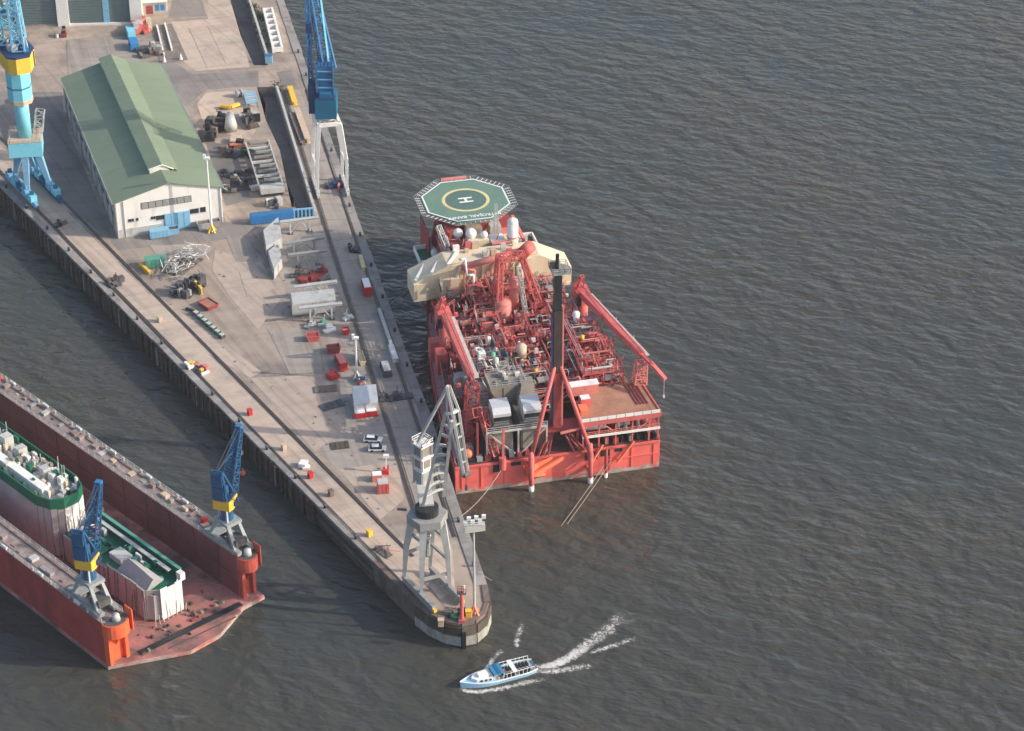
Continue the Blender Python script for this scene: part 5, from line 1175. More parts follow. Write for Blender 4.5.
slope(-.5, EV - .05, WW / 2, RG + .15, -.5, WL + .5, 'roof_panel', 'roof', 14); slope(WW / 2, RG + .15, WW + .5, EV - .05, -.5, WL + .5, 'roof_panel', 'roof', 14)
mx = WW / 2
def mon(name, m, P0, y0, y1):
    n = len(P0); MB().add([(x, y0, z) for x, z in P0] + [(x, y1, z) for x, z in P0], [tuple(range(n)), tuple(range(n, 2 * n))[::-1]] + [(i, n + i, n + (i + 1) % n, (i + 1) % n) for i in range(n)]).build(name, m, wh)
mon('ridge_monitor', 'white', [(mx - 3.2, RG - .8), (mx - 3.2, RG + .9), (mx + .3, RG + 1.5), (mx + 2.4, RG - .3), (mx + 2.4, RG - .8)], 8.0, WL + .3)
for i in range(14):
    a = 7.7 + i * (WL - 7.2) / 14; b_ = 7.7 + (i + 1) * (WL - 7.2) / 14 - .05
    MB().add([(mx - 3.5, a, RG + 1.0), (mx + .3, a, RG + 1.85), (mx + .3, b_, RG + 1.85), (mx - 3.5, b_, RG + 1.0), (mx - 3.5, a, RG + .8), (mx - 3.5, b_, RG + .8)], [(0, 1, 2, 3), (0, 3, 5, 4)]).build('monitor_roof', 'roof', wh)
    MB().add([(mx + .3, a, RG + 1.85), (mx + 4.8, a, RG - .75), (mx + 4.8, b_, RG - .75), (mx + .3, b_, RG + 1.85)], [(0, 1, 2, 3)]).build('monitor_roof', 'roof', wh)
MB().bar((mx - 3.5, 7.7, RG + .9), (mx + .3, 7.7, RG + 1.75), .12, .3).bar((mx + .3, 7.7, RG + 1.75), (mx + 3.6, 7.7, RG - .1), .12, .3).build('barge_board', 'white', wh)
MB().bb(7.4, 21.6, -.12, .02, 8.0, 10.0).build('louvre_band', 'dgrey', wh)
for i in range(7): MB().bb(7.5 + i * 2.02, 9.3 + i * 2.02, -.18, -.1, 8.1, 9.9).build('louvre', 'grey', wh)
dr = MB().bb(13.6, 20.8, -.3, .02, .3, 5.4).build('sliding_door', 'skyblue', wh)
for i in range(4): MB().bb(13.7 + i * 1.78, 15.3 + i * 1.78, -.38, -.3, .5, 5.2).build('door_panel', 'skyblue', dr)
for x0, x1, z0, z1 in ((20.9, 23.4, 4.2, 5.6), (23.8, 25.4, 4.2, 5.7), (11.2, 13.5, 3.9, 5.2), (3.4, 4.2, 4.7, 5.5), (4.3, 5.0, 4.7, 5.5), (5.6, 6.3, 4.7, 5.5), (9.8, 10.4, 4.4, 5.2), (10.5, 11.1, 4.4, 5.2)):
    f = MB().bb(x0, x1, -.1, .02, z0, z1).build('window', 'glass', wh); MB().bb(x0 - .1, x1 + .1, -.2, .02, z0 - .18, z0 - .02).build('sill', 'lgrey', f)
MB().bb(0, 13.5, -.16, .02, 0, 2.6).build('plinth', 'lgrey', wh); MB().bb(20.9, WW, -.16, .02, 0, 1.6).build('plinth', 'lgrey', wh)
for x in (.3, 2.4, 29.8): MB().tube((x, -.22, 0), (x, -.22, EV), .14, n=6).build('downpipe', 'lgrey', wh)
MB().bar((-.62, -.4, EV - .1), (-.62, WL + .4, EV - .1), .25).build('gutter', 'grey', wh)
MB().bar((WW + .62, -.4, EV - .1), (WW + .62, WL + .4, EV - .1), .25).build('gutter', 'grey', wh)

# ------------------------------------------------------------------ hall at the back of the yard
h0, h1 = at(-60, 29), at(131, 24); HB = h0; HRZ = ang(h0, h1); HL = (h1 - h0).length
hall = thing('workshop_hall', 'tall workshop hall with cream columns and grey-green roller doors at the back', 'hall', HB, HRZ)
def hx_(u): 
    return (at(u, 25) - h0).length * (1 if u > -60 else -1)
MB().bb(0, HL + 3.6, .8, 30, 0, 17).build('hall_body', 'cream', hall)
for u0, u1, t_ in ((-20, 57.5, 1), (70.5, 104, 1), (110, 131, 0)):
    x0, x1 = hx_(u0), hx_(u1)
    d = MB().bb(x0, x1, .5, .79, .7, 15).build('roller_door', 'door', hall)
    if t_:
        tag(d, None)
        n = 15
        for k in range(n): MB().bb(x0 + .1, x1 - .1, .36, .5, .8 + k * .95, 1.55 + k * .95).build('door_slat', 'door', d)
MB().bb(hx_(104), hx_(110), .3, .79, .6, 15).build('door_post', 'skyblue', hall)
for u0, u1 in ((58.5, 70), (131, 143)):
    MB().bb(hx_(u0), hx_(u1), -.6, .79, 0, 17).build('column', 'white', hall)
MB().bb(hx_(70), hx_(131), -.3, .79, 0, .6).build('sill', 'white', hall); MB().bb(hx_(-20), hx_(58), .1, .79, 0, .5).build('sill', 'kerb', hall)
MB().bb(0, HL + 3.6, .2, .79, 15, 17.5).build('lintel', 'white', hall)

# ------------------------------------------------------------------ small builders
rz_strip = math.atan2(-drr.y, -drr.x)          # along the right-hand quay strip, away from the camera
rz_left = math.atan2(dstrip.y, dstrip.x)
def container(name, label, cat, u, v, L, Wd, H, rz, m, group=None, z=QZ, lid=None, pieces=True):
    c = at(u, v, z); t = thing(name, label, cat, (c.x, c.y, z + .1), rz, group)
    MB().bb(-L / 2, L / 2, -Wd / 2, Wd / 2, .12, H).build('body', m, t)
    if pieces:
        n = max(3, int(L / 1.0)); r = MB()
        for i in range(n):
            x = -L / 2 + (i + .5) * L / n
            for s in (-1, 1): r.bb(x - .12, x + .12, min(s * Wd / 2, s * (Wd / 2 + .07)), max(s * Wd / 2, s * (Wd / 2 + .07)), .25, H - .1)
        tag(r.build('corrugation', m, t), kind='stuff')
        for s in (-1, 1): MB().bb(L / 2, L / 2 + .06, min(0.03 * s, s * (Wd / 2 - .08)), max(.03 * s, s * (Wd / 2 - .08)), .2, H - .12).build('door', m, t)
        for x in (-L / 2 + .2, L / 2 - .2): MB().bb(x - .18, x + .18, -Wd / 2 - .03, Wd / 2 + .03, 0, .14).build('corner_casting', 'dgrey', t)
    if lid: MB().bb(-L / 2 + .12, L / 2 - .12, -Wd / 2 + .12, Wd / 2 - .12, H + .004, H + .1).build('roof', lid, t)
    return t
def skip(label, u, v, L, Wd, H, rz, m, inner='black', cat='skip', name='skip', group=None):
    c = at(u, v); t = thing(name, label, cat, (c.x, c.y, QZ + .08), rz, group)
    MB().prism([(-L / 2 + .3, -Wd / 2 + .1), (L / 2 - .3, -Wd / 2 + .1), (L / 2 - .3, Wd / 2 - .1), (-L / 2 + .3, Wd / 2 - .1)], 0, H - .15, [(-L / 2, -Wd / 2), (L / 2, -Wd / 2), (L / 2, Wd / 2), (-L / 2, Wd / 2)]).build('body', m, t)
    r = MB()
    for (a, b_) in (((-L / 2, -Wd / 2), (L / 2, -Wd / 2)), ((L / 2, -Wd / 2), (L / 2, Wd / 2)), ((L / 2, Wd / 2), (-L / 2, Wd / 2)), ((-L / 2, Wd / 2), (-L / 2, -Wd / 2))): r.bar((*a, H), (*b_, H), .2, .34)
    r.build('rim', m, t); MB().bb(-L / 2 + .12, L / 2 - .12, -Wd / 2 + .12, Wd / 2 - .12, H - .14, H - .1).build('load', inner, t)
    return t
def car(label, u, v, rz, m, L=4.4, van=False, group=None, stripe=None, name='parked_car', cat='car', H=None):
    c = at(u, v); t = thing(name, label, cat, (c.x, c.y, QZ + .08), rz, group); w = 1.8 if L < 5.2 else 2.2
    h = H or (2.3 if van else 1.45)
    if van: MB().prism([(-L / 2, -w / 2), (L / 2, -w / 2), (L / 2, w / 2), (-L / 2, w / 2)], .35, h, [(-L / 2 + .1, -w / 2 + .1), (L / 2 - .9, -w / 2 + .1), (L / 2 - .9, w / 2 - .1), (-L / 2 + .1, w / 2 - .1)]).build('body', m, t)
    else:
        MB().bb(-L / 2, L / 2, -w / 2, w / 2, .35, .85).build('body', m, t)
        MB().prism([(-L / 2 + .3, -w / 2 + .05), (L / 2 - 1.1, -w / 2 + .05), (L / 2 - 1.1, w / 2 - .05), (-L / 2 + .3, w / 2 - .05)], .85, h, [(-L / 2 + .8, -w / 2 + .2), (L / 2 - 1.8, -w / 2 + .2), (L / 2 - 1.8, w / 2 - .2), (-L / 2 + .8, w / 2 - .2)]).build('cabin', 'glass', t)
        MB().bb(-L / 2 + .85, L / 2 - 1.85, -w / 2 + .22, w / 2 - .22, h, h + .05).build('roof', m, t)
    for x in (-L / 2 + .85, L / 2 - .85):
        for s in (-1, 1): MB().tube((x, s * (w / 2 - .2), .34), (x, s * (w / 2 + .02), .34), .34, n=10).build('wheel', 'tyre', t)
    if van:
        MB().add([(L / 2 + .02, -w / 2 + .15, 1.2), (L / 2 + .02, w / 2 - .15, 1.2), (L / 2 - .78, w / 2 - .2, h - .1), (L / 2 - .78, -w / 2 + .2, h - .1)], [(0, 1, 2, 3)]).build('windscreen', 'glass', t)
        for s in (-1, 1): MB().bb(-L / 2 + .6, L / 2 - 1.2, min(s * (w / 2 - .02), s * (w / 2 + .01)), max(s * (w / 2 - .02), s * (w / 2 + .01)), 1.35, h - .5).build('side_window', 'glass', t)
    if stripe: MB().bb(-L / 2 + .4, L / 2 - 1.2, -w / 2 + .2, w / 2 - .2, h + .005, h + .12).build('roof_box', stripe, t)
    return t

# containers and bins by the hall and warehouse
container('container', 'light turquoise container behind the warehouse, beside the scaffolding', 'container', 131, 36.5, 5.4, 2.4, 2.6, R(106), 'cyan')
container('container', 'bright blue container behind the warehouse, just in front of the turquoise one', 'container', 134, 48, 5.2, 2.6, 2.6, R(106), 'contblue')
container('container', 'long bright blue container beside the sunken road and steel trestles', 'container', 272, 221, 12.2, 2.5, 2.6, R(13), 'contblue', lid='blue')
container('container', 'green container with a dark open end next to the heap of racks', 'container', 156, 266, 5.6, 2.6, 2.7, R(14), 'contgreen')
container('container', 'pale blue container against the white warehouse front below the blue door', 'container', 159.5, 236.5, 5.4, 2.4, 2.3, R(18), 'skyblue')
skip('short blue-grey skip beside the pale blue container at the warehouse door', 173, 233.5, 3.2, 2.2, 1.7, R(18), 'skyblue', 'dgrey')
skip('grey scrap bin at the foot of the white lamp mast by the warehouse', 204, 228.5, 3.6, 2.4, 1.9, R(18), 'lgrey', 'scrap')
skip('small grey scrap bin at the warehouse corner behind the white lamp mast', 216, 226, 2.4, 2.2, 1.7, R(18), 'grey', 'scrap')
def heap(name, label, cat, u, v, sx, sy, n, hgt, mats, rz=0, seed=1, mode='bar'):
    r_ = random.Random(seed); c = at(u, v); t = thing(name, label, cat, (c.x, c.y, QZ + .05), rz)
    MB().bb(-sx / 2 * .8, sx / 2 * .8, -sy / 2 * .8, sy / 2 * .8, 0, .3).build('base_frame', 'scrap' if mode == 'bar' else mats[0], t)
    for i in range(n):
        x = r_.uniform(-sx / 2, sx / 2); y = r_.uniform(-sy / 2, sy / 2); z = r_.uniform(.3, hgt)
        if mode == 'bar':
            a = Vector((x, y, z)); d = Vector((r_.uniform(-1, 1), r_.uniform(-1, 1), r_.uniform(-.25, .25))) * r_.uniform(.8, 2.2)
            MB().bar(a - d, a + d + Vector((0, 0, .1)), .16).build('steel_bar', r_.choice(mats), t)
        else:
            MB().box((x, y, z * .5 + .2), (r_.uniform(.5, 2.4), r_.uniform(.5, 2.0), z), r_.uniform(-.3, .3)).build('machine_part', r_.choice(mats), t)
            if r_.random() < .35: MB().bar((x, y, z), (x + r_.uniform(-1.5, 1.5), y + r_.uniform(-1, 1), z + r_.uniform(.3, 1.6)), .18).build('strut', r_.choice(mats), t)
    return t
heap('rack_pile', 'tangled heap of pale grey steel racks beside the green container', 'scrap heap', 184, 266, 7.0, 14, 130, 3.6, ['lgrey', 'lgrey', 'white', 'grey', 'lgrey'], R(-28), 3)
heap('dark_machine', 'dark grey machine blocks with long shadows in front of the rack heap', 'machine', 190, 290, 6.4, 9.5, 30, 3.0, ['dgrey', 'grey', 'dgrey', 'black', 'dgrey'], R(-28), 4, 'box')
heap('scaffold_parts', 'pink and red scaffold bundle between the bins behind the warehouse', 'scaffold', 142, 30, 6.5, 6.0, 30, 3.6, ['pink', 'red', 'pink', 'tan', 'lgrey'], R(16), 5, 'box')
heap('scrap_machine', 'black scrap machinery on the pale slab, nearest the warehouse roof', 'scrap', 214, 130, 5.2, 17, 40, 3.2, ['black', 'dgrey', 'scrap', 'black', 'timber'], R(-14), 6, 'box')
heap('scrap_machine', 'dark scrap frames beside the grey tank, nearer the sunken road', 'scrap', 250, 122, 4.6, 11, 26, 2.8, ['dgrey', 'scrap', 'black', 'lgrey'], R(20), 7, 'box')
heap('scrap_machine', 'large dark machinery in front of the tan tank foot', 'scrap', 236, 152, 8.5, 8.0, 26, 2.6, ['dgrey', 'black', 'scrap', 'navy'], R(6), 8, 'box')
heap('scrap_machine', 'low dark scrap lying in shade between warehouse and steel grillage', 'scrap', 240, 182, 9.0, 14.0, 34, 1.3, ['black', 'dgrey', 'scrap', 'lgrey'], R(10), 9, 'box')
heap('steel_bin', 'brown steel bins with contents behind the warehouse', 'bin', 148, 52, 8.0, 9.0, 20, 2.2, ['scrap', 'taupe', 'scrap', 'dgrey', 'lgrey'], R(14), 10, 'box')
heap('machine', 'white-fronted machine with small wheels at the foot of the steel grillage', 'machine', 274, 206, 3.4, 3.4, 9, 2.6, ['white', 'lgrey', 'white', 'dgrey'], R(12), 12, 'box')
heap('rail_cart', 'dark cart and cable reels standing on the outer crane rail by the blue crane', 'cart', 59.5, 225, 3, 2.4, 7, 1.0, ['black', 'dgrey', 'scrap'], R(-50), 13, 'box')
heap('mooring_winch', 'brown mooring winch on the paving left of the green container', 'winch', 116, 283, 3.0, 5.5, 11, 1.1, ['scrap', 'timber', 'dgrey'], R(-48), 14, 'box')
heap('mooring_winch', 'mooring gear with yellow and white pieces at the quay edge', 'winch', 199, 369, 2.4, 6.5, 9, 1.0, ['dgrey', 'white', 'scrap', 'yellow', 'pink'], R(-130), 15, 'box')
heap('gangway_frame', 'rusty gangway frame on the quay edge near the pier-tip crane', 'gangway', 383, 553, 2.4, 6, 12, 1.6, ['scrap', 'pink', 'dgrey', 'scrap'], R(-138), 16, 'bar')
heap('hose_pile', 'dark hoses and gear in a heap at the pier nose beside the red post', 'gear', 455, 616, 4.2, 2.2, 11, .9, ['black', 'dgrey', 'scrap', 'shipgreen'], R(10), 17, 'box')
heap('steel_section', 'maroon steel sections stacked between the grey trestles', 'steel stack', 311, 277, 9.5, 7, 18, 1.4, ['dred', 'scrap', 'dred', 'dgrey'], R(12), 18, 'box')
heap('deck_gear', 'dark rail gear and yellow winch under the white crane portal', 'gear', 333, 187, 3.2, 5.4, 9, 1.7, ['dgrey', 'yellow', 'scrap', 'navy', 'pink'], rz_strip, 19, 'box')
heap('deck_gear', 'dark machine parts on the right-hand track south of the white crane', 'gear', 352.5, 251, 2.6, 2.4, 5, 1.5, ['black', 'dgrey'], rz_strip, 20, 'box')
heap('bollard_gear', 'faint dark coil of hoses on the grey strip beside the ship', 'gear', 397, 398, 3.4, 9, 12, .35, ['dgrey', 'black', 'dgrey'], rz_strip, 21, 'box')
for i, (u, v, lb) in enumerate(((310, 326, 'grey pump on the shaded yard south of the trestles'), (324, 325, 'small grey-green drum on the shaded yard south of the trestles'), (348, 318, 'pale sack beside the quay road, east of the trestles'), (332, 416, 'dark rusty plate stack'), (316, 459, 'white and green fuel bowser at the left quay edge'), (362, 383, 'heap of small coloured drums behind the big white tank cover'), (334, 377, 'red drum on the sunlit paving behind the dark mats'))):
    if i == 3: continue
    heap('yard_equipment', lb, 'equipment', u if i != 4 else 304, v if i != 4 else 467, 1.8, 1.8, 4, 1.3, [['grey', 'lgrey'], ['lgrey', 'contgreen'], ['sheetw', 'lgrey'], ['scrap'], ['white', 'contgreen'], ['orange', 'white', 'navy'], ['carred', 'dred']][i], R(20 * i), 30 + i, 'box')
heap('yard_equipment', 'white plastic tank with a square lid on the shaded yard', 'tank', 328, 331, 2.4, 2.0, 3, 1.6, ['white2', 'white'], R(20), 41, 'box')
# row of green crates
for i in range(7):
    u = 196 + i * 4.3; v = 315 + i * 3.75; c = at(u, v)
    t = thing('green_crate', ORD[i] + ' crate from the dark beam in the diagonal row of green crates on the yard', 'crate', (c.x, c.y, QZ + .05), R(-44), 'row of green crates on the yard')
    MB().bb(-.8, .8, -.7, .7, 0, .9).build('crate_body', 'shipgreen' if i % 2 else 'dgrey', t); MB().bb(-.6, .6, -.55, .55, .9, 1.05).build('crate_lid', 'lgrey', t)
c = at(191, 311); t = thing('timber_beam', 'short dark beam at the end of the green crate row', 'beam', (c.x, c.y, QZ + .05), R(-30)); MB().bb(-1.6, 1.6, -.3, .3, 0, .6).build('beam', 'timber', t)
skip('red-brown open tray box on the sunlit yard by the dark machines', 208.5, 306.5, 4.6, 3.4, 1.0, R(-48), 'dred', 'brown')
def beam(name, label, cat, p, q, w, h, m, z=.1):
    a, b_ = at(*p), at(*q); c = (a + b_) / 2; L = (b_ - a).length
    t = thing(name, label, cat, (c.x, c.y, QZ + z), ang(a, b_))
    MB().bb(-L / 2, L / 2, -w / 2, w / 2, h * .85, h).build('top_flange', m, t); MB().bb(-L / 2, L / 2, -w * .18, w * .18, .1, h * .85).build('web', m, t); MB().bb(-L / 2, L / 2, -w / 2, w / 2, 0, .1).build('bottom_flange', m, t)
    for i in range(max(2, int(L / 2.2))):
        x = -L / 2 + (i + .5) * L / max(2, int(L / 2.2)); MB().bb(x - .06, x + .06, -w * .46, w * .46, .12, h * .83).build('stiffener', m, t)
    return t
beam('steel_beam', 'yellow beam with white end on the paving left of the green container', 'beam', (140, 266), (150, 275), .9, 1.1, 'yellow')
beam('steel_beam', 'yellow beam leaning on the dark machines by the rack heap', 'beam', (194, 286), (202, 295), .7, 2.2, 'yellow')
beam('steel_beam', 'yellow steel girder lying on the quay strip by the flood wall', 'beam', (290, 90), (295, 106), 1.6, 1.4, 'yellow')
beam('steel_girder', 'long cream and rust girder on the quay strip behind the white crane', 'girder', (297, 113), (308, 144), 1.8, 1.8, 'tan')
beam('steel_girder', 'long rusty girder lying beside the cream girder on the quay strip', 'girder', (291.5, 116), (303, 146), 1.5, 1.2, 'scrap')
beam('steel_beam', 'long white pipe beam along the quay strip near the ship', 'beam', (379, 311), (395, 358), .9, .9, 'lgrey')
beam('steel_beam', 'white boxy beam on the quay strip at the end of the long pipe', 'beam', (391, 349), (396, 363), 1.4, 1.3, 'white')
beam('steel_beam', 'yellow and white beam on the quay strip behind the red van', 'beam', (360.5, 258), (364, 271), 1.1, 1.0, 'paleyellow')
beam('barrier', 'white road barrier left of two on the brown ramp behind the warehouse', 'barrier', (157, 27), (164, 56), .5, .8, 'white')
beam('barrier', 'white road barrier right of two on the brown ramp behind the warehouse', 'barrier', (165, 25), (172, 51), .5, .8, 'white')
# white perforated girder on the right-hand strip
a, b_ = at(268, 13), at(278, 53); c = (a + b_) / 2; L = (b_ - a).length
t = thing('perforated_girder', 'long white girder with a row of dark square holes on the quay strip', 'girder', (c.x, c.y, QZ + .1), ang(a, b_))
for s in (-1, 1): MB().bb(-L / 2, L / 2, s * 1.4 - .35, s * 1.4 + .35, 0, 1.9).build('side_beam', 'white', t)
for i in range(8):
    x = -L / 2 + i * L / 7; MB().bb(max(-L / 2, x - .5), min(L / 2, x + .5), -1.04, 1.04, .2, 1.8).build('cross_plate', 'white', t)
MB().bb(-L / 2 + .1, L / 2 - .1, -1.0, 1.0, .05, .2).build('floor_plate', 'dgrey', t)

# flood wall along the sunken road, gate at its end, shrubs behind
def wall_run(label, y0, y1):
    t = thing('flood_wall', label, 'wall', (0, 0, 0)); n = max(1, int((y1 - y0) / 8))
    for i in range(n):
        ya = y0 + (y1 - y0) * i / n + .04; yb = y0 + (y1 - y0) * (i + 1) / n - .04; xa, xb = tx(ya)[1] + .45, tx(yb)[1] + .45
        MB().bar((xa, ya, QZ + .75), (xb, yb, QZ + .75), .7, 1.7).build('wall_panel', 'lgrey', t)
wall_run('pale flood wall beside the sunken road, section below the crossing road', T2a, T2b - 2); wall_run('pale flood wall beside the sunken road, section beyond the crossing road', T1a + 3, 300)
wx, ex = tx(T2a); t = thing('flood_gate', 'light blue ribbed gate at the near end of the sunken road', 'gate', ((wx + ex) / 2, T2a - .3, QZ), R(10))
MB().bb(-2.9, 2.9, -.12, .12, 0, 2.2).build('gate_leaf', 'blue', t)
for i in range(6): MB().bb(-2.9 + i * 1.08, -2.45 + i * 1.08, -.42, -.12, -.02, 2.4).build('gate_rib', 'skyblue', t)
MB().bb(-3.0, 3.0, -.3, .3, 2.4, 2.7).build('gate_cap', 'skyblue', t)
t = thing('flood_gate', 'small blue gate post on the flood wall by the crossing road', 'gate', (tx(T1a)[1] + .3, T1a + 2.0, QZ)); MB().bb(-1.2, 1.0, -.7, .7, 0, 2.6).build('gate_leaf', 'skyblue', t); MB().bb(-1.3, 1.1, -.8, .8, 2.6, 2.8).build('gate_cap', 'blue', t)
m_leaf = mat('leaves', (0.060, 0.085, 0.035), .9, .35, .8, rnd=.3)
rv = random.Random(9)
for (ua, va, ub, vb, n, lb) in ((252, 6, 259, 22, 420, 'dense green shrub strip behind the flood wall at the top'), (258, 24, 268, 48, 300, 'thin brown-green shrub strip beside the white girder'), (276, 84, 282, 92, 90, 'small green shrub by the crossing road and flood wall')):
    a, b_ = at(ua, va), at(ub, vb); f = MB(); c0 = (a + b_) / 2
    for i in range(n):
        q_ = a.lerp(b_, rv.random()) - c0 + Vector((rv.gauss(0, 1.0), 0, abs(rv.gauss(.7, .5)))); s = rv.uniform(.18, .42)
        e1 = Vector((rv.gauss(0, 1), rv.gauss(0, 1), rv.gauss(0, .6))).normalized() * s; e2 = Vector((rv.gauss(0, 1), rv.gauss(0, 1), rv.gauss(0, .6))).normalized() * s
        f.add([q_ - e1, q_ - e2, q_ + e1, q_ + e2], [(0, 1, 2, 3)])
    t = thing('shrub', lb, 'shrub', (c0.x, c0.y, QZ)); tag(f.build('foliage', m_leaf, t), kind='stuff')
    st = MB()
    for i in range(8): 
        q_ = a.lerp(b_, (i + .5) / 8) - c0; st.bar((q_.x, q_.y, 0), (q_.x + rv.uniform(-.3, .3), q_.y, 1.2), .12)
    tag(st.build('stems', 'timber', t), kind='stuff')

# site office at the top, cones, forklift
c = at(152, 14); t = thing('site_office', 'white two-bay site office with blue windows beside the hall', 'office', (c.x, c.y, QZ), R(6))
MB().bb(-5, 5, 0, 5, 0, 4.2).build('body', 'lgrey', t); MB().bb(-5.3, 5.3, -.6, 5.4, 4.2, 4.6).build('roof', 'white', t)
for x in (-4.4, 1.2, 3.0): MB().bb(x, x + 1.3, -.08, .02, 1.2, 3.2).build('window', 'contblue', t)
MB().bb(-1.8, .4, -.08, .02, .1, 3.0).build('door', 'dred', t)
t0 = None
for u, v, lb in ((164.5, 62, 'white cone at the near end of the left road barrier'), (181, 59.5, 'white cone at the near end of the right road barrier')):
    c = at(u, v); t = thing('traffic_cone', lb, 'cone', (c.x, c.y, QZ + .02)); MB().bb(-.5, .5, -.5, .5, 0, .15).build('base', 'white', t); MB().tube((0, 0, .15), (0, 0, 2.0), .55, .1, n=10).build('cone_body', 'white2', t)
c = at(64, 36); t = thing('forklift', 'dark brown forklift parked before the left roller door', 'forklift', (c.x, c.y, QZ + .02), R(95))
MB().bb(-1.5, 1.3, -.8, .8, .4, 1.3).build('body', 'dred', t); MB().bb(-1.0, .6, -.7, .7, 2.2, 2.35).build('roof', 'scrap', t); MB().bb(1.3, 1.5, -.6, .6, .1, 2.9).build('mast', 'black', t); MB().bb(-1.1, -.9, -.6, .6, 1.3, 2.2).build('seat_back', 'black', t)
for x in (-1.0, .9):
    for s in (-.75, .75): MB().tube((x, s - .12, .4), (x, s + .12, .4), .4, n=10).build('wheel', 'tyre', t)
c = at(57.5, 37.5); t = thing('white_drum', 'white drum beside the dark forklift', 'drum', (c.x, c.y, QZ + .02)); MB().tube((0, 0, 0), (0, 0, 1.1), .5, n=12).build('body', 'white2', t); MB().tube((0, 0, 1.1), (0, 0, 1.16), .54, n=12).build('lid', 'lgrey', t)
# grey tank on tan saddle, yellow lifting frame, blue rack
c = at(231, 129); t = thing('storage_tank', 'tapered pale grey tank lying on a tan concrete foot among dark scrap', 'tank', (c.x, c.y, QZ + .05), R(98))
MB().tube((-3, 0, 2.3), (4.2, 0, 2.3), 1.9, 1.3, n=16).dome((4.2, 0, 2.3), 1.3, 12, 3, 1, True).build('tank_body', 'lgrey', t, True)
for x in (-2, 2): MB().bb(x - .4, x + .4, -1.6, 1.6, 0, 1.4).build('saddle', 'grey', t)
c = at(237, 145); t = thing('concrete_foot', 'tan concrete foot in front of the grey tank', 'block', (c.x, c.y, QZ + .05), R(98)); MB().prism([(-3.4, -2.4), (3.4, -1.6), (3.4, 1.6), (-3.4, 2.4)], 0, 1.5).build('block', 'tan', t); MB().bb(-3.6, -2.6, -2.2, 2.2, 1.5, 2.0).build('orange_bar', 'orange', t)
c = at(231, 108.5); t = thing('lifting_frame', 'yellow folded lifting frame on the pale slab above the grey tank', 'frame', (c.x, c.y, QZ + .05), R(8)); MB().bar((-2.6, .6, .8), (0, -1.2, 1.2), 1.1, .8).build('arm', 'yellow', t); MB().bar((0, -1.2, 1.2), (2.6, .9, .9), 1.1, .8).build('arm', 'yellow', t)
MB().box((-2.8, .6, .5), (1.0, 1.2, 1.0)).build('foot', 'yellow', t); MB().bb(-3.6, -2.6, -.4, .4, 0, .5).build('shoe', 'dgrey', t)
c = at(251, 102); t = thing('pipe_rack', 'pale blue-grey pipe rack on the pale slab beside the sunken road', 'rack', (c.x, c.y, QZ + .05), rz_strip)
for s in (-1.7, 1.7): MB().bar((-4, s, 1.5), (4, s, 1.5), .3, .4).build('side_rail', 'skyblue', t)
for i in range(7): MB().bb(-3.8 + i * 1.2, -3.0 + i * 1.2, -1.6, 1.6, 1.2, 1.7).build('pipe_bundle', ('skyblue', 'lgrey')[i % 2], t)
for x in (-3.6, 3.6):
    for s in (-1.7, 1.7): MB().bar((x, s, 0), (x, s, 1.4), .3).build('leg', 'grey', t)
c = at(239, 96.5); t = thing('cable_drum', 'light grey cable drum beside the pale blue pipe rack', 'drum', (c.x, c.y, QZ + .05), R(30)); MB().tube((-.6, 0, 1.1), (.6, 0, 1.1), .8, n=14).build('core', 'grey', t)
for s in (-.7, .7): MB().tube((s - .08, 0, 1.1), (s + .08, 0, 1.1), 1.2, n=16).build('flange', 'lgrey', t)
# steel grillage
g0, g1 = at(273, 197), at(257.5, 148.5); c = (g0 + g1) / 2; L = (g1 - g0).length
t = thing('steel_grillage', 'long grey steel grillage with cross slats beside the sunken road', 'steel frame', (c.x, c.y, QZ + .05), ang(g0, g1))
MB().bb(-L / 2, L / 2, -3.3, 3.3, .6, .7).build('under_plate', 'dgrey', t)
for s in (-3.4, 3.4): MB().bar((-L / 2, s, 2.2), (L / 2, s, 2.2), .4, .7).build('side_rail', 'lgrey', t)
for i in range(11):
    x = -L / 2 + .8 + i * (L - 1.6) / 10; MB().bb(x - .42, x + .42, -3.2, 3.2 - (i % 3) * .9, 1.7 + (i % 3) * .1, 2.3 + (i % 3) * .12).build('cross_slat', ('lgrey', 'taupe', 'grey')[i % 3], t)
MB().bb(-L / 2 - .2, -L / 2 + 2.8, -3.4, 3.4, 1.2, 2.9).build('end_plate', 'lgrey', t)
for x in (-L / 2 + 1, 0, L / 2 - 1):
    for s in (-2.8, 2.8): MB().bar((x, s, 0), (x, s, 2.0), .4).build('leg', 'grey', t)
# trestles
def trestle(label, u0, v0, u1, v1, H, m):
    a, b_ = at(u0, v0, QZ + H), at(u1, v1, QZ + H); c = (a + b_) / 2; L = (b_ - a).length
    t = thing('steel_trestle', label, 'trestle', (c.x, c.y, QZ + .05), ang(a, b_), 'grey steel trestles on the yard')
    MB().bb(-L / 2, L / 2, -.35, .35, H - .6, H).build('top_beam', m, t)
    for x in (-L * .25, L * .25): MB().bar((x, -.1, 0), (x, 0, H - .6), .5).build('leg', m, t); MB().bb(x - .7, x + .7, -.6, .6, 0, .2).build('foot_plate', 'dgrey', t)
    for s in (-1, 1): MB().bar((s * L * .23, 0, .6), (s * L * .02, 0, H - .7), .28).build('brace', m, t)
    MB().bb(-L / 2, L / 2, -.6, .6, H, H + .14).build('cap_plate', m, t)
trestle('pale grey trestle at the back of the row, standing in sunlight', 280, 222, 319, 217, 4.2, 'lgrey')
trestle('grey trestle second from the back, before the leaning grey slabs', 283, 244, 324, 237, 4.2, 'grey')
trestle('grey trestle third from the back, behind the maroon steel sections', 288, 255, 327, 250, 4.2, 'grey')
trestle('grey trestle directly behind the white block section', 294, 287, 337, 281, 4.2, 'lgrey')
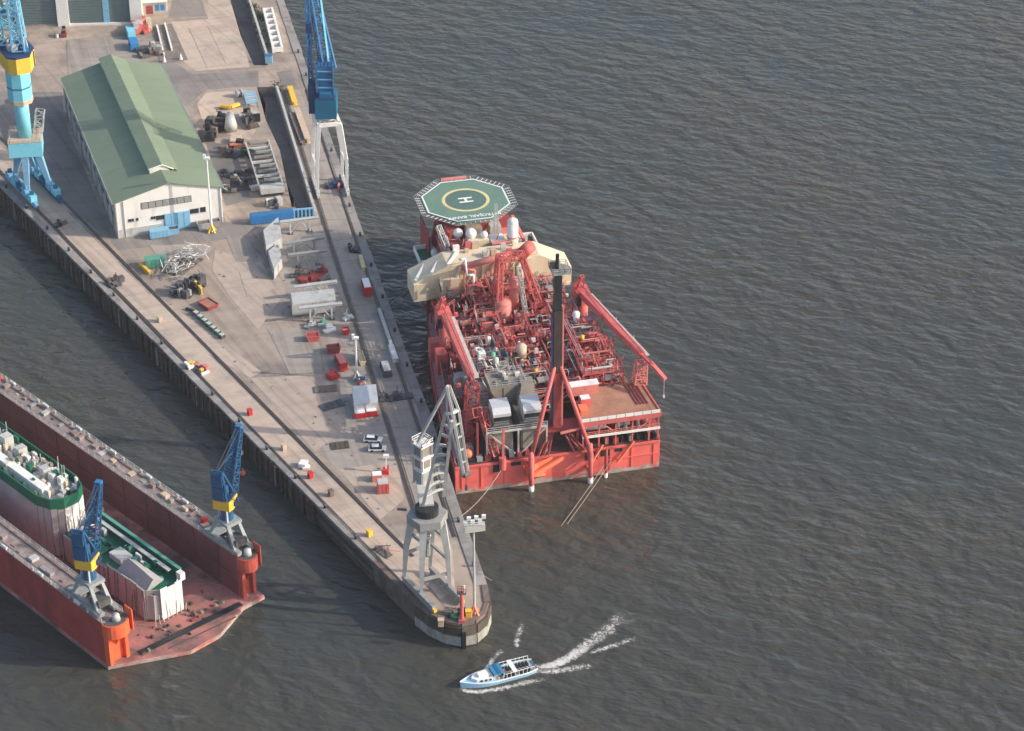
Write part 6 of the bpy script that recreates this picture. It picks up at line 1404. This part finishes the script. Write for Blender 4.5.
trestle('grey trestle nearest the camera in front of the white block section', 299, 308, 342, 303, 4.6, 'lgrey')
def slab_block(label, px, z0, H, m, name='block_section'):
    P = [at(u, v, QZ + H) for u, v in px]; c = sum(P, Vector()) / len(P); t = thing(name, label, 'steel block', (c.x, c.y, QZ + .05))
    Q = [(p.x - c.x, p.y - c.y) for p in P]; MB().prism(Q, z0, H - .15).build('block_body', m, t)
    MB().prism([(x * .97, y * .97) for x, y in Q], H - .15, H).build('top_plate', m, t)
    for k in range(len(Q)):
        a, b_ = Q[k], Q[(k + 1) % len(Q)]; MB().bar(((a[0] + b_[0]) / 2, (a[1] + b_[1]) / 2, z0), ((a[0] + b_[0]) / 2, (a[1] + b_[1]) / 2, H - .2), .3).build('side_stiffener', m, t)
slab_block('upright grey hull panel beside the rear trestle, the farther of two', [(263, 230), (278, 217), (282, 238), (266, 247)], .2, 3.4, 'lgrey')
slab_block('upright grey hull panel in shade, the nearer of two beside the trestles', [(268, 251), (278, 243), (282, 258), (274, 270)], .2, 3.2, 'lgrey')
slab_block('long white steel block section lying between two grey trestles', [(290, 293), (334, 288.5), (335.5, 300), (292, 304.5)], .4, 4.0, 'lgrey')
slab_block('large square white tank cover on the grey yard behind the red bins', [(352, 386), (376, 384), (378, 402), (354, 405)], .1, 3.4, 'silver', 'tank_cover')

# ------------------------------------------------------------------ vehicles and red kit
car('white estate car parked behind the other, farther from the camera', 373, 441.5, R(-6), 'white2', 4.6, group='cars parked on the quay')
car('white saloon car parked in front, nearer the camera', 377.5, 450.5, R(2), 'white2', 4.4, group='cars parked on the quay')
car('red van with a white roof and equipment on the quay road', 366.5, 291, rz_strip, 'carred', 6.4, True, stripe='white2', name='van', cat='van', H=2.7)
car('dark flatbed truck with red cab parked on the quay strip by the ship', 386, 372, rz_strip, 'dgrey', 6.2, True, stripe='lgrey', name='truck', cat='truck', H=2.0)
car('red flatbed trailer with a white side on the shaded yard', 341, 366, R(108), 'carred', 6.2, True, stripe='pink', name='trailer', cat='trailer', H=2.4)
skip('bright red open skip on the shaded yard', 313, 340, 3.2, 2.3, 1.5, R(10), 'red', 'dred')
skip('small red skip between the open skip and the quay road', 345.5, 334, 1.9, 1.6, 1.4, R(20), 'carred', 'pink')
skip('dark red pair of bins behind the red flatbed trailer', 333.5, 352, 3.4, 2.2, 1.6, R(14), 'dred', 'black')
skip('yellow flat tray beside the tall lamp mast on the shaded yard', 361, 361, 1.6, 5.2, 1.2, R(14), 'paleyellow', 'tan')
container('tool_container', 'red tool container with white lid, left of two in front of the white tank cover', 'container', 360, 417, 2.8, 1.8, 1.5, R(10), 'carred', lid='white2', pieces=False)
container('tool_container', 'red tool container with white lid, right of two in front of the white tank cover', 'container', 371.5, 415, 2.8, 1.8, 1.5, R(10), 'carred', lid='white2', pieces=False)
container('container', 'bright red cube container casting a long shadow on the sunlit quay', 'container', 383, 491, 2.7, 2.7, 2.7, R(8), 'red', lid='lgrey')
container('generator', 'white generator with red base behind the red cube container', 'generator', 377, 480, 2.4, 2.0, 1.8, R(8), 'pink', lid='white2', pieces=False)
c = at(386, 473); t = thing('platform_lift', 'red and white lifting post beside the white generator', 'lift', (c.x, c.y, QZ + .1)); MB().bb(-.7, .7, -.9, .9, 0, 1.2).build('base', 'carred', t); MB().bar((0, 0, 1.2), (.2, .4, 4.2), .35).build('post', 'white', t); MB().bb(-.6, .8, 0, .9, 4.2, 4.9).build('basket', 'white', t)
for u0, v0, u1, v1, lb, m_ in ((314, 390.5, 337, 388.5, 'dark brown steel mats in a row on the sunlit yard', 'scrap'), (321, 409, 343, 402.5, 'dark grey steel plate lying flat on the yard', 'dgrey'), (331, 447, 349, 445, 'dark brown timber mats at the edge of the sunlit patch', 'timber')):
    a, b_ = at(u0, v0), at(u1, v1); c = (a + b_) / 2; L = (b_ - a).length; t = thing('ground_mat', lb, 'mat', (c.x, c.y, QZ + .05), ang(a, b_))
    for i in range(4): MB().bb(-L / 2 + i * L / 4 + .05, -L / 2 + (i + 1) * L / 4 - .05, -1.5, 1.5, 0, .25 + .05 * (i % 2)).build('mat_panel', m_, t)
for u, v, m_, lb in ((250, 415, 'carred', 'small red bollard cabinet on the left quay strip beside a grey shadow'), (284, 450, 'tan', 'small tan cabinet on the left quay strip'), (310.5, 478, 'carred', 'round red bin at the left quay edge'), (331, 496, 'scrap', 'small rusty post box on the left quay strip'), (369.5, 536, 'yellow', 'bright yellow box casting a shadow on the left quay strip'), (160, 322, 'tan', 'small tan survey box on the left quay strip')):
    c = at(u, v); t = thing('quay_cabinet', lb, 'cabinet', (c.x, c.y, QZ + .08), rz_left); MB().bb(-.6, .6, -.5, .5, .1, 1.5).build('cabinet_body', m_, t); MB().bb(-.7, .7, -.6, .6, 1.5, 1.62).build('cabinet_lid', m_, t); MB().bb(-.4, .4, -.4, .4, 0, .1).build('foot', 'dgrey', t)

# small litter on the yard: offcuts, pallets and blocks too small to pick apart
lt = MB(); rl = random.Random(77)
for i in range(170):
    u = rl.uniform(150, 400); v = rl.uniform(250, 540); p = at(u, v)
    if p.x < line_x((ri0.x, ri0.y), (ri1.x, ri1.y), p.y) + 1.0 or p.x > right_x(p.y) - 11.5: continue
    lt.box((p.x, p.y, QZ + .16), (rl.uniform(.15, .8), rl.uniform(.1, .4), rl.uniform(.08, .3)), rl.uniform(0, 3))
tag(lt.build('yard_litter', 'taupe'), kind='stuff')
# bollards along the quay
def bollard_at(p, label, group):
    t = thing('bollard', label, 'bollard', p, 0, group); MB().tube((0, 0, 0), (0, 0, .9), .34, .28, n=10).build('post', 'black', t); MB().dome((0, 0, .9), .46, 10, 2, .5).build('cap', 'dgrey', t); return t
proto = None
for i in range(15):
    p = P0 + dL * (237 - i * 14.5) + nL * .7; p = Vector((p.x, p.y, QZ + .25)); lb = 'black mooring bollard on the left quay edge, ' + ORD[i] + ' counted from the pier nose'
    if proto is None: proto = bollard_at(p, lb, 'bollards on the left quay edge')
    else: dup(proto, p, None, lb)
proto = None
for i in range(17):
    y = -95 + i * 17; p = Vector((right_x(y) - .9, y, QZ + .25)); lb = 'black mooring bollard on the right quay edge, ' + ORD[i] + ' counted from the pier nose'
    if proto is None: proto = bollard_at(p, lb, 'bollards on the right quay edge')
    else: dup(proto, p, None, lb)
# lamp masts
def mast(label, u, v, H, m, foot, heads):
    c = at(u, v); t = thing('lamp_mast', label, 'lamp mast', (c.x, c.y, QZ + .1)); MB().tube((0, 0, 0), (0, 0, H), .32, .2, n=10).build('mast_pole', m, t)
    f = MB()
    for k in range(4): f.bar((1.3 * math.cos(R(90 * k + 45)), 1.3 * math.sin(R(90 * k + 45)), 0), (0, 0, 2.2), .4)
    f.build('mast_foot', foot, t)
    if heads > 1:
        MB().box((.2, 0, H), (4.6, 1.0, 1.6), R(14)).build('lamp_gantry', 'lgrey', t)
        MB().rail([(-2, -.8, H + .8), (2.4, -.2, H + .8)], 1, .1, .8).build('railing', 'white', t)
        for i in range(heads):
            x = -1.8 + i * 4.0 / (heads - 1); MB().box((x, .2 + x * .25, H + 1.6 + (i % 2) * .9), (.9, .7, .8)).build('floodlight', 'white2', t)
    else:
        MB().box((0, 0, H + .2), (1.6, .9, .5)).build('lamp_head', 'white2', t); MB().box((-.6, 0, H + .9), (.7, .6, .7)).build('floodlight', 'white2', t)
mast('white lamp mast with yellow foot in front of the warehouse', 212, 232, 23, 'white2', 'yellow', 1)
mast('white lamp mast standing in the ship shadow beside the yellow tray', 357, 379, 12.0, 'white2', 'lgrey', 1)
mast('tall grey floodlight mast with a lamp gantry and orange foot at the pier nose', 474.5, 614, 23.5, 'lgrey', 'orange', 6)
c = at(462, 622); t = thing('signal_post', 'bright red signal post with a round top frame at the pier nose', 'post', (c.x, c.y, QZ + .1)); MB().tube((0, 0, 0), (0, 0, 7.4), .42, n=10).build('post', 'red', t); MB().bb(-.7, .7, -.7, .7, 0, .8).build('post_base', 'red', t); MB().box((0, 0, 8.0), (1.9, 1.2, .2)).build('platform', 'scrap', t); MB().rail([(-.95, -.6, 8.1), (.95, -.6, 8.1), (.95, .6, 8.1), (-.95, .6, 8.1)], 1.2, .1, 1, True).build('railing', 'dred', t); MB().tube((.6, 0, 8), (.6, 0, 10), .2, n=6).build('signal_lamp', 'white2', t)
for u, v, m_, lb in ((468.5, 617, 'yellow', 'yellow cabinet between the red post and the floodlight mast'), (441, 626, 'tan', 'small tan cabinet on the left curve of the pier nose')):
    c = at(u, v); t = thing('quay_cabinet', lb, 'cabinet', (c.x, c.y, QZ + .1)); MB().bb(-.6, .6, -.5, .5, 0, 1.7).build('cabinet_body', m_, t); MB().bb(-.7, .7, -.6, .6, 1.7, 1.8).build('cabinet_lid', m_, t)
# buoy
c = at(243, 475, 0); t = thing('buoy', 'small orange and pink buoy floating between dock and pier', 'buoy', (c.x, c.y, 0)); MB().dome((0, 0, .5), .75, 12, 4, 1.1, True).build('float', 'orange', t, True); MB().tube((0, 0, 1.0), (0, 0, 2.0), .3, .15, n=8).build('top_mark', 'pink', t)

# ------------------------------------------------------------------ mooring ropes
def rope(label, p, q, sag, r=.1):
    pts = []; p = Vector(p); q = Vector(q)
    for i in range(15):
        k = i / 14; a = p.lerp(q, k); a.z -= sag * 4 * k * (1 - k); pts.append(a)
    b = MB().path(pts, r, 5); o = b.build('mooring_rope', 'rope'); tag(o, label, 'rope'); return o
sw = lambda r_, a, z: Vector((11.25 + r_ * .973 - a * .232, -52.2 + r_ * .232 + a * .973, z))
rope('mooring rope hanging from the port stern of the red ship to the pier', sw(-14, -.4, 6.2), (right_x(-77) - .6, -77, QZ + .8), 1.6)
rope('mooring rope from the stern down into the water, left of a pair', sw(12.0, -.5, 4.0), at(561, 526, 0), .3, .08)
rope('mooring rope from the stern down into the water, right of a pair', sw(13.2, -.5, 4.0), at(567, 524, 0), .3, .08)
rope('mooring rope from the bow of the red ship to the pier, upper of two', sw(-11.5, 93, 11), (right_x(19) - .6, 19, QZ + .8), 1.2)
rope('mooring rope from the bow of the red ship to the pier, lower of two', sw(-13, 90, 11), (right_x(17) - .6, 17, QZ + .8), 1.8)
rope('thin mooring line from the pier nose out towards the river', (right_x(-98) - .6, -98, QZ + .9), at(492, 580.5, 5), .1, .1)

# ------------------------------------------------------------------ harbour launch
bo, st = at(460, 686, .6), at(534.5, 666, .6); c = (bo + st) / 2; L = (st - bo).length
bt = thing('harbour_launch', 'light blue open harbour launch with white foredeck and rows of dark seats', 'boat', (c.x, c.y, 0), ang(st, bo))
def bw(t): return 2.35 * (1 - max(0, (t - .55) / .45) ** 2.2) * (1 - .25 * max(0, (.2 - t) / .2) ** 2)
N = 20; b = MB()
for i in range(N + 1):
    t_ = i / N; x = -L / 2 + L * t_; w_ = max(.05, bw(t_)); zt = 1.15 + .7 * max(0, t_ - .5) ** 1.5 * 2
    b.v += [(x, -w_, zt), (x * .97, -w_ * .8, -.4), (x * .97, w_ * .8, -.4), (x, w_, zt)]
for i in range(N):
    k = i * 4
    b.f += [(k, k + 1, k + 5, k + 4), (k + 1, k + 2, k + 6, k + 5), (k + 2, k + 3, k + 7, k + 6)]
b.f += [(0, 3, 2, 1), (N * 4, N * 4 + 1, N * 4 + 2, N * 4 + 3)]
b.build('hull', 'boatblue', bt)
d = MB(); e_ = MB()
for i in range(N):
    ta, tb = i / N, (i + 1) / N; xa, xb = -L / 2 + L * ta, -L / 2 + L * tb; wa, wb = max(.05, bw(ta)), max(.05, bw(tb))
    z_ = .75 if tb < .58 else 1.12 + .7 * max(0, ta - .5) ** 1.5 * 2
    (d if tb < .58 else e_).poly([(xa, -wa * .93, z_), (xb, -wb * .93, z_), (xb, wb * .93, z_), (xa, wa * .93, z_)])
d.build('well_deck', 'lgrey', bt); e_.build('foredeck', 'boatblue', bt)
gl = MB()
for s in (-1, 1):
    for i in range(N):
        ta, tb = i / N, (i + 1) / N
        za, zb = (1.2 + .7 * max(0, q_ - .5) ** 1.5 * 2 for q_ in (ta, tb))
        gl.bar((-L / 2 + L * ta, s * max(.05, bw(ta)), za), (-L / 2 + L * tb, s * max(.05, bw(tb)), zb), .16, .2)
gl.build('gunwale', 'white2', bt)
MB().prism([(1.6, -1.7), (5.2, -1.2), (6.2, 0), (5.2, 1.2), (1.6, 1.7)], 1.1, 2.0).build('forward_cabin', 'white2', bt)
MB().prism([(2.4, -.9), (4.6, -.6), (4.6, .6), (2.4, .9)], 2.0, 2.5).build('cabin_hatch', 'white2', bt)
for s in (-1, 1):
    for k in range(3): MB().bb(2.0 + k, 2.5 + k, min(s * (1.72 - .12 * k), s * (1.3)), max(s * (1.72 - .12 * k), s * 1.3), 1.35, 1.8).build('porthole', 'black', bt)
wh_ = MB().bb(-1.0, 1.5, -1.8, 1.8, 2.5, 2.7).build('wheelhouse_roof', 'boatroof', bt)
MB().add([(1.5, -1.7, 1.9), (1.5, 1.7, 1.9), (.9, 1.7, 2.5), (.9, -1.7, 2.5)], [(0, 1, 2, 3)]).build('windscreen', 'glass', bt)
MB().bb(-.2, .6, -1.81, 1.81, 2.705, 2.78).build('roof_panel', 'teal', wh_)
for x in (-.9, 1.3):
    for s in (-1.6, 1.6): MB().bar((x, s, .8), (x, s, 2.5), .14).build('roof_post', 'white2', bt)
for i in range(9):
    x = -L / 2 + 1.2 + i * .78
    if 3.6 < i < 5: continue
    for s in (-1, 1):
        MB().bb(x, x + .45, *(sorted((s * .35, s * 1.75))), .76, 1.25).build('seat', 'black', bt)
MB().bb(-3.9, -2.9, -2.1, 2.1, 2.3, 2.42).build('canopy_bar', 'white2', bt)
for s in (-1, 1):
    for i in range(10): MB().bar((-L / 2 + .8 + i * .95, s * bw((.8 + i * .95) / L) * .97, 1.1), (-L / 2 + .8 + i * .95, s * bw((.8 + i * .95) / L) * .97, 2.3), .08).build('canopy_post', 'white2', bt)
    MB().bar((-L / 2 + .8, s * 1.95, 2.3), (-1.0, s * 2.1, 2.3), .1).build('canopy_rail', 'white2', bt)
MB().bb(-1.9, -1.4, -.5, 0, .8, 1.7).build('engine_cover', 'pink', bt)
# wake: ribbons of foam lying on the water, broken up by noise and thinning towards their edges and ends
fm = bpy.data.materials.new('wake_foam'); fm.use_nodes = True; n_ = fm.node_tree.nodes; l_ = fm.node_tree.links; pb = n_['Principled BSDF']
pb.inputs['Base Color'].default_value = (.68, .66, .62, 1); pb.inputs['Roughness'].default_value = .9
at_ = n_.new('ShaderNodeAttribute'); at_.attribute_name = 'foam'; gp = n_.new('ShaderNodeNewGeometry')
def fnoise(sc, det):
    q_ = n_.new('ShaderNodeTexNoise'); q_.inputs['Scale'].default_value = sc; q_.inputs['Detail'].default_value = det; q_.inputs['Roughness'].default_value = .65; q_.inputs['Distortion'].default_value = 1.2
    l_.new(gp.outputs['Position'], q_.inputs['Vector']); return q_.outputs['Fac']
ad = n_.new('ShaderNodeMath'); ad.operation = 'MULTIPLY_ADD'; l_.new(fnoise(.7, 8), ad.inputs[0]); ad.inputs[1].default_value = 2.4; ad.inputs[2].default_value = -1.42
sm = n_.new('ShaderNodeMath'); sm.operation = 'ADD'; l_.new(ad.outputs[0], sm.inputs[0]); l_.new(at_.outputs['Fac'], sm.inputs[1])
cl = n_.new('ShaderNodeMapRange'); l_.new(sm.outputs[0], cl.inputs[0]); cl.inputs[1].default_value = 0.0; cl.inputs[2].default_value = .75; cl.inputs[4].default_value = .9
l_.new(cl.outputs[0], pb.inputs['Alpha'])
wv = []; wf = []; wa = []
def ribbon(pts, w0, w1, a0, a1):
    P = [at(u, v, 0) for u, v in pts]; D = []
    for a, b_ in zip(P[:-1], P[1:]):
        k = max(2, int((b_ - a).length / .8)); D += [a.lerp(b_, i / k) for i in range(k)]
    D.append(P[-1]); n = len(D); base = len(wv); K = 6
    for i, p in enumerate(D):
        t_ = i / (n - 1); d_ = (D[min(i + 1, n - 1)] - D[max(i - 1, 0)]).normalized(); nn = Vector((-d_.y, d_.x, 0)); w_ = w0 + (w1 - w0) * t_
        for j in range(K + 1):
            s_ = j / K * 2 - 1; q_ = p + nn * w_ * s_; wv.append((q_.x, q_.y, .04)); wa.append((a0 + (a1 - a0) * t_) * (1 - abs(s_) ** 1.6) * min(1, 8 * t_ + .3) * min(1, 6 * (1 - t_)))
    for i in range(n - 1):
        for j in range(K): wf.append((base + i * (K + 1) + j, base + i * (K + 1) + j + 1, base + (i + 1) * (K + 1) + j + 1, base + (i + 1) * (K + 1) + j))
ribbon([(532, 669), (542, 667.5), (556, 664.5), (574, 655), (595, 639), (614, 625), (634, 611)], 1.4, 2.9, 1.18, .22)
ribbon([(533, 671), (556, 671.5), (578, 668), (600, 664)], 1.0, 1.6, .95, .3)
ribbon([(459, 688), (468, 691.5), (482, 692), (502, 688.5), (526, 683), (552, 679)], .8, 1.2, 1.0, .4)
ribbon([(462, 684), (472, 677), (486, 670), (494, 657), (503, 650), (512, 649)], .6, 1.0, .85, .4)
ribbon([(516, 648), (518, 634), (524, 621)], .9, .9, .62, .45)
ribbon([(590, 653), (612, 646), (638, 638)], .9, 1.1, .66, .45)
fo_ = bpy.data.meshes.new('wake_foam'); fo_.from_pydata(wv, [], wf); at2 = fo_.attributes.new('foam', 'FLOAT', 'POINT'); at2.data.foreach_set('value', wa); fo_.materials.append(fm)
fo_ = bpy.data.objects.new('wake_foam', fo_); C.objects.link(fo_); fo_['kind'] = 'stuff'
# ------------------------------------------------------------------ haze over the river
hz = MB().bb(-6200, 6200, -3200, 9200, -3.2, 353).build('haze', 'white'); hz.data.materials.clear()
hm = bpy.data.materials.new('haze_air'); hm.use_nodes = True; hn = hm.node_tree.nodes; hn.clear()
ho = hn.new('ShaderNodeOutputMaterial'); hv = hn.new('ShaderNodeVolumePrincipled')
hv.inputs['Density'].default_value = 0.000042; hv.inputs['Color'].default_value = (0.90, 0.94, 1.0, 1); hv.inputs['Anisotropy'].default_value = 0.0
hm.node_tree.links.new(hv.outputs[0], ho.inputs['Volume']); hz.data.materials.append(hm); hz['kind'] = 'stuff'
hz.display_type = 'WIRE'
